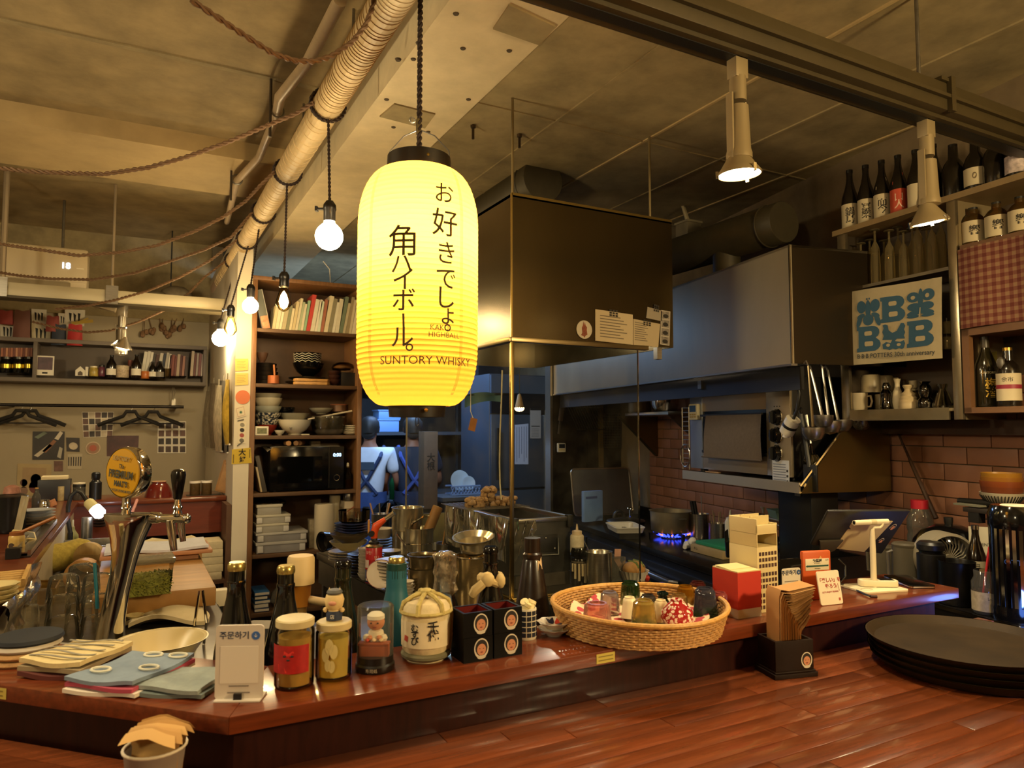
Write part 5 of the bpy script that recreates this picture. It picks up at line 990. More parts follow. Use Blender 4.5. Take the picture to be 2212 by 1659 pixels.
LBK('tin','pale printed tin beside a pinkish one on the back ledge','tin',132,14,31,mat('#a5946a',.4,var=.3,sc=50)); LBK('tin','pinkish tin between pale tin and glass canister','tin',146,13,32,mat('#a06a5c',.4,var=.2,sc=50),dy=.04)
LBK('glass_canister','glass canister with black bands and pale lid on the back ledge','canister',171,24,36,glass('#5a5a5a',.3,.05,.1),CYL,[('band',[(1.03,.78),(1.03,.92)],BLACK),('lid',[(0,.93),(1,.93),(1,1.02),(0,1.05)],CREAM)])
LBK('pepper_mill','tall black pepper mill behind the beer tap badge','mill',206,24,58,mat('#14161a',.3),[(0,0),(1,0),(1,.62),(.75,.66),(.6,.72),(.72,.78),(.72,.95),(.5,1),(0,1)])
p=at(118,1064,y=4.95); p.z=ZL+.001; t=T('napkin_pile','pale napkins on a dark box on the back ledge','napkin',p); ob('dark_box',MB().cbox(0,0,0,.16,.12,.12),mat('#1b1c22',.4),t,bev=.003); ob('napkins',MB().cbox(0,0,.121,.13,.1,.02),mat('#cfc09a',.8),t,bev=.003)
LBK('sauce_bottle','clear cruet with a pale stopper beside the plate stack','bottle',79,17,48,glass('#6a5a48',.3,.05,.1),BOTB,[('cap',BOTC,mat('#b58a48',.4))],dy=-.5); LBK('chrome_cruet','chrome cruet rack by the clear cruet on the ledge corner','cruet',98,20,26,CHROME,JARP,[('lid',JLID,CHROME)],dy=-.6)
PB('salt_packet','small orange and white packet leaning on the chrome cruets','packet',106,1080,124,1094,.03,mat('#b57a4e',.5,var=.3,sc=60),z=ZL+.001,tilt=rad(-25))
for i in range(3):LBK('dark_plate','%s dark rimmed plate stored below the back ledge'%nth(i+1),'plate',218,34,4,mat('#3a3230',.3),[(0,0),(.6,0),(1,.9),(.95,1),(.6,.4),(0,.4)],group='dark plates under the back ledge',dy=-.3).location.z=.955+.016*i
# chopstick-like pink stick leaning by the tower
a,b=at(278,1128,y=4.3),at(296,1080,y=4.6); t=T('pink_stick','pink plastic stick leaning against the back ledge panel','stick',a); ob('stick',MB().tube([(0,0,0),b-a],.008,8),mat('#c98f88',.5),t)
# gooseneck work lamp
LAMP=at(206,1100,y=4.2)
t=T('gooseneck_lamp','gooseneck work lamp with a bright white bulb behind the beer tower','lamp',(0,0,0))
pts=[at(u,v,y=4.22) for u,v in ((152,1150),(147,1125),(147,1095),(153,1072),(165,1060),(176,1064),(188,1082))]
ob('neck',MB().tube(pts,.010,8),BLACK,t); d=(LAMP-pts[-1]).normalized(); q=pts[-1]
ob('socket',MB().tube([q,q+d*.012,q+d*.05],[.018,.026,.028],14),mat('#d8cf9a',.5),t); ob('bulb',MB().tube([q+d*.05,q+d*.06,q+d*.095,q+d*.11],[.026,.030,.030,.018],14),emi('#f2f6ff',22),t)
e=pts[0]; ob('clamp',MB().tube([e,V((e.x,e.y,ZK+.001))],.012,8),BLACK,t)
# squeeze bottle, steel bottle behind the sink
kz=dict(z=ZK+.001)
LT('squeeze_bottle','yellow-green sauce bottle with a white nozzle under the work lamp','bottle',155,1186,24,50,mat('#a7a468',.5),BOTB,[('nozzle',[(.3,.94),(.22,1.0),(.18,1.25),(0,1.26)],mat('#c9c09a',.4))],**kz)
LT('steel_bottle','slim steel bottle between squeeze bottle and beer tower','bottle',186,1190,22,72,STEELD,CYL,**kz)
p=at(205,1205,z=ZK+.001); t=T('steel_sink','stainless sink tub set against the far end of the worktop','sink',p,0); mb=MB()
for b in ((-.20,-.11,0,.17,-.10,.07),(-.20,.16,0,.17,.17,.07),(-.20,-.10,0,-.19,.16,.07),(.16,-.10,0,.17,.16,.07)):mb.box(*b)
ob('tub',mb,STEELD,t,bev=.002)
# towel, rolls, lids on the worktop
p=at(135,1232,z=ZK+.001); t=T('yellow_towel','rolled yellow towel on the worktop next to the tape roll','towel',p,.3,rot=(0,0,.5)); ob('roll',MB().lathe([(0,-.13),(.05,-.125),(.062,-.06),(.058,.0),(.064,.07),(.05,.115),(0,.12)],20,wob=lambda a,j:1+.07*sin(3*a+j)),mat('#b3a04c',.95,var=.2,sc=60,bump=.5),t,(0,0,.062),(0,pi/2,.2))
p=at(192,1236,z=ZK+.001); t=T('tub_cover','round pale wooden tub lid standing behind the tape roll','lid',p,-TH); R_=32*spx(p); ob('disc',MB().tf(rot=(pi/2,0,0)).cyl(R_,-.012,.012,36),mat('#b59a68',.6,var=.15,sc=8,stretch=(10,1,1)),t,(0,0,R_),bev=.002); ob('grip',MB().tf(rot=(pi/2,0,0)).box(-R_*.8,-.012,.012,R_*.8,.012,.024),mat('#a88c5a',.6),t,(0,0,R_*1.05))
p=at(178,1276,z=ZK+.001); t=T('tape_roll','big brown roll of tape with a dark core lying on the worktop','tape',p,-TH+rad(20)); s=spx(p); R_=34*s
ob('roll',MB().tf(rot=(pi/2,0,0)).lathe([(R_*.82,-.03),(R_,-.03),(R_,.03),(R_*.82,.03),(R_*.82,-.03)],36),mat('#b98c52',.45),t,(0,0,R_)); ob('core',MB().tf(rot=(pi/2,0,0)).lathe([(R_*.70,-.029),(R_*.82,-.029),(R_*.82,.029),(R_*.70,.029),(R_*.70,-.029)],36),mat('#3a322c',.6),t,(0,0,R_)); ob('white_liner',MB().tf(rot=(pi/2,0,0)).lathe([(R_*.695,.0),(R_*.695,.03)],30),WHITE,t,(0,0,R_))
t=T('teal_straw','teal plastic straw standing among the stacked tumblers','straw',at(208,1275,z=ZK+.17),rot=(rad(-4),rad(-5),0)); ob('straw',MB().tube([(0,0,-.05),(0,0,.075)],.0045,10),mat('#1f6a78',.4),t)
CL=glass('#d9cfb4',.35,.08,.22,'#d8ccb0')
def tub(label,q,h,m_,lid=None,z=ZK+.001):
    P4=[at(u,v,z=z) for u,v in q]; o=(P4[0]+P4[1]+P4[2]+P4[3])/4; t=T('food_tub',label,'tub',o); c=[p-o for p in P4]; mb=MB()
    for i in range(4):
        a,b=c[i],c[(i+1)%4]; up=V((0,0,h)); mb.quad(a*.9,b*.9,b+up,a+up)
    mb.raw([p*.9 for p in c],[(0,1,2,3)]); ob('tub',mb,m_,t)
    rim=MB(); rim.tube([p+V((0,0,h)) for p in c],.004,6,closed=True); ob('rim',rim,lid or m_,t); return t,c,h
t,c,h=tub('clear shallow tub lid lying open behind the stacked tumblers',[(60,1284),(160,1284),(168,1272),(85,1272)],.03,CL)
t,c,h=tub('yellowish clear tub under the open lid beside the tumblers',[(45,1310),(118,1310),(128,1290),(62,1292)],.06,glass('#c8a860',.35,.08,.35,'#b8954e'))
# cutting block
BLK=mat('#a5783e',.5,var=.25,sc=4,stretch=(1,5,1)); zb0=.905
t=T('cutting_block','thick worn wooden cutting block on the kitchen worktop','cutting block',(0,0,0))
q=[at(u,v,z=.952) for u,v in ((200,1300),(446,1288),(430,1232),(205,1232))]
xL,xR_,yN,yF=-.10,.262,2.62,3.45
ob('block',MB().box(xL,yN,zb0,xR_,yF,.968),BLK,t,bev=.006); ob('lower_block',MB().box(xL,yN+.05,ZK+.0005,xR_-.06,yF,zb0),mat('#7a4a28',.6,var=.2),t,bev=.004)
ZBK=.969
p=at(318,1283,z=ZBK); s=spx(p); t=T('onion_tub','clear plastic tub of chopped green onions on the cutting block','tub',p,.05)
w,d,h=47*s,.06,72*s
mb=MB()
for a,b in (((-w,-d),(w,-d)),((w,-d),(w,d)),((w,d),(-w,d)),((-w,d),(-w,-d))):mb.quad((a[0]*.88,a[1]*.88,.002),(b[0]*.88,b[1]*.88,.002),(b[0],b[1],h),(a[0],a[1],h))
ob('tub',mb,glass('#f0ecdc',.3),t); ob('rim',MB().tube([(-w,-d,h),(w,-d,h),(w,d,h),(-w,d,h)],.005,8,closed=True),CL,t); ob('lid',MB().box(-w-.006,-d-.006,h,w+.006,d+.006,h+.012),CL,t,bev=.004)
mb=MB(); mb.box(-w*.85,-d*.82,.004,w*.85,d*.82,h*.58)
rr=random.Random(5)
for k in range(300):
    f=rr.choice((0,0,1,2)); x=(rr.random()*2-1)*w*.86; z=.01+rr.random()*h*.55; y=-d*.86
    if f==1:y=(rr.random()*2-1)*d*.8; z=h*.58
    if f==2:x=w*.87; y=(rr.random()*2-1)*d*.8
    a=rr.random()*3; l=.006+rr.random()*.006; mb.tube([(x-l*cos(a),y,z-l*sin(a)*.7),(x+l*cos(a),y-.001,z+l*sin(a)*.7)],.0018,4,cap=False)
ob('green_onion',mb,mat('#8f964a',.6,var=.5,sc=90),t,kind='stuff')
p=at(366,1228,z=ZBK+.0); t=T('wooden_stand','low pinkish wooden serving stand with feet on the block','stand',V((.10,3.30,ZBK)),0); PKW=mat('#b07a54',.5,var=.1)
ob('top',MB().box(-.20,-.13,.024,.20,.13,.040),PKW,t,bev=.004)
for y in (-.08,.08):ob('foot',MB().box(-.15,y-.01,0,.15,y+.01,.024),PKW,t)
t=T('white_towel_sheet','bluish white folded towel draped on the wooden stand','towel',V((.10,3.30,ZBK+.0405))); ob('towel',MB().surf(lambda i,j:((i-.5)*.37,(j-.5)*.25,.012+.004*sin(8*i)*cos(6*j)),12,10,.010),mat('#c9cad4',.85,var=.06,sc=40,bump=.3),t)
t=T('wrung_cloth','wrung cream cloth behind the white towel','cloth',V((.17,3.60,ZK+.09))); ob('cloth',MB().tube([(-.16,0,0),(-.08,.02,.012),(0,0,.004),(.08,.015,.014),(.13,0,.0)],[.014,.026,.022,.026,.012],10),mat('#cbbd98',.9,bump=.4,var=.1),t); ob('board_below',MB().box(-.2,-.06,-.089,.12,.08,-.024),BLK,t)
# paper stacks under the back ledge
t=T('under_shelf','brown shelf compartment under the back ledge at the partition','shelf',(0,0,0)); SHB=mat('#5a3c28',.5,var=.15)
za=at(440,1242,y=4.7).z; ob('board',MB().box(-.05,4.50,za-.02,.522,4.76,za),SHB,t); ob('side',MB().box(.495,4.50,za,.522,4.76,1.05),SHB,t); ob('leg_panel',MB().box(.49,4.5,.1,.522,4.76,za-.021),SHB,t)
for i in range(5):
    t=T('paper_ream','%s ream of paper towels from the bottom under the back ledge'%nth(i+1),'paper',V((.37+.004*(i%2),4.62,za+.0008+.044*i)),.03*(i%3-1),'paper towel reams under the back ledge'); ob('ream',MB().cbox(0,0,0,.225,.2,.043),mat('#cdbd98',.85,var=.08,sc=40,bump=.2),t,bev=.004)
# near things between bowl and block
p=at(290,1352,z=ZK+.001); s=spx(p);
for i in range(3):t=T('side_plate','%s small plate beside the white bowl'%('bottom dark','middle dark','top cream fluted')[i],'plate',p+V((0,0,.012*i)),0,'side plates by the white bowl'); ob('plate',MB().lathe([(0,0),(12*s,0),(19*s,.011),(18*s,.0115),(11*s,.003),(0,.003)],30,wob=(lambda a,j:1+(.04*cos(10*a) if j in (2,3) else 0)) if i==2 else None),(mat('#3c3a34',.3),mat('#3c3a34',.3),mat('#d8c48c',.35))[i],t)
p=at(362,1348,z=ZK+.001); t=T('damp_cloth','rumpled pale cloth behind the big cream bowl','cloth',p); ob('cloth',MB().surf(lambda i,j:((i-.5)*.22+.01*sin(7*j),(j-.5)*.13,.030+.018*sin(5*i+2*j)*cos(4*j)),14,10,.012),mat('#bfae88',.9,var=.1,bump=.3),t)
p=at(432,1392,z=ZK+.001); t=T('steel_tongs','steel tongs standing beside the big cream bowl','tongs',p)
for k in (-1,1):ob('arm',MB().tube([(.01*k,0,.001),(.016*k,0,.06),(.004*k,.01,.15)],.004,6),CHROME,t)
p=at(442,1340,y=2.9); t=T('white_cup_holder','small white plastic holder fixed beyond the block corner','holder',V((.31,2.95,.83))); ob('cup',MB().cbox(0,0,0,.05,.05,.06),CREAM,t,bev=.004); ob('bracket',MB().cbox(0,0,-.83,.02,.02,.83),BLACK,t)
# == prep table inside the kitchen
tb=T('prep_table','stainless prep table carrying piled dishes and the grill','table',(0,0,0)); TS=mat('#6b665e',.3,.85,var=.15,sc=12)
ob('top',MB().prism([(.968,2.215),(1.90,2.215),(1.90,3.72),(.842,3.72)],.835,ZR),TS,tb,bev=.003); ob('rim',MB().prism([(.964,2.205),(1.90,2.205),(1.90,2.214),(.970,2.214)],.80,ZR+.006),mat('#2b2722',.3,.6),tb)
ob('apron',MB().prism([(.955,2.25),(.975,2.25),(.870,3.70),(.850,3.70)],.72,.832),TS,tb)
for x,y in ((.99,2.25),(1.86,2.25),(.88,3.66),(1.86,3.66)):ob('leg',MB().box(x-.018,y-.018,0,x+.018,y+.018,.835),TS,tb)
ob('lower_shelf',MB().prism([(.99,2.25),(1.86,2.25),(1.86,3.66),(.89,3.66)],.40,.42),TS,tb)
for k in range(4):ob('front_slat',MB().box(1.0,2.206,.60+k*.055,1.85,2.228,.645+k*.055),mat('#26221e',.35,.5),tb,bev=.002)
tz=dict(z=ZR+.001)
def PL(r): return [(0,0),(r*.55,0),(r*.6,.003),(r*.95,.011),(r,.013),(r*.94,.0135),(r*.58,.005),(0,.005)]
def pile(name,label,cat,u,vb,w,n,step,m_,grp,z0=0,prof=None,jit=.003):
    p=at(u,vb,z=ZR+.001)+V((0,0,z0)); s=spx(p)
    for i in range(n):
        t=T(name,label%nth(i+1),cat,p+V((jit*sin(i*3.1),jit*cos(i*2.3),step*i)),i,grp); ob('dish',MB().lathe(prof(w/2*s) if prof else PL(w/2*s),34),m_[i%len(m_)] if isinstance(m_,list) else m_,t)
    return p+V((0,0,step*n)),s
BR=mat('#54493a',.35,var=.1); DRK=mat('#231e1a',.3); PAL=mat('#a89c84',.35,var=.06)
BWL= lambda r:shell([(r*.4,0),(r*.45,.004),(r*.85,.028),(r,.045)],.004)
e,s=pile('plate','%s pale plate from the bottom of the tallest dish pile','plate',750,1212,80,4,.012,PAL,'dishes in the tallest pile')
b1,s=pile('bowl','%s bowl, cream, in the middle of the tallest dish pile','bowl',753,1212,82,1,.045,mat('#a39468',.35),'dishes in the tallest pile',.050,BWL)
b2,s=pile('bowl','%s bowl, grey-brown, above the cream one of the tallest pile','bowl',756,1212,86,1,.045,mat('#5a4c38',.35),'dishes in the tallest pile',.085,BWL)
e,s=pile('black_plate','%s black plate from the bottom on top of the tallest dish pile','plate',762,1212,80,4,.0115,mat('#17151a',.25),'dishes in the tallest pile',.132)
p=e+V((.01,.02,.002)); t=T('glass_bowl','clear glass bowl standing on the black plates','bowl',p); ob('bowl',MB().lathe(shell([(.06,0),(.073,.01),(.075,.058)],.003),32),glass('#e8e4d8',.5),t)
p=at(702,1192,**tz); t=T('tilted_bowl','black bowl lying on its side at the table corner','bowl',p+V((0,0,.052)),rot=(rad(90),0,rad(-70))); ob('bowl',MB().lathe(shell([(.02,-.035),(.045,-.02),(.052,.02)],.003),30),mat('#1c1815',.2),t); ob('inner_ring',MB().lathe([(.046,.012),(.044,.016)],30),mat('#7a6a58',.4),t)
pile('brown_plate','%s brown plate from the bottom of the pile before the cream bowl','plate',772,1246,48,8,.012,[BR,DRK],'brown plates on the prep table')
pile('white_bowl','%s little white bowl from the bottom beside the gas torch','bowl',790,1252,34,9,.013,mat('#b5ab98',.3),'little white bowls on the prep table',prof=lambda r:shell([(r*.5,0),(r*.9,.016),(r,.026)],.003))
pile('plate','%s plate from the bottom of the low pile right behind the torch','plate',842,1215,50,5,.011,[PAL,BR],'plates behind the torch')
p,s=pile('plate','%s large pale plate from the bottom of the pile beside the torch','plate',846,1275,70,9,.013,[PAL,mat('#857a64',.35),PAL,mat('#5a5244',.35)],'large plates beside the torch')
t=T('rimmed_plate','plate with dark red rim leaning on the large plate pile','plate',p+V((-.05,-.02,-.05)),rot=(rad(60),rad(-30),0)); ob('dish',MB().lathe(PL(.055),34),mat('#b5a896',.35),t); ob('red_rim',MB().lathe([(.047,.0108),(.056,.0142)],34),mat('#5e2a2a',.35),t)
pile('plate','%s cream plate from the bottom by the dark steel bucket','plate',878,1303,34,7,.011,mat('#b5a890',.35),'cream plates by the steel bucket')
e,s=pile('plate','%s grey plate from the bottom under the paper cups','plate',826,1192,50,5,.014,[mat('#6e675a',.35),PAL],'plates under the paper cups')
p=e; t=T('paper_cups','nested white fluted paper cups on a plate pile','cup',p);
for k in range(2):ob('cup',MB().lathe(shell([(.036,.014*k),(.052,.014*k+.035)],.0015),40,wob=lambda a,j:1+.012*cos(20*a)),mat('#d6cab2',.7),t)
t=LT('tool_can','steel can of wooden-handled tools behind the paper cups','can',822,1160,40,50,STEELD,POT,open_=.06,z=ZR+.001); R_,H_=RH(t)
for k,(x,a) in enumerate(((-.03,-.35),(0,-.1),(.02,.3),(.03,.1))):ob('handle',MB().tube([(x*.5,0,.02),(x+.1*a,.01,H_+.06)],.005,6),(mat('#a07a58',.5),STEELD)[k%2],t)
# gas torch
t=LT('gas_torch','red gas canister with orange torch head on the prep table','torch',807,1260,36,84,mat('#a01f22',.3),[(0,0),(.95,0),(1,.03),(1,.94),(.94,.97),(.6,1),(0,1)],z=ZR+.001); R_,H_=RH(t)
ob('navy_band',MB().lathe([(R_*1.005,H_*.05),(R_*1.005,H_*.38)],26),mat('#23263e',.3),t); ob('metal_ring',MB().lathe([(R_*1.02,H_*.93),(R_*1.05,H_*.96),(R_*.7,H_*1.0)],26),mat('#c9b88a',.25,.9),t); ob('base_ring',MB().lathe([(R_*1.01,0),(R_*1.02,H_*.04)],26),STEEL,t)
for z0,z1,c,a0,a1 in ((.42,.62,'#cfb8a8',200,245),(.10,.16,'#d0c8b4',215,260),(.16,.36,'#4a5070',195,240)):ob('print_panel',MB().lathe([(R_*1.012,H_*z0),(R_*1.012,H_*z1)],8,a0=rad(a0),a1=rad(a1)),mat(c,.5),t)
txt(t,'부탄',.016,mat('#d8b0a0',.5),(0,0,H_*.80),(0,0,rad(-28)),wrap=R_*1.02); txt(t,'SU',.018,mat('#d8b0a0',.5),(0,0,H_*.68),(0,0,rad(30)),wrap=R_*1.02)
OG=mat('#cf4a1c',.35)
ob('collar',MB().lathe([(R_*.62,H_*1.0),(R_*.66,H_*1.06),(R_*.42,H_*1.10),(R_*.40,H_*1.15)],20),BLACK,t)
ob('head',MB().tube([(0,0,H_*1.12),(0,0,H_*1.30),(R_*.25,0,H_*1.46),(R_*.85,0,H_*1.56),(R_*1.35,0,H_*1.64)],[R_*.38,R_*.46,R_*.50,R_*.36,R_*.28],14),OG,t); ob('nozzle',MB().tube([(R_*1.25,0,H_*1.62),(R_*2.4,0,H_*1.80)],[R_*.27,R_*.30],14),CHROME,t)
ob('valve_knob',MB().tf(rot=(pi/2,0,0)).cyl(R_*.36,0,R_*.5,12),BLACK,t,(-R_*.2,-R_*.35,H_*1.28)); ob('trigger',MB().box(-R_*.75,-.006,H_*1.28,-R_*.55,.006,H_*1.62),mat('#b5803a',.4),t)
# steel pots
HS=mat('#d0c3a2',.22,.85,var=.1,sc=20)
def spot_(name,label,u,vb,w,h,prof=POT,op=.05,m_=None,dz=0,rot=None): return LT(name,label,'pot',u,vb,w,h,m_ or HS,prof,open_=op,z=ZR+.001,dz=dz,rot=rot,seg=34)
t=spot_('steel_pot','lower tall steel pot holding another one on the prep table',880,1196,66,52); R_,H_=RH(t)
t=spot_('steel_pot','upper steel saucepan with a curved handle on the prep table',880,1196,68,52,dz=H_*.92); R_,H_=RH(t); ob('handle',MB().tube([(R_*.2,-R_*.98,H_*.1),(R_*.5,-R_*1.2,H_*.45),(R_*1.2,-R_*1.1,H_*.72),(R_*1.9,-R_*.8,H_*.7)],[.004,.007,.007,.006],8),CHROME,t)
t=spot_('steel_pot','steel pot with a wooden pestle before the stacked ones',905,1204,62,64); R_,H_=RH(t)
ob('ring_line',MB().tube([(R_*1.005*cos(i*pi/12),R_*1.005*sin(i*pi/12),H_*.5) for i in range(24)],.0025,5,closed=True),CHROME,t); pp=t.location.copy()
t=T('pestle','thick pale wooden pestle leaning in the steel pot','pestle',pp+V((0,0,.02))); d_=(at(946,1095,y=pp.y)-pp-V((0,0,.02))); ob('rod',MB().tube([d_*.05,d_],.026,20),mat('#a8763c',.5,var=.15,sc=20),t); ob('end_grain',MB().tube([d_*.999,d_*1.006],.0235,20),mat('#d0b48a',.7),t)
t=T('yellow_board','pale yellow plastic cutting board standing against the glass','board',at(942,1160,y=3.45),rot=(rad(-6),0,0)); s=spx(t.location); t.location.z=ZR+.003
ob('board',rplate(MB(),62*s,.19,.012,.012),mat('#9a8c5a',.5),t); ob('hang_slot',MB().box(-.02,-.0075,.165,.02,-.0055,.173),mat('#4a4430',.6),t)
t=LT('cutlery_jar','steel jar of chopsticks, tongs and a black-handled tool','jar',965,1213,46,40,STEELD,POT,open_=.06,z=ZR+.001); R_,H_=RH(t)
for k,(x,y,tx,tz_,r,c) in enumerate(((-.03,0,-.005,.17,.004,'#b5803f'),(-.02,.01,.006,.16,.004,'#b5803f'),(0,0,.03,.13,.004,'#a8743a'),(.01,0,.045,.165,.004,'#b5803f'),(.02,.01,.055,.14,.005,'#8d8a84'),(.03,0,.075,.12,.005,'#8d8a84'))):ob('utensil',MB().tube([(x,y,.01),(tx,y,tz_)],r,6),mat(c,.4,.9 if c=='#8d8a84' else 0),t)
ob('black_knob',MB().ball((.012,-.05,.105),.02,12),BLACK,t); ob('utensil_stem',MB().tube([(.012,-.05,.09),(.01,-.04,.01)],.005,6),BLACK,t)
t=PB('spice_box','small white and yellow box in front of the cutlery jar','box',924,1174,945,1205,.02,mat('#c9bda2',.5),z=ZR+.001); w,h=t['_wh']; ob('yellow_part',MB().box(-w/2-.0005,-.001,0,w/2+.0005,.01,h*.4),mat('#c98f20',.5),t); ob('dark_band',MB().box(-w/2-.0005,-.001,h*.4,w/2+.0005,.01,h*.5),INK,t)
DS=mat('#857555',.25,.85,var=.2,sc=16)
t=spot_('steel_bucket','dark hammered steel bucket with a bowl nested in it',912,1292,64,64,[(.72,0),(.80,.06),(.97,.6),(1,1)],.04,DS); R_,H_=RH(t); p0=t.location.copy()
t=T('steel_bowl','steel bowl with flared rim nested in the dark bucket','bowl',p0+V((.0,.0,H_*.66))); ob('bowl',MB().lathe(shell([(R_*.6,0),(R_*.86,H_*.30),(R_*.90,H_*.72),(R_*1.04,H_*.80)],.003),34),DS,t)
t=spot_('ice_pail','tall golden steel pail with crinkled side',1016,1306,70,106,[(.82,0),(.88,.03),(.97,.9),(1.02,.96),(1.02,1)],.04,mat('#b59d6c',.2,.85,var=.2,sc=24,bump=.25)); R_,H_=RH(t); p0=t.location.copy()
ob('rim_wire',MB().tube([(R_*1.03*cos(i*pi/14),R_*1.03*sin(i*pi/14),H_*.985) for i in range(28)],.0035,6,closed=True),CHROME,t)
t=T('colander_bowl','flared steel bowl tilted on top of the tall pail','bowl',p0+V((.015,.0,H_+.004)),rot=(rad(8),rad(-7),0)); ob('bowl',MB().lathe(shell([(R_*.55,0),(R_*.85,H_*.08),(R_*.95,H_*.26),(R_*1.32,H_*.36)],.003),36),HS,t)
t=T('ladle','bright steel ladle leaning across the pots','ladle',at(905,1205,y=2.72)); ob('handle',MB().tube([at(u,v,y=2.72)-t.location for u,v in ((858,1155),(872,1172),(880,1190),(888,1202),(898,1212))],[.003,.004,.005,.005,.004],6),CHROME,t)
# -- glass screen round the grill
GX,GY,GR,GB,G0,G1=1.232,2.331,1.817,3.48,ZR,1.825
gs=T('glass_screen','greasy glass screen with gilt frame enclosing the charcoal grill','screen',(0,0,0)); GP=glass('#f6f6f2',.03,.02,.012,'#b8b4a4',9.0); GIL=mat('#9c864e',.25,1)
ob('front_pane',MB().box(GX+.008,GY,G0+.012,GR,GY+.005,G1),GP,gs); ob('side_pane',MB().box(GX,GY+.008,G0+.012,GX+.005,GB,G1),GP,gs)
ob('corner_post',MB().box(GX-.004,GY-.004,G0,GX+.009,GY+.009,G1),GIL,gs,bev=.001); ob('end_edge',MB().box(GR,GY-.001,G0+.01,GR+.003,GY+.006,G1),CHROME,gs); ob('end_edge',MB().box(GX-.001,GB,G0+.01,GX+.006,GB+.004,G1),mat('#b5ac90',.3,.6),gs)
for z,h in ((G0+.0008,.012),):ob('bottom_rail',MB().box(GX,GY-.010,z,GR+.05,GY+.012,z+h),GIL,gs,bev=.002); ob('bottom_rail',MB().box(GX-.008,GY,z,GX+.010,GB,z+h),GIL,gs,bev=.002)
ob('lower_strip',MB().box(GX,GY-.045,G0+.0008,GR+.1,GY-.02,G0+.008),GIL,gs,bev=.001); ob('cable',MB().tube([at(u,v,x=GX+.012) for u,v in ((1085,800),(1083,870),(1080,940),(1079,1000),(1080,1045),(1083,1080))],.003,6),mat('#b5ac90',.4),gs)
# -- charcoal grill
gx0,gx1,gy0,gy1,gz=1.325,1.595,2.50,3.12,1.128
gr=T('charcoal_grill','long steel charcoal grill wrapped in plastic behind the glass','grill',(0,0,0)); GS=mat('#4a4a4a',.4,.7,var=.25,sc=10)
mb=MB(); w=.022
for b in ((gx0,gy0,gx1,gy0+w),(gx0,gy1-w,gx1,gy1),(gx0,gy0+w,gx0+w,gy1-w),(gx1-w,gy0+w,gx1,gy1-w)):mb.box(b[0],b[1],ZR+.05,b[2],b[3],gz)
ob('box',mb,GS,gr,bev=.003); ob('base',MB().box(gx0+.01,gy0-.01,ZR+.0008,gx1-.01,gy1+.01,ZR+.05),mat('#3a342c',.8,var=.3,sc=20),gr); ob('charcoal_bed',MB().surf(lambda i,j:(gx0+w+(gx1-gx0-2*w)*i,gy0+w+(gy1-gy0-2*w)*j,gz-.045+.012*sin(19*i)*sin(31*j)),14,30),mat('#5a3a34',.9,var=.6,sc=60,bump=.6),gr)
for b in ((gx0-.012,gy0-.006,gx0+.02,gy1),(gx1-.02,gy0-.006,gx1+.006,gy1)):ob('top_rail',MB().box(b[0],b[1],gz,b[2],b[3],gz+.014),STEEL,gr,bev=.001)
ob('top_rail',MB().box(gx0+.02,gy0-.012,gz-.004,gx1-.02,gy0+.012,gz+.012),STEEL,gr,bev=.001)
for x in (gx0+.008,gx1-.01):ob('clamp',MB().box(x-.012,gy0-.018,gz-.03,x+.012,gy0+.01,gz+.018),BLACK,gr,bev=.001)
ob('handle_plate',MB().box(gx0+.09,gy0-.006,gz-.125,gx0+.205,gy0-.0005,gz-.055),mat('#3c3c3c',.35,.7),gr,bev=.004)
for x,z in ((.105,-.112),(.19,-.112),(.148,-.068)):ob('rivet',MB().ball((gx0+x,gy0-.007,gz+z),.005,8),STEELD,gr)
ob('handle',MB().tube([(gx0+.085,gy0-.008,gz-.07),(gx0+.085,gy0-.018,gz-.13),(gx0+.20,gy0-.018,gz-.135),(gx0+.205,gy0-.008,gz-.07)],.004,6),mat('#4a4a4a',.4,.6),gr)
def fw(i,j):
    x=gx0-.016-.012*abs(sin(7*i+2*j)); return (x+.006*sin(31*i),gy0+(gy1-gy0)*i,gz+.012-.17*j+.006*sin(13*i))
ob('plastic_wrap',MB().surf(fw,40,8),glass('#e6e2d6',.35,.06,.16,'#b5ac98',14.0),gr); ob('plastic_wrap',MB().surf(lambda i,j:(gx0-.014+.11*i,gy0-.016-.010*abs(sin(9*i+3*j)),gz+.008-(.17-.13*i)*j),16,8),glass('#e6e2d6',.4,.06,.16,'#b5ac98',14.0),gr)
t=T('wire_mesh','wire mesh rack over the far half of the grill','rack',(0,0,gz+.0145)); mb=MB()
for k in range(19):y=2.86+.3*k/18; mb.tube([(gx0-.03,y,0),(gx1+.01,y,0)],.0014,4)
for k in range(16):x=gx0-.03+.31*k/15; mb.tube([(x,2.86,.002),(x,3.16,.002)],.0014,4)
ob('mesh',mb,STEEL,t)
rr=random.Random(11); CH=mat('#a8855c',.75,var=.35,sc=60,bump=.7)
for k in range(9):
    x=gx0+.03+.024*k+.01*rr.random(); z=gz+.036+(.045 if k in (3,4) else 0); y=2.93+.05*rr.random(); t=T('fried_chicken','%s lump of fried chicken on the mesh from the far end'%nth(k+1),'food',V((x,y,z)),k,'fried chicken on the mesh')
    R0=.026+.008*rr.random(); mb=MB()
    for q in range(9):mb.lathe([(R0*.5*sin(pi*i/5),-R0*.45*cos(pi*i/5)) for i in range(6)],9,(.020*cos(q*1.3+k),.018*sin(q*1.7),.014*sin(q*2.1+k)),wob=lambda a,j,q=q:1+.28*sin(3*a+q)+.15*sin(7*a+2*q))
    ob('piece',mb,CH,t)
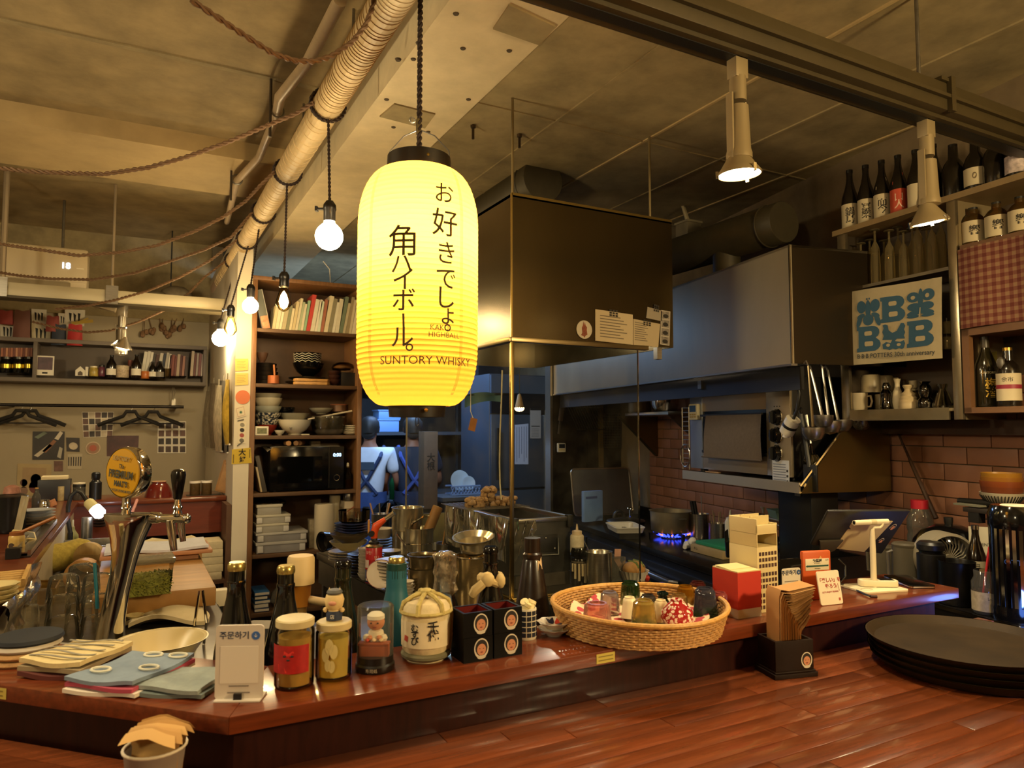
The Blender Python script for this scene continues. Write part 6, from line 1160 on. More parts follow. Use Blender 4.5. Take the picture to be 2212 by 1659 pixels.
# things beside the grill, inside the screen
t=LT('sauce_squeezer','white squeeze bottle of sauce standing on a dark jar','bottle',1247,1262,30,54,mat('#c9bda6',.45,var=.25,sc=30),[(0,0),(1,0),(1,.62),(.92,.68),(.55,.72),(.55,.78),(0,.78)],[('cap',[(.72,.70),(.72,.84),(.2,.88),(.08,1.12),(0,1.12)],mat('#cdb89c',.4))],z=ZR+.001,dz=.128);
t=LT('sauce_jar','dark sauce jar with cream drips down its side','jar',1252,1264,36,58,mat('#16120f',.2),CYL,[('lid_band',[(1.02,.86),(1.02,.92)],mat('#8a8070',.3,.7))],z=ZR+.001); R_,H_=RH(t)
for k,(a,l) in enumerate(((215,.3),(235,.55),(262,.62),(285,.45),(305,.7),(325,.4))):ob('drip',MB().tube([(R_*1.02*cos(rad(a)),R_*1.02*sin(rad(a)),H_*.84),(R_*1.03*cos(rad(a)),R_*1.03*sin(rad(a)),H_*(.84-l))],.005,6),mat('#b5a484',.5),t)
t=LT('dark_glass','small dark glass lid resting on the sauce jar rim','lid',1252,1264,36,62,BLACKG,[(0,1),(1,1),(1.04,1.15),(.9,1.3),(0,1.32)],z=ZR+.001)
t=LT('steel_canister','plain steel canister with a rolled rim at the screen end','canister',1294,1268,56,76,STEEL,[(.92,0),(.94,.10),(1,.12),(1,.96),(1.07,1)],open_=.04,z=ZR+.001)
p=at(1370,1262,y=2.40); p.z=ZR+.001; t=T('bread_roll','stuffed bread roll in a white paper case at the screen end','bread',p,.3);
ob('paper_case',MB().lathe([(.042,0),(.060,.045),(.061,.046),(.058,.045),(.040,.003),(0,.003)],44,wob=lambda a,j:1+.03*cos(22*a)),mat('#d0c6b4',.7),t); ob('roll',MB().ball((0,0,.050),.052,18,(1.05,.85,.62)),mat('#a87a42',.6,var=.3,sc=24,bump=.3),t)
for x in (-.02,.012):ob('green_filling',MB().tube([(x,-.038,.06),(x+.006,-.02,.078),(x+.012,.02,.08)],.0055,6),mat('#5a6a2c',.6,var=.4,sc=60),t)
ob('red_filling',MB().ball((.02,-.05,.018),.012,8),mat('#a8281c',.5),t)
PB('clear_box','clear plastic box with a white rim behind the bread roll','box',1322,1206,1352,1258,.10,glass('#dcdcd8',.35,.05,.12),z=ZR+.001)
p=at(1418,1272,y=2.30); p.z=ZR+.003; t=T('white_strip','white paper strip lying at the end of the prep table','strip',V((1.86,2.262,ZR+.001)),.1); ob('strip',MB().cbox(0,0,0,.07,.022,.002),PAPER,t)
Q=[at(1328,1186,y=2.45),at(1342,1186,y=2.45),at(1340,1212,y=2.45),at(1352,1232,y=2.45),at(1342,1234,y=2.45),at(1327,1210,y=2.45)]; t=T('pink_tape','bent strip of pink tape stuck inside the screen end','tape',Q[0]); ob('tape',MB().raw([q-Q[0] for q in Q]+[q-Q[0]+V((0,.001,0)) for q in Q],[(0,1,2,3,4,5),(6,7,8,9,10,11)]),mat('#c99a8a',.6),t)
t=T('film_bundle','tangle of clear film and cords between screen and stove','film',V((1.72,2.62,ZR+.001))); ob('film',MB().surf(lambda i,j:(.12*(i-.5)+.02*sin(9*j),.3*(j-.5),.05+.05*abs(sin(7*i+5*j))),12,16),glass('#b9c4d8',.5,.05,.06),t)
for k in range(3):ob('cord',MB().tube([(-.05+.03*k,-.15,.01),(.02,0,.10+.02*k),(.06-.02*k,.2,.02)],.003,5),mat('#6a6458',.4),t)
# -- hood over the grill
HD=mat('#5d5138',.24,.95,var=.10,sc=5,stretch=(1,1,.2)); hz0,hz1,hx1,hy1=1.838,2.381,2.005,3.50
hd=T('grill_hood','big brown-tinted stainless hood hanging over the charcoal grill','hood',(0,0,0)); mb=MB(); w=.012
for b in ((GX,GY,hx1,GY+w),(GX,hy1-w,hx1,hy1),(GX,GY+w,GX+w,hy1-w),(hx1-w,GY+w,hx1,hy1-w)):mb.box(b[0],b[1],hz0,b[2],b[3],hz1)
ob('skirt',mb,HD,hd); ob('top_plate',MB().box(GX,GY,hz1-.012,hx1,hy1,hz1),HD,hd); ob('corner_edge',MB().box(GX-.003,GY-.003,hz0,GX+.003,GY+.003,hz1),mat('#b59a58',.25,.9),hd); ob('top_edge',MB().box(GX,GY-.003,hz1-.006,hx1,GY+.001,hz1+.004),mat('#a08a50',.25,.9),hd)
for b in ((GX-.006,GY-.012,hx1-.14,GY+.018),(GX-.012,GY-.006,GX+.018,hy1)):ob('gutter',MB().box(b[0],b[1],hz0-.018,b[2],b[3],hz0),mat('#8a7a58',.3,.9),hd,bev=.002)
ob('lamp_bracket',MB().box(1.93,2.345,hz0-.05,1.955,2.37,hz0),STEEL,hd)
for x,y in ((1.252,2.36),(1.945,2.40),(1.252,3.45),(1.945,3.45)):ob('hanger_rod',MB().tube([(x,y,hz1),(x,y,2.766)],.0055,8),mat('#9a8a66',.35,.8),hd)
# notes on the hood front
def hfl(name,lb,cat,q,m_): return flat(name,lb,cat,q,m_,y=GY-.0004)
p=at(1262,712,y=GY-.003); s=spx(p); t=T('round_sticker','round white sticker with a red-brown lobster print on the hood','sticker',p); ob('disc',MB().tf(rot=(pi/2,0,0)).cyl(20*s,-.002,.001,32),mat('#cfc4ac',.6),t); ob('print',MB().raw([(11*s*x,-.0016,18*s*z) for x,z in ((-.2,1),(-.35,.5),(-.6,.2),(-.5,-.4),(-.8,-.7),(-.2,-.8),(0,-1),(.3,-.7),(.7,-.6),(.55,-.1),(.6,.3),(.3,.5),(.15,.9),(0,.5))],[tuple(range(14))]),mat('#8a4428',.6,var=.4,sc=150),t)
def letter(t,e,n,i0=.12,w=.72,j0=.16,dj=.095):
    for k in range(n):ob('ink_line',MB().quad(e(i0,j0+dj*k),e(i0+w*(.75+.25*((k*7)%3)/2),j0+dj*k),e(i0+w*(.75+.25*((k*7)%3)/2),j0+dj*k+.03),e(i0,j0+dj*k+.03)),mat('#7a6e5c',.7),t)
MESHT=mat('#2b2620',.6)
def tape(t,e,i0,j0,i1,j1):
    for r in range(3):
        for c in range(2 if i1-i0<.2 else 3):
            n=2 if i1-i0<.2 else 3; a,b=i0+(i1-i0)*(c+.1)/n,i0+(i1-i0)*(c+.9)/n; y0,y1=j0+(j1-j0)*(r+.1)/3,j0+(j1-j0)*(r+.9)/3; ob('check_tape',MB().quad(e(a,y0),e(b,y0),e(b,y1),e(a,y1)),MESHT,t)
t,e=hfl('letter_card','large handwritten letter held by check tape on the hood','letter',[(1285,668),(1366,680),(1366,745),(1285,736)],mat('#cdbb96',.7)); letter(t,e,8); tape(t,e,.36,-.07,.60,.16)
t,e=hfl('letter_card','smaller handwritten letter right of the large one on the hood','letter',[(1367,689),(1425,700),(1421,750),(1367,745)],mat('#c2b08c',.7)); letter(t,e,9,.05,.5,.1,.085); tape(t,e,.36,-.06,.66,.18)
t,e=hfl('memo_slip','pale grey memo slip under crossed check tape on the hood','note',[(1398,663),(1429,672),(1428,694),(1395,687)],mat('#a39884',.7)); tape(t,e,.4,-.45,.8,.25)
t,e=hfl('photo_strip','narrow strip of four black and white portraits at the hood end','photo',[(1427,670),(1447,673),(1445,747),(1425,744)],mat('#bdb4a4',.6))
for k in range(4):ob('portrait',MB().quad(e(.1,.03+.245*k),e(.9,.03+.245*k),e(.9,.24+.245*k),e(.1,.24+.245*k)),mat('#8a8278',.6,var=.5,sc=60),t); ob('dark_figure',MB().raw([e(.5+.3*cos(i*pi/5),.16+.245*k+.06*sin(i*pi/5)) for i in range(10)],[tuple(range(10))]),mat('#2a2622',.6),t,(0,-.0006,0))
# vent ducts above the hoods
def duct(label,c,r,y1,m_):t=T('vent_duct',label,'duct',c); ob('duct',MB().tf(rot=(-pi/2,0,0)).lathe([(0,-.006),(r*.97,-.006),(r,0),(r,y1)],32),m_,t); ob('seam',MB().tf(rot=(-pi/2,0,0)).tube([(r*1.01*cos(i*pi/14),r*1.01*sin(i*pi/14),.08) for i in range(28)],.004,6,closed=True),m_,t); ob('collar',MB().cyl(r*.7,-.25,-r*.6,20,(.0,.35)),m_,t)
DM=mat('#3f3826',.55,.2,var=.12)
p=at(1172,388,y=2.95); duct('dark round capped vent duct lying on the grill hood',V((p.x,2.95,p.z)),.112,1.5,DM)
p=pw(1692,480,.28); duct('dark round capped duct end above the oven hood',V((p.x,p.y,p.z)),.095,.9,DM)
a,b=pw(1432,570,.30),pw(1668,498,.30); t=T('flexible_duct','taped silvery flexible duct running over the oven hood','duct',a); d=b-a; pts=[d*(i/22) for i in range(23)]; ob('hose',MB().tube(pts,[.068*(1+.035*(i%2)) for i in range(23)],18),mat('#6d675c',.3,.9,var=.2),t)
for f in (.45,.82,.9):ob('tape_band',MB().tube([d*f,d*(f+.05)],.075,16),mat('#b5ac98',.2,.9,bump=.5,sc=40),t)
t=T('junction_box','grey electrical box hanging above the oven hood','box',pw(1487,500,.30)); ob('box',MB().cbox(0,0,-.03,.10,.10,.07),mat('#7a705a',.5),t,bev=.003); ob('lid',MB().cbox(0,0,.04,.11,.11,.012),mat('#8a7f66',.5),t)
q=t.location; ob('hose',MB().tube([V((0,0,.05)),V((.01,.05,.16)),pw(1487,390,.30)-q,pw(1480,330,.30)-q,pw(1462,315,.30)-q,pw(1450,330,.3)-q],.012,8),mat('#b5a888',.4),t); ob('drop_rod',MB().tube([pw(1486,300,.33)-q,V((.0,.04,.05))],.004,6),STEELD,t)
for u,v in ((1022,270),(1122,290)):
    p=at(u,v,z=2.766); t=T('anchor_bolt','short rusty bolt sticking out of the kitchen ceiling, %s the tall hanger rod'%('far from' if u<1100 else 'just behind'),'bolt',p); ob('bolt',MB().cyl(.006,-.06,.0,8),mat('#3a2c1c',.7,.4),t); ob('nut',MB().cyl(.012,-.012,-.002,6),mat('#4a3a28',.7,.4),t)
# -- bottles on the step behind the ledge
def bigb(label,u,vt,y,gl,cap,neck=None,prof=None,extra=None):
    zt=at(u,vt,y=y).z; p=V((at(u,vt,y=y).x,y,ZB+.001)); h=zt-ZB-.001; t=T('sake_bottle',label,'bottle',p,-TH); R_=.0385
    pr=prof or [(0,0),(R_*.95,0),(R_,.006),(R_,h*.40),(R_*.93,h*.50),(R_*.66,h*.66),(R_*.45,h*.79),(R_*.40,h*.86),(R_*.44,h*.87),(R_*.44,h*.885),(R_*.39,h*.89),(R_*.38,h*.955),(0,h*.955)]
    ob('glass_body',MB().lathe(pr,30),gl,t); ob('cap',MB().lathe([(R_*.42,h*.95),(R_*.44,h*.965),(R_*.42,h*.99),(R_*.36,h),(0,h)],22),cap,t); return t,R_,h
GOLD=mat('#b09a58',.25,.8); BG=mat('#0c0b09',.12,coat=.4)
bigb('black sake bottle with a gold crown cap behind the order sign',512,1214,1.44,BG,GOLD); bigb('black sake bottle with a gold crown cap beside the beer toy',618,1221,1.40,BG,GOLD)
bigb('dark olive green bottle with a black cap behind the yuzu cup',742,1210,1.41,mat('#1a1c0e',.12,coat=.4),BLACKG)
t,R_,h=bigb('matte teal bottle with a black and gold cap',857,1202,1.40,mat('#1f5a68',.45),GOLD,prof=[(0,0),(.0375,0),(.0385,.006),(.0385,.12),(.033,.17),(.0215,.225),(.0205,.235),(.0205,.268),(0,.268)]); ob('green_neck',MB().lathe([(.0198,h*.84),(.0205,h*.86),(.0205,h*.955),(.0185,h*.96)],24),mat('#173c38',.3),t)
t,R_,h=bigb('clear glass bottle with its neck wrapped in crumpled film',962,1195,1.41,glass('#e4dcc8',.35),CHROME); ob('film_wrap',MB().lathe([(.016,h*.70),(.024,h*.74),(.021,h*.80),(.025,h*.86),(.022,h*.93),(.0235,h*.99),(.012,h*1.015),(0,h*1.01)],22,wob=lambda a,j:1+.13*sin(5*a+j*2.2)+.06*sin(11*a+j)),glass('#d9cbb0',.45,.1,.35,'#cdb898',40.0),t); ob('sake',MB().lathe([(0,.004),(.036,.004),(.036,h*.35),(0,h*.35)],22),glass('#d8d0bc',.1),t)
t,R_,h=bigb('black bottle with a cream cloth knotted round its neck',1060,1180,1.42,BG,BLACKG)
CLH=mat('#d0b67e',.8,var=.1,bump=.2); ob('knotted_cloth',MB().tube([(.021*cos(a),.021*sin(a),h*.76+.006*sin(2*a)) for a in [i*2*pi/14 for i in range(14)]],[.008,.010,.009,.011,.010,.008,.009,.010,.012,.010,.009,.008,.010,.009],8,closed=True).ball((-.006,-.026,h*.775),.013,10,(1.2,.9,1.3)).tube([(-.014,-.026,h*.75),(-.032,-.028,h*.70),(-.040,-.024,h*.66)],[.010,.011,.008],8).ball((.022,-.018,h*.76),.012,10,(.9,.8,1.4)),CLH,t)
t,R_,h=bigb('dark brown sloping bottle with a torn cream label on its neck',1150,1175,1.44,mat('#1e120a',.3,coat=.2),BLACKG,prof=[(0,0),(.050,0),(.051,.006),(.051,.07),(.044,.12),(.030,.20),(.0225,.25),(.0205,.255),(.022,.258),(.022,.266),(.0185,.27),(.0185,.302),(0,.302)])
ob('torn_label',MB().raw([(.0225*sin(rad(a))*k,-.0225*cos(rad(a))*k,z) for a,z,k in ((28,.232,1.13),(62,.234,1.12),(60,.262,1.0),(44,.252,1.04),(28,.255,1.02))],[(0,1,2,3,4)]),mat('#c9ad84',.7),t)
# beer-glass shaped toy dispenser
p=V((at(648,1330,y=1.62).x,1.62,ZK+.001)); s=spx(p); zt=at(648,1200,y=1.62).z; h=zt-p.z; FM=mat('#cdb07a',.55)
t=T('beer_toy','toy beer dispenser shaped like a mug with cream foam on top','dispenser',p,-TH)
ob('foam',MB().lathe([(0,h),(26*s,h),(29*s,h-.006),(29.5*s,h-60*s),(24*s,h-62*s)],30),FM,t); ob('beer',MB().lathe([(20*s,h-108*s),(23*s,h-62*s),(24*s,h-60*s)],28),mat('#b8782a',.35),t); ob('stem',MB().lathe([(0,0),(15*s,0),(14*s,h-140*s),(14*s,h-110*s),(20*s,h-106*s)],26),mat('#c9a468',.5),t); ob('arm',MB().tube([(16*s,0,h-94*s),(50*s,0,h-100*s),(64*s,0,h-102*s)],[8*s,8.5*s,7*s],14),FM,t)
p=V((at(580,1345,y=1.95).x,1.95,ZK+.001)); t=T('framed_board','black board in a rounded white frame standing behind the bottles','board',p,-TH,rot=(rad(-12),0,-TH)); ob('frame',rplate(MB(),.12,.12,.012,.012),mat('#b5ab9c',.5),t); ob('black_panel',MB().box(-.045,-.007,.02,.06,-.005,.10),mat('#15120f',.4),t)
p=V((at(706,1360,y=1.9).x,1.9,ZK+.001)); t=T('crumpled_bag','crumpled white plastic bag behind the jars','bag',p); ob('bag',MB().lathe([(.03,0),(.055,.03),(.045,.07),(.03,.10),(.01,.12)],20,wob=lambda a,j:1+.2*sin(4*a+j*1.7)),mat('#a9a4a8',.4),t)
# == back kitchen: people, fridge, shelf
def figure(name,label,loc,rz,skin_r,pants,shirt,apron,strap,hair,lean=0,arms=None):
    t=T(name,label,'person',loc,rz)
    A=arms or (((.19,0,1.36),(.26,.02,1.10),(.22,.22,.98)),((-.19,0,1.36),(-.26,.02,1.10),(-.22,.22,.98)))
    def skel(nm,vs,es,m_,sub=2):
        me=bpy.data.meshes.new(nm); me.from_pydata([v[:3] for v in vs],es,[]); me.materials.append(m_); o=bpy.data.objects.new(nm,me); COL.objects.link(o); o.parent=t
        md=o.modifiers.new('skin','SKIN'); md.use_smooth_shade= True
        for i,v in enumerate(vs):
            sv=me.skin_vertices[0].data[i]; sv.radius=(v[3],v[4] if len(v)>4 else v[3]); sv.use_root=(i==0)
        sb=o.modifiers.new('sub','SUBSURF'); sb.levels=sub; sb.render_levels=sub; return o
    L_=lean
    vs=[(0,0,.92,.12,.09),(0,L_*.3,1.12,.11,.08),(0,L_*.7,1.30,.115,.08),(0,L_,1.42,.07,.06),(0,L_+.005,1.48,.05,.05),(0,L_+.015,1.55,.075,.085),(0,L_+.01,1.64,.072,.085)]
    es=[(i,i+1) for i in range(6)]
    for sx in (-1,1):
        k=len(vs); vs+=[(sx*.09,0,.88,.085),(sx*.10,.01,.50,.058),(sx*.10,-.01,.09,.04),(sx*.10,.12,.04,.035)]; es+=[(0,k),(k,k+1),(k+1,k+2),(k+2,k+3)]
    for q in A:
        k=len(vs); vs+=[(q[0][0],q[0][1]+L_*.8,q[0][2],.042),(q[1][0],q[1][1]+L_,q[1][2],.038),(q[2][0],q[2][1]+L_,q[2][2],.027)]; es+=[(2,k),(k,k+1),(k+1,k+2)]
        w=vs[k+2]; kk=len(vs); vs.append((w[0],w[1]+.06,w[2]-.01,.030,.018)); es.append((k+2,kk))
        for f in range(4):vs+=[(w[0]-.027+.018*f,w[1]+.11,w[2]-.015,.0085),(w[0]-.027+.018*f,w[1]+.145+.008*(f in (1,2)),w[2]-.035,.0075)]; es+=[(kk,len(vs)-2),(len(vs)-2,len(vs)-1)]
        vs+=[(w[0]-.035*(1 if w[0]>0 else -1),w[1]+.07,w[2]-.02,.009)]; es.append((kk,len(vs)-1))
    skel('body',vs,es,skin_r)
    sv=[(0,0,.90,.150,.120),(0,L_*.3,1.12,.148,.112),(0,L_*.7,1.31,.178,.128),(0,L_,1.415,.09,.08)]; se=[(0,1),(1,2),(2,3)]
    for q in A:
        k=len(sv); a,b=V(q[0])+V((0,L_*.8,0)),V(q[1])+V((0,L_,0)); m=a.lerp(b,.72); sv+=[(*a,.078),(*m,.070)]; se+=[(2,k),(k,k+1)]
    skel('shirt',sv,se,shirt)
    pv=[(0,0,.90,.145,.115)]; pe=[]
    for sx in (-1,1):k=len(pv); pv+=[(sx*.09,0,.84,.100),(sx*.10,.01,.50,.075),(sx*.10,-.01,.10,.06)]; pe+=[(0,k),(k,k+1),(k+1,k+2)]
    skel('trousers',pv,pe,pants)
    hr=ob('hair',MB().lathe([(.098,-.05),(.104,.0),(.100,.05),(.07,.09),(.03,.105),(0,.108)],22,wob=lambda a,j:1+.05*sin(9*a+j*2)+.03*sin(17*a),squash=(.86,1.0)),hair,t,(0,L_-.005,1.60)); ob('nape_hair',MB().ball((0,L_-.055,1.55),.055,14,(1.25,.6,1.1)),hair,t)
    for sx in (-1,1):ob('ear',MB().ball((sx*.082,L_+.0,1.585),.024,10,(.4,.7,1.1)),skin_r,t); ob('eye',MB().ball((sx*.032,L_+.09,1.60),.009,8,(1.2,.6,.7)),INK,t); ob('shoe',MB().ball((sx*.10,.06,.04),.05,12,(1,2.3,.8)),BLACK,t)
    ob('nose',MB().ball((0,L_+.108,1.575),.012,8,(.8,1,1.3)),skin_r,t); ob('mouth',MB().ball((0,L_+.098,1.53),.012,8,(1.8,.5,.5)),mat('#8a4a42',.5),t)
    def bandp(pts,w=.018):ob('apron_strap',MB().tube(pts,w,6),strap,t)
    bandp([(-.13,L_*.8+.02,1.425),(-.12,L_*.7-.115,1.33),(-.02,L_*.3-.128,1.14),(.10,-.12,1.0)]); bandp([(.13,L_*.8+.02,1.425),(.12,L_*.7-.115,1.33),(.02,L_*.3-.128,1.14),(-.10,-.12,1.0)]); bandp([(-.155,.0,1.0),(-.08,-.125,.99),(.08,-.125,.99),(.155,.0,1.0)],.014)
    def sk(i,j):a=rad(-60+300*i); r=.158+.02*sin(7*a)*j; return (r*1.08*cos(a+pi/2+rad(30)),r*.92*sin(a+pi/2+rad(30)),1.02-.55*j)
    ob('apron',MB().surf(sk,30,8),apron,t); return t
SK=mat('#8a5a40',.55,sss=.1)
p1=at(800,925,y=6.05); t=figure('person','person in a pale T-shirt and blue apron seen from behind by the bookcase',V((p1.x-.01,6.05,0)),rad(-28),SK,BLACK,mat('#c3cbd6',.8,var=.05),mat('#2c4478',.8,var=.15,sc=20),mat('#1c2c50',.8),mat('#17130f',.6),.03)
t.scale=(.94,)*3; ob('back_print',MB().box(-.075,-.134,1.22,.075,-.130,1.29),mat('#2a3a4a',.7),t); ob('phone_pouch',MB().cbox(.02,-.19,.70,.06,.02,.2),BLACK,t,bev=.01)
p2=at(893,930,y=5.95); t=figure('person','person in dark navy clothes and apron bending away behind the glass',V((p2.x,5.95,0)),rad(-12),SK,BLACK,mat('#1f2536',.8,var=.1),mat('#232a44',.8,var=.1,sc=20),mat('#33468c',.8),mat('#1d1a18',.6),.05)
t.scale=(.94,)*3
SHF=mat('#55585c',.4,.5)
ks=T('kitchen_shelf','dark steel shelf at the back of the kitchen behind the two people','shelf',(0,0,0)); kx0,kx1,ky=1.65,3.2,6.80
for z in (.85,1.46,1.95):ob('board',MB().box(kx0,ky,z-.03,kx1,7.36,z),SHF,ks)
for x in (kx0,kx1-.03):
    for y in (ky,7.32):ob('post',MB().box(x,y,0,x+.03,y+.03,2.3),SHF,ks)
BLT=mat('#7fa6d8',.4,alpha=.95)
for i,(u0,u1,v0,v1,lb) in enumerate(((815,862,914,942,'lower translucent blue food tub behind the person in the pale shirt'),(818,866,893,914,'upper translucent blue food tub behind the person in the pale shirt'))):
    t=PB('blue_tub',lb,'tub',u0,v0,u1,v1,.2,BLT,'blue tubs at the back',y=6.81,bev=.01); w,h=t['_wh']; t.location.z=1.461+i*.125; ob('rim',MB().box(-w/2-.008,-.008,h-.012,w/2+.008,.208,h),BLT,t,bev=.003)
t=LT('green_bottle','tall green plastic bottle between the two people','bottle',852,1075,22,60,glass('#4aa858',.25,.1,.25,'#3a9a50'),BOTB,[('cap',BOTC,mat('#3a8a4a',.4))],y=6.5); t.location.z=at(852,1078,y=6.5).z
kb=T('back_counter','dark steel counter in front of the back shelf','counter',(0,0,0)); ob('top',MB().box(1.65,6.35,t.location.z-.04,2.9,6.79,t.location.z-.001),SHF,kb,bev=.004); ob('front',MB().box(1.66,6.38,.05,2.89,6.41,t.location.z-.04),DKGREY,kb)
zc=t.location.z
# plates in a blue basket, box for a reflected cardboard
p=at(1005,1062,y=5.45); zc=p.z-.03; t=T('dish_basket','blue plastic lattice basket on a dark side table in the back kitchen','basket',V((p.x,5.5,zc))); s=spx(p); BB=mat('#6a86b4',.4)
for z in (.005,.07):ob('rail',MB().box(-.13,-.07,z,.13,-.06,z+.012).box(-.13,.06,z,.13,.07,z+.012),BB,t)
for k in range(9):x=-.12+.03*k; ob('lattice',MB().tube([(x-.015,-.065,.01),(x+.015,-.065,.075)],.004,5).tube([(x+.015,-.065,.01),(x-.015,-.065,.075)],.004,5),BB,t)
for k,(dx,r,lb) in enumerate(((-.03,.085,'large pale plate standing in the blue basket'),(.04,.06,'small pale bowl standing in the blue basket'))):t2=T('plate',lb,'plate',V((p.x+dx,5.5-.02*k,zc+.095+(r-.06))),rot=(rad(80),0,0)); ob('dish',MB().lathe(PL(r),30),mat('#a9bccb',.3),t2)
t=PB('reflected_cardboard','tall brown cardboard with black brush characters, standing in for a reflection in the glass','box',915,930,945,1100,.12,mat('#5a4634',.8,var=.1),y=5.25,bev=.002); w,h=t['_wh']; txt(t,'大根',.07,INK,(0,-.002,h*.6),vert=True,bold=.001); ob('stand',MB().box(-w/2,.01,-t.location.z,w/2,.1,0),DKGREY,t)  # solid box put in for lettered cardboard reflected in the pane
t9=T('side_table','dark side table holding the blue lattice basket behind the grill','table',V((p.x,5.5,0))); ob('top',MB().cbox(0,0,zc-.03,.5,.34,.029),SHF,t9); ob('leg',MB().cbox(0,0,0,.3,.06,zc-.03),SHF,t9)
# cloths and tags hung by the hood
t=T('green_cloth','pale green cloth hung on a line behind the glass','cloth',at(1045,855,y=4.3)); s=spx(t.location); ob('cloth',MB().surf(lambda i,j:((i-.5)*90*s,.01*sin(9*i),(8*sin(3*i)-26*j*(1-.5*i))*s),16,6,.003),mat('#7fa08c',.8),t); ob('line',MB().tube([(-70*s,.01,0),(60*s,.01,4*s)],.004,5),BLACK,t)
t=T('orange_tag','orange paper tag with a cord seen through the glass','tag',at(1022,915,y=4.2)); s=spx(t.location); ob('tag',MB().tf(rot=(0,rad(14),0)).box(-8*s,0,-16*s,8*s,.003,12*s),mat('#b5702a',.5),t); ob('cord',MB().tube([(0,0,12*s),(-6*s,0,26*s),(-6*s,0,2.766-t.location.z)],.003,5),CREAM,t)
# fridge with papers
fy=5.62; a,b=at(1060,1000,y=fy),at(1183,1000,y=fy)
fr=T('fridge','tall blue-lit stainless fridge with papers on its door','fridge',V((a.x,fy,0))); w=b.x-a.x
ob('cabinet',MB().box(0,.03,.05,w,.64,1.98),mat('#5d6470',.4,.7),fr,bev=.004); ob('door',MB().box(.005,0,.08,w-.005,.028,.95),mat('#6f7a8c',.3,.8),fr,bev=.004); ob('door',MB().box(.005,0,.97,w-.005,.028,1.62),mat('#6f7a8c',.3,.8),fr,bev=.004); ob('black_band',MB().box(.005,-.002,1.63,w-.005,.028,1.80),mat('#121318',.3),fr); ob('top_panel',MB().box(.005,0,1.81,w-.005,.028,1.97),mat('#7a8698',.3,.8),fr)  # blue kitchen light is also put into the steel colours
ob('edge_trim',MB().box(w-.03,-.012,.3,w,.0,1.66),mat('#b5a488',.35,.6),fr); ob('handle',MB().box(.04,-.05,1.05,.06,-.03,1.5),BLACK,fr)
t,e=flat('note_paper','long white handwritten sheet stuck on the fridge door','paper',[(1112,918),(1141,915),(1141,1003),(1112,1003)],mat('#c5c8d8',.7),y=fy-.002)
for k in range(5):ob('ink_line',MB().quad(e(.12+.18*k,.06),e(.15+.18*k,.06),e(.15+.18*k,.94-.1*(k%3)),e(.12+.18*k,.94-.1*(k%3))),mat('#5a5a70',.7),t)
t,e=flat('form_sheet','printed form sheet with a dark header on the fridge door','paper',[(1145,882),(1168,882),(1168,947),(1145,947)],mat('#b0a59a',.7),y=fy-.002); ob('header',MB().quad(e(0,0),e(1,0),e(1,.07),e(0,.07)),INK,t); ob('rule',MB().quad(e(.1,.58),e(.9,.58),e(.9,.61),e(.1,.61)),INK,t);
for k in range(6):ob('table_line',MB().quad(e(.12,.68+.05*k),e(.8,.68+.05*k),e(.8,.69+.05*k),e(.12,.69+.05*k)),mat('#6a6058',.7),t)
t=T('hanging_bulb','small glowing shaded bulb above the fridge seen through the glass','lamp',at(1122,882,y=4.6)); ob('bulb',MB().ball((0,0,0),.030,12,(1.2,1.2,.8)),emi('#ffd890',14),t); ob('shade',MB().lathe([(.036,-.004),(.028,.03),(.012,.10),(.0,.11)],16),mat('#a8895c',.6),t); ob('cord',MB().tube([(0,0,.10),(0,0,2.766-t.location.z)],.004,6),BLACK,t)
# back wall grills and leaning tray
def wk_(nm,lb,cat,u,v,y=4.575): return T(nm,lb,cat,at(u,v,y=y))
t=wk_('hanging_grate','dark wire grill grate hung crosswise on the steel wall','grate',1262,880); mb=MB()
for k in range(14):q=-.15+.023*k; mb.tube([(q-.09,0,.17),(q+.09,0,-.17)],.0025,4)
for q in (-.17,0,.17):mb.tube([(-.16-q*.5,-.004,q),(.16-q*.5,-.004,q)],.004,5)
ob('wires',mb,STEELD,t)
t=wk_('hanging_grate','fine square wire mesh hung beside the crosswise grate','grate',1318,930); mb=MB()
for k in range(14):q=-.10+.2*k/13; mb.tube([(q,0,.13),(q,0,-.13)],.002,4); mb.tube([(-.10,-.002,q*1.3),(.10,-.002,q*1.3)],.002,4)
ob('wires',mb,STEELD,t)
t=wk_('long_scraper','long flat steel scraper hung on the dark steel wall','scraper',1212,895); t.rotation_euler=(0,rad(9),0); ob('blade',MB().box(-.02,-.004,-.05,.02,.0,.15),STEEL,t,bev=.002); ob('handle',MB().box(-.010,-.005,-.15,.010,0,-.05),STEELD,t,bev=.002)
t=wk_('kitchen_timer','white kitchen timer with a dark screen on the steel wall','timer',1214,967,4.56); ob('case',MB().box(-.034,0,-.034,.034,.02,.034),mat('#cfc9b8',.4),t,bev=.006); ob('screen',MB().box(-.026,-.0015,-.004,.026,.0,.027),mat('#1c2430',.2),t)
for k in range(4):ob('button',MB().box(-.025+.013*k,-.0015,-.02,-.016+.013*k,0,-.013),mat('#b59a50',.5),t)
p=at(1315,1205,y=4.15); s=spx(p); t=T('sheet_pan','large grey baking sheet with a bright rim leaning behind the stove','pan',V((p.x,4.2,ZR+.02)),rot=(rad(-10),0,rad(-6))); hq=at(1315,1012,y=4.3).z-ZR-.01; ob('sheet',rplate(MB(),146*s,hq,.03,.006),mat('#6f7072',.35,.7,var=.15,sc=6),t); pts=[(x,-.004,hq/2+z) for x,z in rrect(146*s,hq,.03,5)]; ob('rim',MB().tube(pts,.007,6,closed=True),STEEL,t)
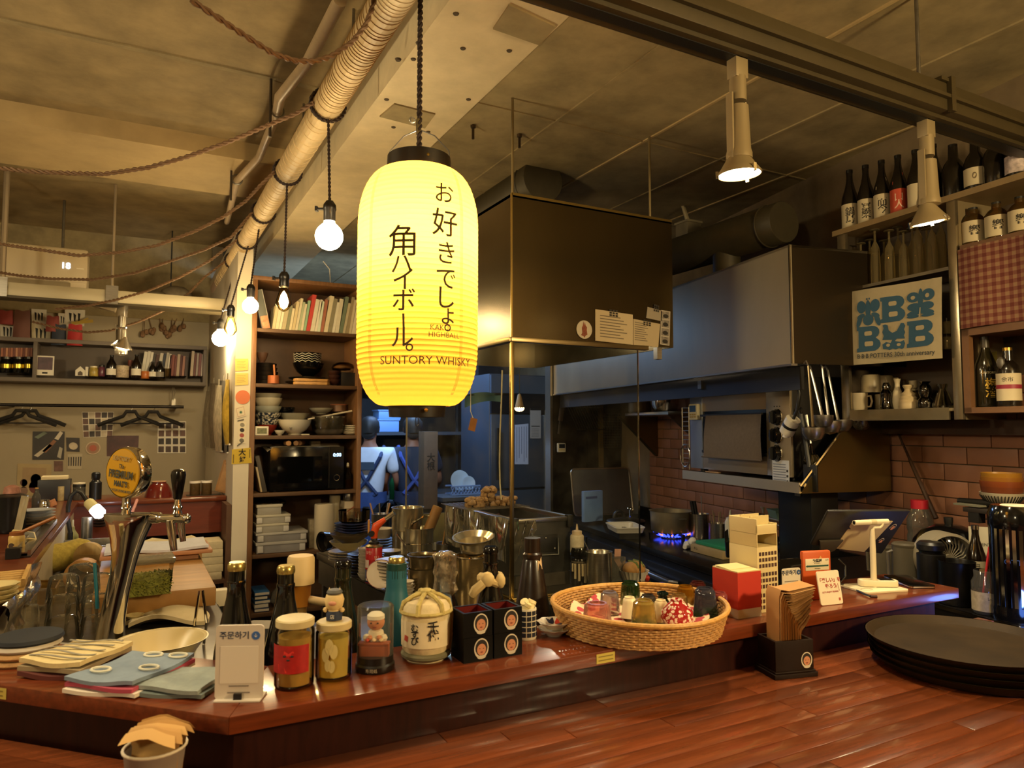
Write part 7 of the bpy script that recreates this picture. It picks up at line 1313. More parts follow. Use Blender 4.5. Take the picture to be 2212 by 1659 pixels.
p=at(1283,1166,y=3.95); t=T('blue_packet','blue paper packet standing before the leaning baking sheet','packet',V((p.x,3.95,ZR+.015)),.1); s=spx(p); ob('packet',MB().box(-26*s,0,0,26*s,.03,.20),mat('#6f8fc4',.6,var=.1,sc=12),t,bev=.004); ob('label',MB().box(-22*s,-.001,.15,10*s,0,.165),mat('#4a5a8c',.6),t)
p=at(1352,1132,z=ZR+.03); s=spx(p); t=T('black_pan','black lidded frying pan with a loop handle behind the enamel tray','pan',V((p.x,p.y,ZR+.001)),RZW); ob('pan',MB().lathe([(0,0),(36*s,0),(42*s,.05),(40*s,.055),(0,.075)],32),mat('#111112',.35),t); ob('loop',MB().tube([(-16*s+12*s*cos(rad(a)),0,.07+14*s*sin(rad(a))) for a in range(0,181,20)],.010,8),BLACK,t); ob('knob_stem',MB().tube([(10*s,0,.07),(10*s,0,.12)],.004,6),CHROME,t); ob('knob',MB().ball((10*s,0,.125),.018,12,(1,1,.5)),CHROME,t)
p=at(1350,1148,z=ZR+.03); s=spx(p); t=T('enamel_tray','white enamel tray with a knife on the stove beside the grill screen','tray',V((p.x,p.y,ZR+.036)),RZW+rad(80)); w,d=.13,.085; mb=MB()
mb.raw([(x*.9,y*.9,0) for x,y in rrect(2*w,2*d,.03,4)]+[(x,y,.03) for x,y in rrect(2*w,2*d,.03,4)],[tuple(range(20))]+[(i,(i+1)%20,20+(i+1)%20,20+i) for i in range(20)]); ob('tray',mb,mat('#c5c2bc',.3),t); ob('rim',MB().tube([(x,y,.03) for x,y in rrect(2*w,2*d,.03,4)],.004,6,closed=True),mat('#c9c6c0',.3),t); ob('knife',MB().box(-.07,-.02,.004,.07,.0,.012),STEELD,t); ob('stand',MB().box(-.1,-.06,-.035,.1,.06,-.001),mat('#14120f',.5,.5),t)
# == ceiling fixtures
LP_=V((.552,1.49,0)); zt0,zb0_=2.088,1.552
L_TOP,L_BOT,LR=2.073,1.548,.1335
lan=T('paper_lantern','tall glowing yellow paper lantern with brushed Japanese lettering','lantern',V((LP_.x,LP_.y,L_BOT)),-TH-rad(2))
lm=bpy.data.materials.new('lantern_paper'); lm.use_nodes= True; nt=lm.node_tree; n=nt.nodes; L=nt.links; n.clear()
tr=n.new('ShaderNodeBsdfTranslucent'); tr.inputs[0].default_value=(1,.47,.05,1); df=n.new('ShaderNodeBsdfDiffuse'); df.inputs[0].default_value=(.95,.60,.03,1)
mx=n.new('ShaderNodeMixShader'); mx.inputs[0].default_value=.05; o_=n.new('ShaderNodeOutputMaterial'); L.new(tr.outputs[0],mx.inputs[1]); L.new(df.outputs[0],mx.inputs[2]); L.new(mx.outputs[0],o_.inputs[0])
HL=L_TOP-L_BOT
def lrad(z):
    e=.135; q=0
    if z<e:q=(e-z)/e
    elif z>HL-e:q=(z-(HL-e))/e
    return LR*(1-.47*(1-math.sqrt(max(0,1-q**2.3))))
pr=[]; NR=47
for i in range(NR*4+1):
    z=HL*i/(NR*4); pr.append((lrad(z)*(1-.011*(1-abs(sin(pi*i/4)))),z))
ob('paper_shade',MB().lathe(pr,56),lm,lan)
for a in (-38,52,142,232):ob('seam',MB().raw([(1.004*lrad(z)*sin(rad(a)+d),-1.004*lrad(z)*cos(rad(a)+d),z) for z in [HL*k/24 for k in range(1,24)] for d in (-.035,.035)],[(2*k,2*k+1,2*k+3,2*k+2) for k in range(22)]),mat('#d99a08',.7,alpha=.35),lan)
RB=mat('#15110c',.4); r1=lrad(HL)*1.0
ob('top_ring',MB().lathe([(r1*.97,.034),(r1,.034),(r1*1.02,-.004),(r1*.97,-.004),(r1*.97,.034)],40,(0,0,HL)),RB,lan); ob('bottom_ring',MB().lathe([(r1*.9,.004),(r1*.86,-.024),(r1*.8,-.024),(r1*.8,0)],40),RB,lan)
for z in (HL+.018,-.010):ob('rivet',MB().ball((r1*.42,-r1*.88,z),.0045,8),mat('#b59a4a',.3,.9),lan)
ob('wire_handle',MB().tube([(-r1,0,HL+.02),(-r1*.95,0,HL+.05),(-r1*.5,0,HL+.085),(-.006,0,HL+.098),(.006,0,HL+.098),(r1*.5,0,HL+.085),(r1*.95,0,HL+.05),(r1,0,HL+.02)],.0014,6),STEELD,lan)
ob('pull_loop',MB().tube([(.004*cos(i*pi/6),0,-.034+.010*sin(i*pi/6)) for i in range(12)],.0008,5,closed=True),BLACK,lan)
bl=ob('bulb',MB().ball((0,0,HL*.70),.030,16),emi('#fff0cc',330),lan)
LIK=mat('#3b2c0a',.8)
def lant(s_,size,x,z0,z1,bold=.0,rz=0):
    for k,ch in enumerate(s_):
        z=z0+(z1-z0)*k/max(1,len(s_)-1); txt(lan,ch,size,LIK,(0,0,z),(0,0,x),wrap=lrad(z)*1.006+.0008,bold=bold)
for ch,f,sz,a in (('お',.835,.048,33),('好',.712,.062,34),('き',.593,.053,35),('で',.492,.052,35),('し',.415,.052,34),('ょ',.350,.048,37),('。',.322,.050,43),('角',.629,.070,-4),('ハ',.542,.050,-5),('イ',.480,.052,-3),('ボ',.398,.052,-3),('ル',.255,.050,-4),('。',.240,.050,9)):lant(ch,sz,rad(a),HL*f,HL*f,.0003)
ob('lettering',MB().raw([(lrad(.2)*1.009*sin(rad(-3)+d),-lrad(.2)*1.009*cos(rad(-3)+d),z) for z,d in ((HL*.352,-.018),(HL*.352,.018),(HL*.297,.022),(HL*.297,-.010))],[(0,1,2,3)]),LIK,lan)
for s_,sz,z,a in (('KAKU-',.0155,HL*.300,30),('HIGHBALL',.0155,HL*.272,34)):txt(lan,s_,sz,LIK,(0,0,z),(0,0,rad(a)),wrap=LR*1.008)
txt(lan,'SUNTORY WHISKY',.0245,LIK,(0,0,HL*.170),(0,0,rad(20)),wrap=lrad(HL*.17)*1.012+.001)
# cord of the lantern up to the duct
CORDM=mat('#2a1a12',.7); ct=V((LP_.x,LP_.y,0))
t=T('lantern_cord','dark twisted cord that holds the yellow lantern','cord',(0,0,0)); ob('cord',MB().twist([ct+V((0,0,L_TOP+.03)),ct+V((0,0,2.55))],.006,.028),CORDM,t)
ob('clip',MB().cbox(ct.x-.002,ct.y,L_TOP+.088,.009,.007,.036),mat('#6a6048',.3,.8),t); ob('clip_ring',MB().tube([(ct.x-.018+.006*cos(i*pi/6),ct.y-.004,L_TOP+.117+.006*sin(i*pi/6)) for i in range(12)],.002,6,closed=True),STEELD,t)
# duct pipe wrapped in tape
DX,DZ,DR=.555,2.60,.050
dp=T('duct_pipe','cream tape-wrapped duct pipe running under the ceiling beam','pipe',(0,0,0)); pr=[]; y=.6; k=0
PW=mat('#c4aa7c',.6,var=.15,sc=14,bump=.5)
while y<5.74:
    d=RND.choice((.016,.022,.028)) if y<2.3 else RND.choice((.035,.05,.07)); r=DR*(1+.012*RND.random()); pr+=[(r,y),(r*.962,y+d-.003),(r*.955,y+d-.0005)]; y+=d
ob('tape_wrap',MB().tf(rot=(-pi/2,0,0)).lathe([(x,z) for x,z in pr],24),PW,dp,(DX,0,DZ),sh=9); ob('pipe',MB().tf(rot=(-pi/2,0,0)).lathe([(0,5.73),(DR*.98,5.73),(DR*.98,6.05),(DR*.8,6.05),(DR*.8,5.9),(0,5.9)],24),mat('#c2a68c',.4),dp,(DX,0,DZ))
for yy in (1.53,2.38,3.1,3.75,4.35,4.95):
    for q in range(2 if yy>2 else 4):ob('cord_wrap',MB().twist([(DX+(DR+.007)*cos(a),yy+.014*q+.012*sin(a*.5+q),DZ+(DR+.007)*sin(a)) for a in [i*pi/10 for i in range(21)]],.006,.03),CORDM,dp)
# thin conduit with hangers, left of the duct
t=T('conduit','thin pale conduit with kinks running beside the duct pipe','pipe',(0,0,0))
cpts=[at(u,v,z=2.86) for u,v in ((735,0),(665,135),(605,210),(598,245),(560,340),(512,390),(490,480))]
ob('conduit',MB().tube(cpts,[.022,.022,.023,.019,.019,.018,.017],12),mat('#b39c7c',.4,var=.1),t)
for u,v in ((600,240),(512,388)):
    p=at(u,v,z=2.86); ob('clamp',MB().tube([(p.x+.027*cos(i*pi/7),p.y,p.z+.027*sin(i*pi/7)) for i in range(14)],.004,6,closed=True),STEELD,t)
    ob('threaded_rod',MB().tube([p+V((-.03,0,-.12)),p+V((-.03,0,.14))],.006,8),mat('#4a4034',.5,.5),t)
t=T('ceiling_channel','steel channel strip fixed along the beam beside the duct','channel',(0,0,0)); ob('strip',MB().box(.655,.6,2.80,.70,5.8,2.84),mat('#6a6252',.4,.6),t)
for yy in (1.6,2.45,3.3,4.2):ob('drop_rod',MB().tube([(.655,yy,2.84),(.655,yy,3.0)],.005,6),STEELD,t); ob('saddle',MB().tube([(.60,yy,2.64),(.64,yy,2.70),(.675,yy,2.80)],.006,6),STEELD,t)
# swagged festoon cords towards the dining room
def swag(label,pts,r=.006):t=T('festoon_cord',label,'cord',(0,0,0)); ob('cord',MB().twist(pts,r,.045),mat('#6e5238',.75),t)
def curve3(P0,P1,sag,n=16): return [P0.lerp(P1,i/n)-V((0,0,sag*4*(i/n)*(1-i/n))) for i in range(n+1)]
swag('brown twisted cord looping down from the duct at the frame top',[at(u,v,y=y) for u,v,y in ((412,0,1.35),(470,38,1.37),(530,78,1.40),(590,116,1.43),(640,132,1.46),(680,133,1.48),(715,122,1.50),(760,92,1.52),(790,55,1.53),(806,12,1.53),(812,-22,1.53))],.0058)
def sw2(label,uv,y0,y1,r=.0075):
    n=len(uv)-1; swag(label,[at(u,v,y=y0+(y1-y0)*i/n) for i,(u,v) in enumerate(uv)]+[V((DX-DR-.004,y1+.01,DZ-.01))],r)
sw2('brown twisted cord, uppermost long swag over the dining room',[(-40,358),(60,370),(150,374),(225,376),(320,362),(400,340),(490,308),(580,270),(640,245),(676,222)],2.9,2.38)
sw2('brown twisted cord, second long swag passing before the air conditioner',[(-40,520),(20,530),(90,540),(170,552),(260,545),(340,530),(420,500),(480,470),(530,435),(558,405)],3.9,3.1)
sw2('brown twisted cord, third long swag below the air conditioner display',[(-40,582),(40,595),(110,602),(200,604),(290,590),(380,560),(440,540),(500,512)],4.6,3.75)
sw2('brown twisted cord, fourth swag crossing the steel light track',[(120,668),(190,660),(250,648),(320,628),(390,598),(455,562)],4.7,4.35)
sw2('brown twisted cord, lowest swag passing the hanging track lamp',[(70,695),(130,710),(190,718),(240,714),(300,695),(360,668),(410,632),(440,600)],5.2,4.95)
# pendant bulbs
SOCK=mat('#14110e',.35)
def pend(label,u,v,kind,r,ct_y,key):
    x=DX+.03; p=at(u,v,x=x) if key is None else at(u,v,y=key); p2=V((DX if key else p.x,p.y,DZ-DR-.004))
    t=T('pendant_bulb',label,'lamp',p)
    if kind=='globe':
        ob('bulb',MB().lathe([(0,-r)]+[(r*sin(rad(a)),-r*cos(rad(a))) for a in range(10,150,10)]+[(r*.40,r*1.0),(r*.38,r*1.25)],32),emi('#ffe6b4',key2[0]),t); top=r*1.25
    else:
        ob('envelope',MB().lathe([(0,-r*1.55),(r*.55,-r*1.25),(r,-r*.55),(r*.95,-.1*r),(r*.55,r*1.3),(r*.45,r*1.7)],22),glass('#fff0c8',.12),t); ob('filament',MB().lathe([(0,-r*1.2),(r*.40,-r*.9),(r*.60,-r*.25),(r*.34,r*.7),(0,r*1.2)],12),emi('#ffe0a0',key2[0]),t); top=r*1.7
    ob('socket',MB().lathe([(r*.42,top-.006),(.020,top),(.020,top+.030),(.0225,top+.034),(.021,top+.05),(.012,top+.064),(0,top+.066)],16),SOCK,t); ob('switch_key',MB().box(-.046,-.006,top+.034,-.018,.006,top+.040).box(-.048,-.009,top+.029,-.04,.009,top+.045),SOCK,t,rot=(0,0,-TH))
    ob('cord',MB().twist([V((0,0,top+.062)),p2-p],.0048,.028),CORDM,t)
key2=[170]
pend('large round glowing bulb on a cord nearest the lantern',711,511,'globe',.046,0,2.38); key2=[300]
pend('teardrop filament bulb hanging before the bookcase',613,648,'tear',.0335,0,3.12); key2=[170]
pend('round glowing bulb just beside the white partition top',541,661,'globe',.040,0,3.9); key2=[300]
pend('teardrop filament bulb before the edge of the partition',498,706,'tear',.036,0,4.30); key2=[170]
pend('round white bulb farthest along the duct',476,731,'globe',.050,0,4.85)
# tracks with lamps
TRK=mat('#8a7a5e',.5,.1,var=.08); TRD=mat('#40361f',.5,.1,var=.1)
t=T('light_track','olive-grey steel light track crossing the kitchen ceiling overhead','track',(0,0,0))
ob('channel',MB().box(-2.2,1.172,2.405,2.85,1.285,2.485),TRD,t,bev=.003); ob('flange',MB().box(-2.2,1.160,2.437,2.85,1.171,2.447).box(-2.2,1.20,2.394,2.85,1.262,2.405),TRD,t); ob('slot',MB().box(-2.2,1.216,2.392,2.85,1.246,2.3945),BLACK,t)
p=at(1985,165,y=1.23); ob('drop_rod',MB().tube([(p.x,1.23,2.485),(p.x,1.23,2.766)],.0055,8),STEELD,t); ob('hanger_clip',MB().box(p.x+.0,1.165,2.486,p.x+.05,1.29,2.496).box(p.x+.035,1.158,2.40,p.x+.055,1.171,2.50),TRD,t); ob('drop_rod',MB().tube([(-.4,1.23,2.485),(-.4,1.23,3.0)],.0055,8),STEELD,t)
LMP=mat('#8f7f5e',.45,.2)
def spot(label,x,y,zt_,zd,ss,glow,tilt=0,rz=0,m_=LMP):
    t=T('track_lamp',label,'lamp',V((x,y,zd)),rz)
    h=zt_-zd; k=ss
    ob('adapter',MB().box(-.020*k,-.016*k,h-.06*k,.020*k,.016*k,h+.002),m_,t,bev=.003); ob('stem',MB().lathe([(.020*k,h-.055*k),(.020*k,h-.115*k),(0,h-.115*k)],16),m_,t)
    ob('bracket',MB().box(-.030*k,-.010*k,h-.26*k,-.025*k,.010*k,h-.10*k),m_,t); ob('pivot_ring',MB().tube([(.024*k*cos(i*pi/8),0,h-.115*k+.024*k*sin(i*pi/8)) for i in range(17)],.003*k,6),CHROME,t)
    ob('barrel',MB().lathe([(0,h-.125*k),(.024*k,h-.128*k),(.028*k,h-.235*k),(.031*k,h-.245*k),(.031*k,h-.258*k),(.018*k,h-.262*k),(.016*k,.058*k)],20),m_,t)
    hd=ob('reflector',MB().lathe([(.016*k,.062*k),(.020*k,.052*k),(.042*k,.018*k),(.052*k,.004*k),(.053*k,0),(.050*k,0),(.046*k,.010*k),(.0,.012*k)],28),m_,t,rot=(0,tilt,0)); ob('lens',MB().lathe([(0,-.003*k),(.030*k,-.002*k),(.047*k,.004*k),(.047*k,.008*k),(0,.009*k)],26),emi('#ffe2ac',glow),hd)
    for a in range(3):ob('lens_clip',MB().box(.049*k,-.004*k,-.006*k,.056*k,.004*k,.012*k),CHROME,hd,rot=(0,0,a*2.1+.4))
spot('cream track lamp with a glowing lens hanging over the steel hood',1.272,1.232,2.404,2.108,1.0,60,rad(-3)); spot('cream track lamp with a glowing lens hanging before the bottle shelf',2.02,1.232,2.404,2.092,1.0,60,rad(-12))
t=T('light_track','pale steel light track over the dining room below the air conditioner','track',(0,0,0)); zt2=at(243,655,y=4.93).z
ob('channel',MB().box(-3,4.90,zt2,.50,5.02,zt2+.075),mat('#b3a88c',.45,.2),t,bev=.003); ob('flange',MB().box(-3,4.895,zt2-.014,.50,5.025,zt2),TRD,t)
for u,tp in ((243,455),(5,400)):
    p=at(u,600,y=4.96); ob('drop_rod',MB().tube([(p.x,4.96,zt2+.07),(p.x,4.96,2.999)],.008 if u>100 else .016,8),mat('#a09078',.4,.4),t); ob('hanger_plate',MB().box(p.x-.03,4.885,zt2-.01,p.x+.035,4.898,zt2+.10),STEEL,t)
p=at(264,700,y=4.93); spot('chrome track lamp with a pleated shade over the wall shelf',p.x,4.93,zt2-.012,at(264,752,y=4.93).z,1.15,60,rad(14),-TH,mat('#b9b0a0',.2,.9))
# air conditioner
AW=mat('#c3b08c',.5); q0,q1=at(190,545,y=5.35),at(190,645,y=5.35)
t=T('air_conditioner','cream split air conditioner hanging under the dining room ceiling','air conditioner',V((q0.x-.45,5.35,q1.z)))
h=q0.z-q1.z+.02; ob('casing',MB().box(-.55,.01,.05,.45,.24,h),AW,t,bev=.02); ob('front_panel',MB().box(-.55,0,.10,.45,.012,h-.012),AW,t,bev=.004); ob('outlet',MB().box(-.42,-.004,.035,.36,.10,.095),mat('#8a7a5a',.5),t,bev=.006); ob('flap',MB().box(-.46,-.008,.015,.30,.05,.028),AW,t,bev=.003)
txt(t,'18',.055,emi('#cfe4ff',5),(.33,-.003,h*.62),bold=.001,name='display_digits'); ob('display_dots',MB().box(.39,-.002,h*.58,.43,-.0005,h*.60),CREAM,t)
for x in (-.40,.30):ob('hanger',MB().tube([(x,.12,h),(x,.12,3.0-q1.z)],.008,8),STEELD,t)
ob('drain_pipe',MB().tube([(.42,.05,.04),(.50,.02,-.03),(.62,0,-.06)],.022,8),mat('#a8977a',.5),t)
t=T('ceiling_clutter','dark crumpled bundle hung in the corner behind the track','bundle',V((.22,5.9,2.45)));
for c in ((-.1,0,0,.09),(.04,.05,.05,.1),(.16,0,-.02,.08)):ob('lump',MB().ball(c[:3],c[3],12,(1.2,1,.8)),mat('#7a6c54',.9,var=.25),t)
ob('hook',MB().tube([(0,.05,.1),(0,.05,.55)],.005,6),BLACK,t)
# == right wall: oven hood, oven, stove
def wT(name,label,cat,a,b,z,group=None): return T(name,label,cat,wpt(a,b,z),RZW,group)
def wq(u,v,b):p=pw(u,v,b); return wa(p),p.z
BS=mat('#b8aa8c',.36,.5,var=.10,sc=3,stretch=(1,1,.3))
a0,z1=wq(1705,528,.05); _,z0=wq(1705,786,.05); a1=1.46
hd2=wT('oven_hood','large brushed stainless hood above the wall oven','hood',0,0,0)
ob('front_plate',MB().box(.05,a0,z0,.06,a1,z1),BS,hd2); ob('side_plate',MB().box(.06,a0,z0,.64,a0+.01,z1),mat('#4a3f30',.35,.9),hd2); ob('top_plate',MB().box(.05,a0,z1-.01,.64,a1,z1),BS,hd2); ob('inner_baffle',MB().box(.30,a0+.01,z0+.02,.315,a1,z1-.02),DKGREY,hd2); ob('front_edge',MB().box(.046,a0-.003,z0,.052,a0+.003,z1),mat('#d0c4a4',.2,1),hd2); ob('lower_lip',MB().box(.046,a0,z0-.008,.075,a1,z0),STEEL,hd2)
ob('dark_recess',MB().box(.10,a0+.02,z0-.10,.12,a1,z0-.008),mat('#141210',.5),hd2); ob('switch',MB().box(.09,a0+.72,z0-.06,.10,a0+.75,z0-.02),STEELD,hd2)
# shelf of the oven
as_,zs=wq(1728,1045,.18); af,_=wq(1476,1028,.18); _,zb_=wq(1728,1066,.18)
sh=wT('oven_shelf','polished steel wall shelf with angled end plate under the oven','shelf',0,0,0); ob('tray',MB().box(.18,as_,zs-.012,.64,af,zs),STEEL,sh); ob('front_lip',MB().box(.175,as_,zb_,.182,af,zs+.004),mat('#c4baa8',.28,.7),sh)
ob('end_plate',MB().tf(rot=(pi/2,0,0)).prism([(.178,zb_),(.64,zb_),(.64,zs+.30),(.46,zs+.30)][:4],-as_,-as_+.006),mat('#8a7648',.3,.95),sh); ob('end_edge',MB().tube([(.178,as_-.004,zs-.01),(.47,as_-.004,zs+.30)],.006,6),CHROME,sh)
# oven
ol,zt_=wq(1490,838,.22); orr,zt2_=wq(1705,812,.22); _,zbo=wq(1705,1047,.22); zo=zs+.018
ov=wT('wall_oven','stainless wall oven with three black knobs and a towel over its door','oven',orr,.22,zo); W2=ol-orr; Hh=zt2_-zo
ob('body',MB().box(.012,0,0,.36,W2,Hh),mat('#1c1a18',.4,.4),ov,bev=.003); ac=wq(1655,900,.22)[0]-orr
ob('control_panel',MB().box(0,.0,0,.012,ac,Hh),mat('#b8a98e',.28,.65),ov,bev=.002); ob('top_panel',MB().box(0,ac,Hh*.68,.012,W2,Hh),mat('#a3927a',.32,.65),ov,bev=.001); ob('bottom_panel',MB().box(0,ac,0,.012,W2,Hh*.19),mat('#9c8e7c',.32,.65),ov,bev=.001); al=wq(1517,900,.22)[0]-orr; ob('side_strip',MB().box(-.001,al,0,.012,W2,Hh),mat('#8f96a4',.3,.65),ov,bev=.001)
ob('door_glass',MB().box(.002,ac+.004,Hh*.19,.012,al-.003,Hh*.68),BLACKG,ov); ob('door_rail',MB().box(-.02,ac+.01,Hh*.62,-.008,al-.01,Hh*.645),BLACK,ov); ob('lower_rail',MB().box(-.006,ac,Hh*.195,.002,al,Hh*.225),BLACK,ov)
for v in (901,940,979):
    zk=pw(1679,v,.22).z-zo; yk=wq(1679,v,.22)[0]-orr; k=ob('knob',MB().tf(rot=(0,-pi/2,0)).lathe([(.032,0),(.030,.022),(.026,.026),(0,.026)],24),BLACKG,ov,(-.0005,yk,zk)); ob('knob_ring',MB().tf(rot=(0,-pi/2,0)).lathe([(.034,-.001),(.037,.003),(.034,.005)],24),CHROME,ov,(0,yk,zk)); ob('knob_grip',MB().box(-.040,-.004,-.024,-.026,.004,.024),BLACK,k);
    for q in (-1,0,1):ob('dial_mark',MB().box(-.0012,yk+.018*q-.003,zk+.045,.0,yk+.018*q+.003,zk+.049),INK,ov)
yk,zk=wq(1679,833,.22); ob('name_plate',MB().box(-.003,yk-orr-.042,zk-zo-.016,0,yk-orr+.042,zk-zo+.016),BLACK,ov); txt(ov,'Rinnai',.026,mat('#c9c2b4',.5),(-.0042,yk-orr,zk-zo),(pi/2,0,-pi/2),bold=.0004)
yk,zk=wq(1687,1024,.22); st=ob('info_sticker',MB().box(-.002,yk-orr-.055,zk-zo-.055,0,yk-orr+.055,zk-zo+.06),mat('#c9ccd4',.5),ov)
for k in range(8):ob('print_line',MB().box(-.003,yk-orr-.035,zk-zo+.040-.011*k,-.0018,yk-orr+.048,zk-zo+.044-.011*k),mat('#7a8090',.6),ov)
for k in range(3):ob('print_mark',MB().box(-.003,yk-orr-.05,zk-zo+.01-.022*k,-.0018,yk-orr-.040,zk-zo+.02-.022*k),INK,ov)
for y_ in (.05,W2-.05):ob('foot',MB().cyl(.02,-.0175,0,10,(.05,y_)).cyl(.02,-.0175,0,10,(.3,y_)),BLACK,ov)
a_l,zt3=wq(1527,898,.20); a_r,zb3=wq(1651,997,.20); t=wT('oven_towel','grey-brown towel draped over the oven door','towel',a_r,.197,zb3); Wt,Ht=a_l-a_r,zt3-zb3
ob('towel',MB().surf(lambda i,j:(-.008-.006*sin(pi*j)-.004*sin(5*i),Wt*i*(1+.05*j)-.0,Ht*(1-j)),10,10,0),mat('#6a5c4c',.95,var=.08,sc=60,bump=.3),t); ob('hem',MB().tube([(-.016,Wt*i/8*1.05,.004) for i in range(9)],.004,6),mat('#5c5044',.9),t)
p=pw(1502,890,.215); t=T('kitchen_timer','white kitchen timer with a blue screen stuck on the oven corner','timer',p,RZW); ob('case',MB().box(-.016,-.040,-.042,.004,.040,.042),mat('#d8cfae',.4),t,bev=.006); ob('screen',MB().box(-.0175,-.030,0,-.0155,.030,.034),mat('#3a5a8c',.2),t)
for k in range(6):ob('button',MB().box(-.018,-.03+.022*(k%3),-.03+.012*(k//3),-.0155,-.016+.022*(k%3),-.022+.012*(k//3)),mat('#b5962e',.5),t)
t=wT('cooling_rack','wire cooling rack standing beside the oven','rack',wq(1484,1020,.26)[0],.26,zs+.002); mb=MB()
for y_ in (-.03,.04):mb.tube([(0,y_,0),(0,y_,.34)],.004,5)
for k in range(14):mb.tube([(0,-.03,.012+.025*k),(0,.04,.012+.025*k)],.0025,4)
mb.tube([(-.01,.0+.05*cos(i*pi/8),.075+.06*sin(i*pi/8)) for i in range(16)],.003,5,closed=True); ob('wires',mb,STEEL,t)
p=pw(1540,1036,.2); t=T('wooden_skewer','flat wooden stick lying on the oven shelf lip','stick',V((p.x,p.y,zs+.005)),RZW+pi/2); ob('stick',MB().cbox(0,0,0,.12,.012,.006),mat('#9a7a50',.6),t)
p=pw(1745,1050,.3); t=T('pale_board','pale narrow board leaning on the angled end plate','board',wpt(as_+.03,.33,zs+.02),RZW,rot=(rad(-40),0,RZW)); ob('board',MB().cbox(0,0,-.0,.05,.012,.17),mat('#8a7c58',.6),t)
# cable with white socket, ladles, turner
a_c=orr-.03
t=wT('hanging_socket','white socket on a black cable hanging from the oven hood','socket',a_c,.16,z0-.05); q0=t.location; Q=[pw(u,v,b)-q0 for u,v,b in ((1700,790,.12),(1718,812,.14),(1727,850,.15),(1722,885,.15),(1714,905,.15))]
Q=[MX.Rotation(-RZW,3,'Z')@v for v in Q]; ob('cable',MB().tube(Q,.006,8),BLACK,t); e_=Q[-1]; ob('socket',MB().tube([e_,e_+V((0,.045,-.055))],.030,16),mat('#d8d2c4',.4),t); ob('black_band',MB().tube([e_+V((0,.018,-.022)),e_+V((0,.026,-.032))],.0308,16),BLACK,t); ob('plug',MB().tube([e_+V((0,.045,-.055)),e_+V((0,.05,-.075))],.014,10),WHITE,t)
LB_=mat('#8a7a5c',.2,1)
for k,(u0,v0,u1,v1,lb) in enumerate(((1746,790,1757,932,'steel ladle with a copper-toned handle hung nearest the oven'),(1750,792,1778,905,'steel ladle with slanted handle hung second from the oven'),(1776,792,1792,918,'steel ladle hung third from the oven'),(1788,800,1812,915,'large dark ladle hung closest to the cup cabinet'))):
    b_=.10+.05*k; A_=pw(u0,v0,b_); B_=pw(u1,v1,b_+.01); t=T('ladle',lb,'ladle',A_,0,'ladles under the oven hood'); d=B_-A_; ob('handle',MB().tube([V((0,0,0)),d*.5,d*.93],[.004,.005,.006],6),LB_ if k==0 else STEEL,t); ob('hook',MB().tube([(0,0,0),(.0,.01,.02),(0,.02,.01)],.0035,5),STEEL,t)
    R_=(.042,.038,.046,.05)[k]; ob('bowl',MB().lathe([(R_,.015),(R_*.96,-.008),(R_*.7,-.028),(0,-.038),(0,-.034),(R_*.66,-.024),(R_*.9,-.006),(R_*.94,.015)],26),(STEEL,STEELD)[k%2],t,(d.x,d.y,d.z))
t=T('black_turner','black slotted turner hanging beside the oven','turner',pw(1730,895,.24),RZW);
ob('handle',MB().tube([(0,0,0),(0,-.03,-.14),(0,-.045,-.22)],.010,8),BLACK,t); ob('hang_loop',MB().tube([(0,.01*cos(i*pi/6),.015+.012*sin(i*pi/6)) for i in range(12)],.003,5,closed=True),BLACK,t); ob('blade',MB().box(-.004,-.09,-.32,.004,-.01,-.21),BLACK,t,bev=.002)
t=T('whisk','wire whisk standing beside the turner on the shelf end','whisk',pw(1752,1010,.26),RZW); mb=MB()
for k in range(4):mb.tube([(0,0,.11),(.018*cos(k),-.022+.02*sin(k),.03),(0,.0,0),(-.018*cos(k),.022,.03),(0,0,.11)],.0016,4)
ob('wires',mb,CHROME,t); ob('handle',MB().tube([(0,0,.10),(0,.02,.22)],.007,8),STEELD,t)
# pot shelf left of the oven
ap,zp=wq(1443,888,.34); ap2,_=wq(1350,892,.34)
t=wT('pot_shelf','steel bracket shelf holding pots left of the oven','shelf',0,0,0); ob('board',MB().box(.34,ap,zp-.02,.65,ap2,zp),STEEL,t,bev=.001); ob('bracket',MB().tf(rot=(pi/2,0,0)).prism([(.36,zp-.02),(.65,zp-.02),(.65,zp-.26)],-ap-.05,-ap-.04),STEELD,t); ob('bracket',MB().tf(rot=(pi/2,0,0)).prism([(.36,zp-.02),(.65,zp-.02),(.65,zp-.30)],-ap-.75,-ap-.70),mat('#7a6a44',.35,.9),t)
ALU=mat('#a8a294',.35,.9,var=.1)
def wpot(name,lb,u,vb,w,h,b,m_,z,parts=(),prof=POT,op=.05):
    p=pw(u,vb,b); p.z=z; s=spx(p); t=T(name,lb,'pot',p,RZW); ob('body',MB().lathe(shell(sc_(prof,w/2*s,h*s),op*w/2*s) if op else sc_(prof,w/2*s,h*s),34),m_,t)
    for q in parts:ob(q[0],MB().lathe(sc_(q[1],w/2*s,h*s),30),q[2],t)
    t['_rh']=(w/2*s,h*s); return t
wpot('stock_pot','cream aluminium stockpot with lid on the pot shelf',1382,886,50,48,.48,mat('#a8977a',.45,.4),zp+.001,[('lid_band',[(1.02,.78),(1.03,.98),(.9,1.0),(0,1.02)],STEEL)],POT,0)
wpot('sauce_pot','shiny round steel pot on the pot shelf beside the oven',1436,884,62,40,.46,mat('#b5aea4',.15,1),zp+.001,(),[(.62,0),(.8,.06),(.95,.35),(1,.75),(1,1)])
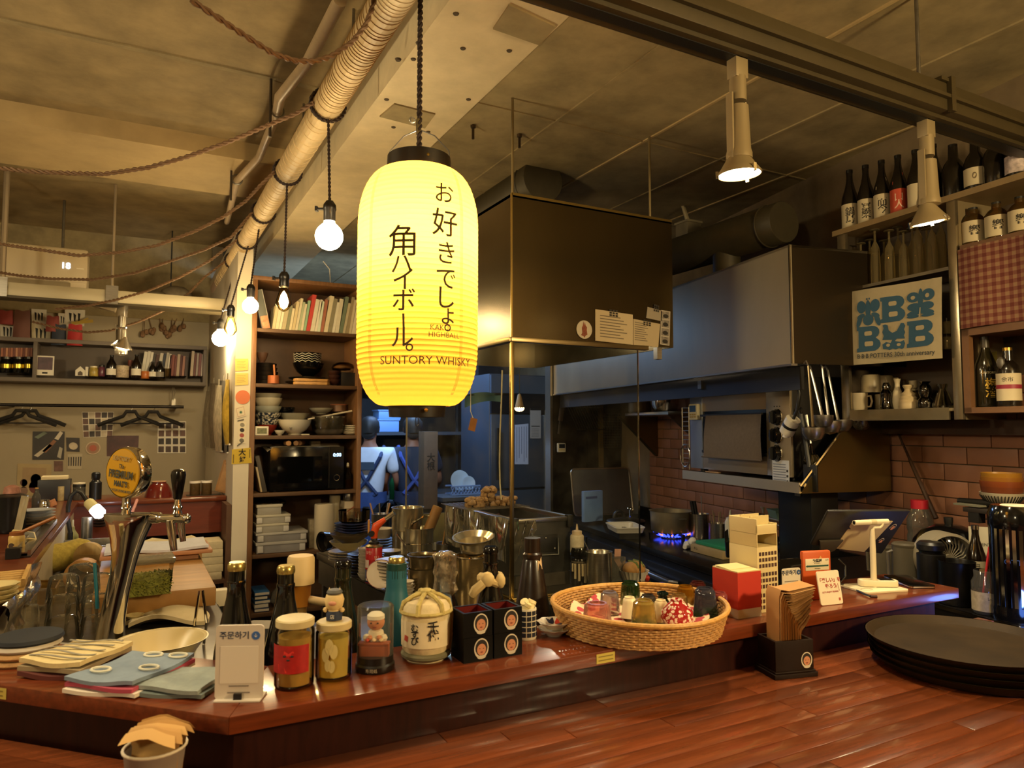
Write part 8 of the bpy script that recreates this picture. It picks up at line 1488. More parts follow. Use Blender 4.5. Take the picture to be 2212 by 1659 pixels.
# stove counter
aN,aF=-.98,1.25; SC_=mat('#403c38',.22,.85,var=.15,sc=10)
stv=wT('stove_counter','dark stainless stove counter along the tiled wall','counter',0,0,0); ob('top',MB().box(0,aN,.835,.65,aF,ZR),SC_,stv,bev=.004); ob('front',MB().box(.012,aN,.1,.03,aF,.83),mat('#23242a',.35,.5),stv); ob('back_riser',MB().box(.632,aN,ZR,.65,aF,ZR+.06),SC_,stv)
ah1,zh=wq(1450,1232,0); ah0,_=wq(1545,1262,0); zh=.745
ob('drawer_front',MB().box(.0,aN+.02,.42,.012,.72,.80),mat('#2b2c32',.35,.5),stv,bev=.004); ob('drawer_handle',MB().tube([(-.005,.34,zh),(-.035,.32,zh+.004),(-.038,.0,zh+.002),(-.035,-.40,zh),(-.005,-.42,zh)],[.012,.016,.018,.016,.012],10),mat('#7a7672',.3,.9),stv); ob('oven_front',MB().box(.0,.74,.12,.012,aF,.80),mat('#2a2b30',.3,.6),stv,bev=.004)
for k in range(2):ob('stove_knob',MB().tf(rot=(0,-pi/2,0)).lathe([(.026,0),(.024,.025),(0,.027)],18),BLACKG,stv,(0,.85+.24*k,.76))
ob('towel_rail',MB().tube([(-.04,.78,.80),(-.04,1.2,.80)],.010,8),CHROME,stv)
# burner with flame and pan
pb=at(1450,1150,z=ZR+.03); t=T('burner','black iron gas burner under the aluminium pan','burner',V((pb.x,pb.y,ZR+.0008)),RZW); ob('trivet',MB().box(-.14,-.008,.022,.14,.008,.034).box(-.008,-.14,.022,.008,.14,.034),mat('#14120f',.5,.5),t)
for k in range(4):a=pi/4+k*pi/2; ob('trivet_foot',MB().box(.13*cos(k*pi/2)-.008,.13*sin(k*pi/2)-.008,0,.13*cos(k*pi/2)+.008,.13*sin(k*pi/2)+.008,.03),mat('#14120f',.5,.5),t)
ob('burner_ring',MB().lathe([(0,0),(.06,0),(.058,.014),(0,.016)],20),BLACK,t); mb=MB()
for k in range(22):a=k*2*pi/22; mb.tube([(.06*cos(a),.06*sin(a),.012),(.085*cos(a),.085*sin(a),.022),(.105*cos(a),.105*sin(a),.0335)],[.006,.007,.001],5)
ob('flame',mb,emi('#3a4cff',3.0),t); mb=MB()
for k in range(5):a=-2.6+k*.55; mb.tube([(.10*cos(a),.10*sin(a),.024),(.135*cos(a),.135*sin(a),.035)],[.005,.001],5)
ob('flame_tips',mb,emi('#ff8a50',2.0),t)
s=spx(pb); R_=45*s; t=T('aluminium_pan','wide aluminium pan over a blue gas flame','pan',V((pb.x,pb.y,ZR+.036)),RZW); ob('pan',MB().lathe(shell([(R_*.90,0),(R_*.95,.008),(R_,R_*.98),(R_*1.05,R_*1.0)],.003),44),mat('#9a907c',.38,.8,var=.06),t); ob('lug',MB().box(-R_*.2,-R_*1.14,R_*.7,R_*.2,-R_*.98,R_*.72),STEEL,t)
def sct(name,lb,cat,u,vb,w,h,m_,prof=CYL,parts=(),op=0,z=ZR+.001,dz=0): return LT(name,lb,cat,u,vb,w,h,m_,prof,parts,open_=op,z=z,dz=dz)
t=sct('utensil_can','steel can of black-handled tools beside the aluminium pan','can',1512,1166,40,56,STEEL,POT,(),.05); R_,H_=RH(t)
for k,(x0_,x1_,m_) in enumerate(((-.01,-.045,BLACK),(.0,-.03,BLACK),(.012,.012,STEEL))):ob('tool',MB().tube([(x0_,0,.02),(x1_,0,H_+.07+.03*(k==2))],.011 if k<2 else .003,8),m_,t)
t=sct('utensil_can','shorter steel can of skewers behind the cream organizer','can',1550,1174,38,44,STEEL,POT,(),.05); R_,H_=RH(t)
for k in range(6):ob('tool',MB().tube([(.02*cos(k),.02*sin(k),.02),(.035*cos(k),.035*sin(k),H_+.045+.01*(k%3))],.0028,6),mat('#a89474',.3,.7),t)
t=sct('squeeze_bottle','white squeeze bottle standing next to the skewer can','bottle',1579,1180,24,62,mat('#cfc9b4',.45),[(0,0),(1,0),(1,.85),(.8,.92),(0,.92)],[('nozzle',[(.8,.9),(.8,.98),(.3,1.02),(.1,1.25),(0,1.25)],WHITE)])
t=sct('squeeze_bottle','cloudy squeeze bottle in the row at the tiled wall','bottle',1590,1130,24,40,mat('#8a8570',.4,alpha=.8),[(0,0),(1,0),(1,.7),(.4,.9),(0,.9)],[('nozzle',[(.3,.88),(.12,1.5),(0,1.5)],mat('#a5a08a',.4))])
p=at(1495,1186,z=ZR+.001); t=T('white_rag','crumpled white rag on the stove counter edge','rag',p); ob('rag',MB().tube([(-.05,0,.012),(-.02,.02,.02),(.02,.01,.022),(.05,-.01,.014),(.06,-.03,.01)],[.01,.02,.024,.02,.01],10).ball((-.005,-.01,.04),.024,10,(1,.8,1)),mat('#c5c4c6',.9,bump=.3,var=.08),t)
p=at(1572,1196,z=ZR+.001); t=T('wooden_board','thick pale wooden board branded with small marks on the counter','board',p,RZW+rad(4)); ob('board',MB().box(-.13,-.13,0,.16,.13,.038),mat('#9a8660',.6,var=.15,sc=10),t,bev=.003); txt(t,'本山',.016,INK,(-.1305,.085,.02),(pi/2,0,-pi/2))
t2=T('green_board','green plastic cutting board on top of the wooden one','board',p+V((0,0,.039)),RZW+rad(4)); ob('board',MB().box(-.11,-.15,0,.17,.115,.018),mat('#1f7a58',.5),t2,bev=.004)
p2=at(1690,1185,z=ZR+.03); t=T('green_mat','second green cutting board showing behind the black-framed sign','board',V((2.42,2.02,ZR+.001)),RZW); ob('board',MB().cbox(0,0,0,.22,.34,.02),mat('#3f9a78',.5),t,bev=.004)
t=T('knife','black-handled knife standing before the green board','knife',at(1562,1190,z=ZR+.06)+V((-.02,-.05,0)),0,rot=(rad(20),rad(-25),0)); ob('handle',MB().tube([(0,0,-.02),(0,0,.07)],.010,8),BLACK,t); ob('blade',MB().box(-.012,-.001,.07,.012,.001,.13),STEEL,t)
# second row at the wall
sct('dark_bowl','dark bowl covered with a blue cloth near the tiled wall','bowl',1566,1122,46,26,mat('#1a1a1c',.3),BOWL,[('blue_cloth',[(1.02,.95),(.9,1.15),(0,1.2)],mat('#1f2a50',.8))])
t=PB('food_box','tall clear food box with a white lid at the tiled wall','box',1585,1064,1634,1125,.16,glass('#cfc4ac',.3,.06,.3,'#8a7f68'),z=ZR+.001); w,h=t['_wh']; ob('lid',MB().box(-w/2-.006,-.006,h,w/2+.006,.17,h+.02),mat('#a59a80',.5),t); ob('contents',MB().box(-w/2+.004,.004,.004,w/2-.004,.15,h*.5),mat('#6a5f48',.7),t)
t=T('wire_rack','white coated wire rack carrying tubs behind the tablet','rack',(0,0,0)); rp=[at(u,v,z=1.03) for u,v in ((1628,1112),(1742,1138),(1790,1112),(1690,1096))]; mb=MB()
for i in range(13):f=i/12; mb.tube([rp[0].lerp(rp[1],f),rp[3].lerp(rp[2],f)],.003,4)
mb.tube(rp,.005,6,closed=True); mb.tube([q-V((0,0,.025)) for q in rp],.004,6,closed=True); ob('rack_top',mb,mat('#8f8672',.4),t)
for q in rp:ob('leg',MB().tube([q,V((q.x,q.y,ZR+.001))],.006,6),mat('#8f8672',.4),t)
zr=1.036
def rk(f,g): return rp[0].lerp(rp[1],f).lerp(rp[3].lerp(rp[2],f),g)
def tray_(nm,lb,f,g,w,d,h,m_,rot=None,dz=0):
    q=rk(f,g); t=T(nm,lb,'tub',V((q.x,q.y,zr+dz)),rot=rot or (0,0,rad(-28))); mb=MB(); a,b=w/2,d/2; k=.88
    mb.quad((-a*k,-b*k,0),(a*k,-b*k,0),(a*k,b*k,0),(-a*k,b*k,0))
    for x0_,y0_,x1_,y1_ in ((-a,-b,a,-b),(a,-b,a,b),(a,b,-a,b),(-a,b,-a,-b)):mb.quad((x0_*k,y0_*k,0),(x1_*k,y1_*k,0),(x1_,y1_,h),(x0_,y0_,h))
    ob('tub',mb,m_,t); ob('rim',MB().tube([(-a,-b,h),(a,-b,h),(a,b,h),(-a,b,h)],.004,6,closed=True),m_,t)
tray_('blue_tray','pale blue-green tray at the front of the wire rack',.62,.22,.20,.13,.04,mat('#6f8a82',.4)); tray_('white_tub','white tub standing at the wire rack end near the tablet',.85,.75,.12,.10,.05,mat('#8f8872',.5)); tray_('tipped_tub','cloudy tub tipped over at the middle of the wire rack',.38,.5,.11,.10,.05,mat('#a39a82',.5),(rad(40),rad(25),.4),.03); tray_('square_tub','grey square tub at the back of the wire rack',.18,.55,.12,.10,.06,mat('#77705e',.5)); tray_('small_tub','small white tub beside the tipped one on the wire rack',.12,.25,.06,.05,.03,mat('#9a917a',.5))
pile('stored_plate','%s dark plate from the bottom stored under the wire rack','plate',1690,1172,44,5,.013,DRK,'dark plates under the wire rack')
t=LT('salt_dish','small white dish with a white spoon standing in it','dish',1702,1178,36,6,mat('#b5b4ae',.4),PL and [(0,0),(.8,0),(1,.8),(1,1),(.8,.3),(0,.3)],z=ZR+.022,dz=.0); ob('spoon',MB().tube([(0,0,.004),(0,0,.05)],.006,8),WHITE,t)
for k in range(10):
    p=at(1738+2.4*k,1176,z=ZR+.001);
t=LT('skewer_cup','cup of thin white skewers beside the tablet edge','cup',1748,1190,24,20,DKGREY,POT,open_=.08,z=ZR+.001); R_,H_=RH(t)
for k in range(14):ob('skewer',MB().tube([(R_*.7*cos(k),R_*.7*sin(k),.005),(R_*1.0*cos(k),R_*1.0*sin(k),H_+.03)],.0018,4),mat('#c9bda2',.6),t)
# utensils by the tablet
p=at(1836,1118,z=ZR+.06); t=LT('utensil_pot','steel pot crammed with wooden sticks, scissors and tongs','pot',1836,1140,52,66,STEEL,POT,open_=.04,z=ZR+.03); t.location.z=ZR+.001; R_,H_=RH(t); H_=H_
for k,(u,v,r,c) in enumerate(((1788,992,.0085,'#a8783c'),(1812,996,.007,'#b08a50'),(1826,985,.006,'#7a5a34'),(1842,990,.003,'#8d8a84'),(1850,1002,.004,'#8d8a84'),(1800,1010,.005,'#8d8a84'),(1832,1010,.006,'#1a1815'))):
    e_=at(u,v,y=t.location.y)-t.location; q=MX.Rotation(TH,3,'Z')@e_; ob('tool',MB().tube([(q.x*.2,q.y*.2,.03),(q.x,q.y,q.z)],r,8),mat(c,.4,.9 if c=='#8d8a84' else 0),t)
q=MX.Rotation(TH,3,'Z')@(at(1842,992,y=t.location.y)-t.location); ob('wire_loop',MB().tube([(q.x+.014*cos(i*pi/8),q.y,q.z+.02*sin(i*pi/8)) for i in range(16)],.0025,5,closed=True),STEEL,t); ob('lid_plate',MB().lathe([(0,H_),(R_*1.1,H_+.008),(R_*.9,H_+.02),(0,H_+.026)],22,(-R_*.5,0,0),squash=(1,.8)),STEEL,t)
for k in range(3):ob('scissor_ring',MB().tube([(R_*.2+.03*k+.016*cos(i*pi/7),-R_*.3,H_+.05+.02*k+.022*sin(i*pi/7)) for i in range(14)],.004,6,closed=True),BLACK,t)
pu=at(1900,1120,z=ZR+.08); t=T('knife_bin','tall black bin of knives and brushes behind the tablet','bin',wpt(-.86,.40,ZR+.001),RZW); hb=pw(1900,1045,.40).z-ZR
mb=MB()
for b_ in ((-.07,-.11,.07,-.104),(-.07,.104,.07,.11),(-.07,-.104,-.064,.104),(.064,-.104,.07,.104)):mb.box(b_[0],b_[1],0,b_[2],b_[3],hb)
ob('bin',mb,mat('#0d0c0b',.4),t,bev=.002)
for k,(x,y,h_,w_,m_) in enumerate(((.0,.075,.16,.016,mat('#6a4a2c',.5)),(.02,.03,.19,.016,mat('#8a6a40',.5)),(.03,-.0,.15,.014,mat('#5a4028',.5)),(-.01,.1,.13,.012,BLACK),(-.02,.05,.12,.010,STEELD))):ob('handle',MB().box(x-w_*.5,y-w_,hb*.5,x+w_*.5,y+w_,hb+h_*.75),m_,t,bev=.003)
ob('paddle',MB().box(-.075,-.045,hb*.8,-.068,-.01,hb+.08),mat('#b8b8bc',.4),t); ob('brush',MB().ball((-.02,-.075,hb+.04),.03,12,(.6,.9,1.3)),mat('#b5a988',.7),t)
# == cup cabinet on the right wall
CA=rad(5); CO=V((2.60,1.95,0)); CT=V((sin(CA),cos(CA),0)); CN=V((cos(CA),-sin(CA),0))
def pc(u,v,b):
    r=ray(u,v); t=(b+CO.dot(CN))/r.dot(CN); return V((r.x*t,r.y*t,EYE+r.z*t))
def ca(p): return (V((p[0],p[1],0))-CO).dot(CT)
def cT(name,label,cat,a,b,z,group=None): return T(name,label,cat,CO+CT*a+CN*b+V((0,0,z)),-CA,group)
zb8=pc(1840,909,0).z; zt8=pc(1825,505,0).z; aL=ca(pc(1815,700,0)); aM=ca(pc(2062,700,0)); aE=aM-.85; zmid=pc(1840,625,.05).z
cab=cT('cup_cabinet','open steel-framed wall cabinet holding cups and glasses','cabinet',0,0,0); FRM=mat('#b5a88c',.25,.9,var=.08); DP=.24; WD=mat('#6b4a2e',.5,var=.2,sc=7)
a_w=ca(pc(1835,800,0)); zl8=pc(1840,886,0).z
ob('upright',MB().box(-.004,a_w,zb8,.012,aL,zt8),FRM,cab,bev=.001); ob('upright',MB().box(-.004,ca(pc(2078,800,0)),zb8,.012,aM+.012,zt8+.02),FRM,cab,bev=.001); ob('bottom_lip',MB().box(-.004,ca(pc(2052,900,0)),zb8,.004,a_w,zl8),FRM,cab); ob('bottom_board',MB().box(.004,aM-.02,zl8-.012,DP,aL,zl8-.002),FRM,cab); ob('side_board',MB().box(.012,aL-.012,zb8,DP,aL,zt8),mat('#4a4034',.4,.4),cab); ob('mid_board',MB().box(.02,aM,zmid-.012,DP,aL-.012,zmid),mat('#7a705c',.4,.3),cab); ob('back_board',MB().box(DP-.01,aE,zb8+.01,DP,aL-.012,zt8),mat('#4a3c2c',.6),cab); ob('divider',MB().box(.012,aM-.02,zb8,DP,aM-.005,zt8),mat('#8a7a5c',.4,.3),cab)
ob('top_board',MB().box(-.01,aE,zt8-.0,DP+.02,aL+.02,zt8+.022),mat('#8a734c',.5,var=.1),cab); z52=pc(2150,521,0).z
ob('curtain_rail',MB().box(.0,aE,z52-.012,.03,aM-.02,z52),WD,cab); zw=pc(2150,700,0).z; ob('wood_frame',MB().box(-.002,aE,zw-.028,.02,aM-.025,zw),WD,cab); ob('wood_frame',MB().box(-.002,aM-.05,zl8-.02,.02,aM-.025,zw),WD,cab); ob('wood_frame',MB().box(-.002,aE,zl8-.022,.02,aM-.025,zl8-.002),WD,cab); ob('wood_board',MB().box(.02,aE,zl8-.022,DP-.01,aM-.025,zl8-.004),WD,cab); ob('wood_board',MB().box(.02,aE,zw-.02,DP-.01,aM-.025,zw),WD,cab); ob('bottle_board',MB().box(.0,aE,z52,DP-.01,aM-.03,z52+.014),WD,cab)
# checked curtain
cm2=bpy.data.materials.new('checked_cloth'); cm2.use_nodes= True; nt=cm2.node_tree; b=nt.nodes['Principled BSDF']; b.inputs['Roughness'].default_value=.9; tc=nt.nodes.new('ShaderNodeTexCoord'); sx=nt.nodes.new('ShaderNodeSeparateXYZ'); nt.links.new(tc.outputs['Object'],sx.inputs[0]); prev= None
for ax in ('Y','Z'):
    mm=nt.nodes.new('ShaderNodeMath'); mm.operation='MULTIPLY'; mm.inputs[1].default_value=2*pi/.026; nt.links.new(sx.outputs[ax],mm.inputs[0]); sn=nt.nodes.new('ShaderNodeMath'); sn.operation='SINE'; nt.links.new(mm.outputs[0],sn.inputs[0]); gt=nt.nodes.new('ShaderNodeMath'); gt.operation='GREATER_THAN'; gt.inputs[1].default_value=0; nt.links.new(sn.outputs[0],gt.inputs[0])
    if prev:ad=nt.nodes.new('ShaderNodeMath'); ad.operation='ADD'; nt.links.new(prev.outputs[0],ad.inputs[0]); nt.links.new(gt.outputs[0],ad.inputs[1]); dv=nt.nodes.new('ShaderNodeMath'); dv.operation='MULTIPLY'; dv.inputs[1].default_value=.5; nt.links.new(ad.outputs[0],dv.inputs[0])
    prev=gt
rp_=nt.nodes.new('ShaderNodeValToRGB'); rp_.color_ramp.interpolation='CONSTANT'; rp_.color_ramp.elements[0].color=lin('#8a6a4e'); rp_.color_ramp.elements[1].position=.75; rp_.color_ramp.elements[1].color=lin('#5e2a22'); el=rp_.color_ramp.elements.new(.3); el.color=lin('#75483a'); nt.links.new(dv.outputs[0],rp_.inputs[0]); nt.links.new(rp_.outputs[0],b.inputs['Base Color'])
t=cT('checked_curtain','brown and red checked curtain covering the cabinet compartment','curtain',0,0,0); ob('cloth',MB().surf(lambda i,j:(-.012-.006*sin(22*i),aM-.03-(aM-.03-aE)*i,z52-.004-(z52-zw-.0)*j+.003*sin(9*i)),60,8),cm2,t)
# printed cloth hung in front
Q=[pc(1842,630,-.03),pc(2037,598,-.03),pc(2038,774,-.03),pc(1843,789,-.03)]; o=Q[0]; t=T('printed_cloth','cream cloth with blue letters and emblems hanging on the cup cabinet','cloth',o); q=[p-o for p in Q]; n_=-CN
def cl_(i,j,off=0): return q[0].lerp(q[1],i).lerp(q[3].lerp(q[2],i),j)+n_*(.004*sin(7*i+2*j)+.003+off)
ob('cloth',MB().surf(lambda i,j:tuple(cl_(i,j)),24,18),mat('#b5a888',.85,var=.05,sc=30),t); BL=mat('#345a76',.8); CRM=mat('#b5a888',.85)
def pol(pts,m_,nm='print',off=.0022):ob(nm,MB().raw([tuple(cl_(i,j,off)) for i,j in pts],[tuple(range(len(pts)))]),m_,t)
def ell(cx,cy,rx,ry,a=0,n=16): return [(cx+rx*cos(k*2*pi/n)*cos(a)-ry*sin(k*2*pi/n)*sin(a),cy+rx*cos(k*2*pi/n)*sin(a)*1.1+ry*sin(k*2*pi/n)*cos(a)) for k in range(n)]
def rr_(x0_,y0_,x1_,y1_,r): return [(cx+r*cos(rad(a)),cy+r*1.2*sin(rad(a))) for cx,cy,s0 in ((x1_-r,y1_-r*1.2,0),(x0_+r,y1_-r*1.2,90),(x0_+r,y0_+r*1.2,180),(x1_-r,y0_+r*1.2,270)) for a in range(s0,s0+91,30)]
def bigB(x,y,w,h):
    pol([(x,y),(x+w*.62,y)]+[(x+w*.66+w*.30*sin(rad(a)),y+h*.25-h*.25*cos(rad(a))) for a in range(0,150,25)]+[(x+w*.80,y+h*.47)]+[(x+w*.64+w*.36*sin(rad(a)),y+h*.73-h*.27*cos(rad(a))) for a in range(35,181,25)]+[(x,y+h),(x,y+h*.86),(x+w*.07,y+h*.84),(x+w*.07,y+h*.16),(x,y+h*.14)],BL,'letter')
    pol(rr_(x+w*.34,y+h*.20,x+w*.66,y+h*.37,w*.06),CRM,'letter_hole',.0034); pol(rr_(x+w*.34,y+h*.60,x+w*.70,y+h*.79,w*.06),CRM,'letter_hole',.0034)
bigB(.345,.145,.27,.335); bigB(.07,.50,.27,.335); bigB(.635,.50,.29,.335)
for cx,cy,rx,ry,a in ((.125,.235,.055,.085,-.1),(.285,.235,.055,.085,.1),(.205,.27,.030,.12,0),(.205,.415,.062,.075,0),(.10,.42,.028,.09,.25),(.31,.42,.028,.09,-.25),(.12,.36,.05,.03,-.5),(.29,.36,.05,.03,.5)):pol(ell(cx,cy,rx,ry,a),BL,'emblem')
for cx in (.192,.222):pol(ell(cx,.135,.009,.014),BL,'emblem')
for cx,cy,rx,ry,a in ((.70,.20,.07,.065,.2),(.86,.19,.07,.075,-.2),(.78,.25,.028,.15,0),(.71,.325,.075,.05,0),(.85,.325,.075,.05,0),(.72,.40,.09,.035,-.2),(.84,.40,.09,.035,.2),(.70,.445,.07,.02,0),(.86,.445,.07,.02,0)):pol(ell(cx,cy,rx,ry,a),BL,'emblem')
for cx,cy,rx,ry in ((.70,.205,.025,.025),(.855,.20,.022,.028)):pol(ell(cx,cy,rx,ry),CRM,'emblem_gap',.0034)
pol([(.775,.34),(.785,.34),(.785,.46),(.765,.46)],CRM,'emblem_gap',.0034)
pol([(.365,.51)]+[(.365+.028*k,.50 if k%2 else .515) for k in range(1,3)]+[(.43,.58),(.47,.62),(.52,.60),(.55,.54),(.565,.505),(.60,.51),(.615,.55),(.60,.59),(.615,.63),(.60,.67),(.615,.71),(.52,.70),(.50,.73),(.56,.745),(.60,.73),(.615,.77),(.60,.83)]+[(.58-.035*k,.825 if k%2 else .84) for k in range(6)]+[(.365,.82),(.36,.76),(.40,.73),(.45,.75),(.47,.71),(.36,.70),(.375,.65),(.36,.60),(.375,.55)],BL,'emblem')
for cx,cy,rx,ry in ((.475,.555,.014,.035),(.425,.775,.022,.02),(.545,.78,.024,.02)):pol(ell(cx,cy,rx,ry),CRM,'emblem_gap',.0034)
ex=(q[1]-q[0]).normalized(); ez=(q[0]-q[3]).normalized(); ey=ez.cross(ex).normalized(); ez=ex.cross(ey) if False else ez
tm_=MX((ex,ez,ex.cross(ez))).transposed(); m4=tm_.to_euler()
l=txt(t,'B·B·B POTTERS 30th anniversary',.0245,mat('#35424a',.8),cl_(.5,.905,.009),(m4.x,m4.y,m4.z),bold=.0002)
# glasses hung above, cups below
TUBE=glass('#efe6cc',.2,.03,.12,'#c9b88c')
for k in range(12):
    u=1862+15.5*k+(4 if k%2 else 0); p=pc(u,620,.06+.05*(k%2)); p.z=zmid+.001; R_=.019; hh=.145+.02*(k%3); t=T('flute_glass','%s tall upturned glass on the cabinet upper board, counted from the hood side'%nth(k+1),'glass',p,k,'tall glasses in the cup cabinet'); ob('bowl',MB().lathe([(R_,0),(R_*1.02,hh*.4),(R_*.85,hh*.8),(R_*.25,hh*.95),(.004,hh)],18),TUBE,t); ob('foot',MB().lathe([(.004,hh),(.004,hh+.035),(R_*1.0,hh+.037),(R_,hh+.04),(0,hh+.041)],18),TUBE,t)
def cup(nm,lb,cat,u,w,h,m_,prof,b=.08,parts=(),op=0,handle=None,dz=0):
    p=pc(u,888,b); p.z=zl8+dz; s=spx(p); t=T(nm,lb,cat,p,-CA-rad(70)); pr=sc_(prof,w/2*s,h*s); ob('body',MB().lathe(shell(pr,op*w/2*s) if op else pr,26),m_,t); R_,H_=w/2*s,h*s
    for q_ in parts:ob(q_[0],MB().lathe(sc_(q_[1],R_,H_),24),q_[2],t)
    if handle:ob('handle',MB().tube([(R_*.96,0,H_*.8),(R_*1.35,0,H_*.82),(R_*1.5,0,H_*.5),(R_*1.3,0,H_*.2),(R_*.96,0,H_*.2)],R_*.12,8),m_,t)
    return t
MUG=mat('#bdb092',.35)
cup('mug','pale grey mug with a round handle at the cabinet corner','mug',1856,36,37,MUG,[(0,0),(.85,0),(.97,.12),(1,1),(.93,1),(.9,.15),(0,.1)],.05,handle=1); cup('mug','cream mug standing in the second row of the cup cabinet','mug',1908,34,34,mat('#8f8468',.35),CYL,.12,handle=1)
t=cup('mug','cream mug turned upside down on the corner mug','mug',1884,44,38,mat('#c9ba96',.35),[(1,0),(1,.6),(.92,.9),(.8,1),(0,1)],.13,handle=1,dz=.075); cup('mug','second upturned cream mug behind the first','mug',1912,40,36,mat('#b5a682',.35),[(1,0),(1,.6),(.92,.9),(.8,1),(0,1)],.17,handle=1,dz=.075)
ob('riser',MB().box(.09,aM+.2,zl8-.001,.22,aL-.03,zl8+.072),glass('#c8bea4',.3),cab)
GD=glass('#8f8878',.5)
cup('figure_glass','clear glass figure-shaped bottle before the upturned mugs','glass',1916,26,58,glass('#a89c84',.5),[(0,0),(.8,0),(1,.1),(.75,.3),(.95,.5),(1,.6),(.6,.74),(.7,.86),(.4,1),(0,1)],.035); cup('white_flask','white sake flask with dark brush lettering','flask',1940,22,66,mat('#c2b594',.35),[(0,0),(.8,0),(1,.1),(1,.5),(.5,.7),(.45,.85),(.65,1),(0,1)],.06)
t=cup('ridged_flask','beige flask with ridged rings and a flared mouth','flask',1963,38,52,mat('#c5b189',.4),[(0,0),(.9,0),(1,.12),(.92,.2),(.98,.3),(.85,.38),(.9,.46),(.72,.54),(.76,.62),(.4,.74),(.36,.82),(.56,.95),(.5,1),(0,.9)],.05)
cup('white_flask','plain white flask with a cup on its neck behind the ridged one','flask',1975,20,62,mat('#b5a682',.35),[(0,0),(.9,0),(1,.5),(.5,.7),(.8,.75),(.9,1),(0,1)],.12)
cup('glass_decanter','dark fluted glass decanter with a rimmed neck','decanter',2000,34,58,GD,[(0,0),(.9,0),(1,.15),(.95,.3),(.6,.42),(.8,.6),(.7,.8),(.4,.92),(.7,1),(0,.98)],.05); cup('glass_carafe','clear conical glass carafe with pale handle at the divider','carafe',2038,44,52,glass('#cfc8b4',.45),[(0,0),(.9,0),(1,.1),(.6,.55),(.35,.8),(.5,1)],.06,handle=1)
for u,v,lb in ((2046,722,'upper small glass cup behind the printed cloth edge'),(2046,755,'lower small glass cup behind the printed cloth edge')):
    p=pc(u,v,.06); t=T('glass_cup',lb,'cup',p); ob('cup',MB().lathe(shell([(.018,0),(.024,.045)],.002),20),TUBE,t); ob('hook',MB().tube([(0,0,.045),(0,0,.06)],.002,5),STEEL,t)
# bottles
def wb_(lb,u,vb,w,h,m_,b,z,lab=None,ch=None,neck=None,cap=BLACK,lz=(.03,.42),ls=None,grp=None,prof=None):
    p=pc(u,vb,b); p.z=z+.001; s=spx(p); R_,H_=w/2*s,h*s; t=T('bottle',lb,'bottle',p,-TH-rad(22),grp); ls=ls or R_*1.15; pr=prof or BOTB; ob('glass_body',MB().lathe(sc_(pr,R_,H_),26),m_,t); ob('cap',MB().lathe(sc_(BOTC,R_,H_),18),cap,t)
    if lab:ob('paper_label',MB().lathe([(R_*1.012,H_*lz[0]),(R_*1.012,H_*lz[1])],22,a0=rad(180),a1=rad(350)),lab,t)
    if ch:txt(t,ch,ls or R_*.95,INK if not neck=='r' else mat('#d8b8a0',.6),(0,0,H_*(lz[0]+lz[1])/2),(0,0,rad(-8)),vert=len(ch)>1,wrap=R_*1.03,bold=.0004,line=.8)
    return t,R_,H_
DKG=mat('#17120c',.2,coat=.3); LBL=mat('#c2b493',.6); zT=zt8+.022
SB=[(0,0),(.96,0),(1,.02),(1,.46),(.92,.55),(.62,.68),(.42,.80),(.37,.86),(.37,.955),(0,.955)]
for k,(u,lb,lab,ch) in enumerate(((1838,'dark sake bottle at the shelf end with two large brush characters',LBL,'鍋島'),(1873,'dark sake bottle with pale label, second from the shelf end',LBL,'冩樂'),(1908,'dark sake bottle with neck band and bold two-character label',LBL,'而今'),(1944,'dark sake bottle with a red label and red neck band',mat('#b5452c',.5),'口人'),(1982,'dark sake bottle with pale label hidden behind the hanging track lamp',LBL, None),(2022,'dark sake bottle just past the hanging track lamp', None, None))):
    t,R_,H_=wb_(lb,u,485,35,134,DKG,.06,zT,lab,ch,'r' if k==3 else None,lz=(.02,.42),grp='sake bottles on the cabinet top',prof=SB)
    if k in (2,3):ob('neck_band',MB().raw([(R_*r*sin(rad(a)),-R_*r*cos(rad(a)),H_*z) for a,z,r in ((-50,.50,.98),(40,.64,.72),(40,.70,.62),(-50,.55,.95))],[(0,1,2,3)]),LBL if k==2 else mat('#b5452c',.5),t)
for u,lb,lab in ((2062,'tall black bottle standing between track lamp and cream-labelled one', None),(2110,'stout dark bottle with a cream label and round seal',LBL),(2152,'plain stout dark bottle beside the cream-labelled one', None),(2200,'dark bottle with a floral printed label at the frame edge',mat('#b8a8a4',.5,var=.4,sc=70))):
    t,R_,H_=wb_(lb,u,425,46,120,DKG,.06,zT,lab,grp='bottles on the cabinet top',lz=(.10,.42),prof=[(0,0),(.96,0),(1,.03),(1,.52),(.8,.64),(.45,.74),(.4,.95),(0,.95)])
    if u==2110:ob('round_seal',MB().raw([(R_*1.02*sin(rad(-18+11*cos(i*pi/8))),-R_*1.02*cos(rad(-18+11*cos(i*pi/8))),H_*.27+.012*sin(i*pi/8)) for i in range(16)],[tuple(range(16))]),mat('#6a5c44',.6),t)
for k,u in enumerate((2104,2155,2206)):
    t,R_,H_=wb_('%s clear whisky bottle with one large character on a cream label'%('innermost','middle','outermost')[k],u,519,46,84,glass('#b08a4c',.3,.04,.15,'#8a6a38'),.06,z52+.014,LBL,'響',grp='whisky bottles above the curtain',lz=(.08,.62),ls=.036,prof=[(0,0),(.96,0),(1,.03),(1,.66),(.7,.78),(.4,.84),(.4,.95),(0,.95)])
t,R_,H_=wb_('dark green liqueur bottle with gold brush characters',2133,896,44,154,mat('#1d1a0c',.15,coat=.4),.06,zl8-.003, None, None,cap=mat('#2a2418',.4),prof=BOTB); GOLDL=mat('#d8b048',.3,.6)
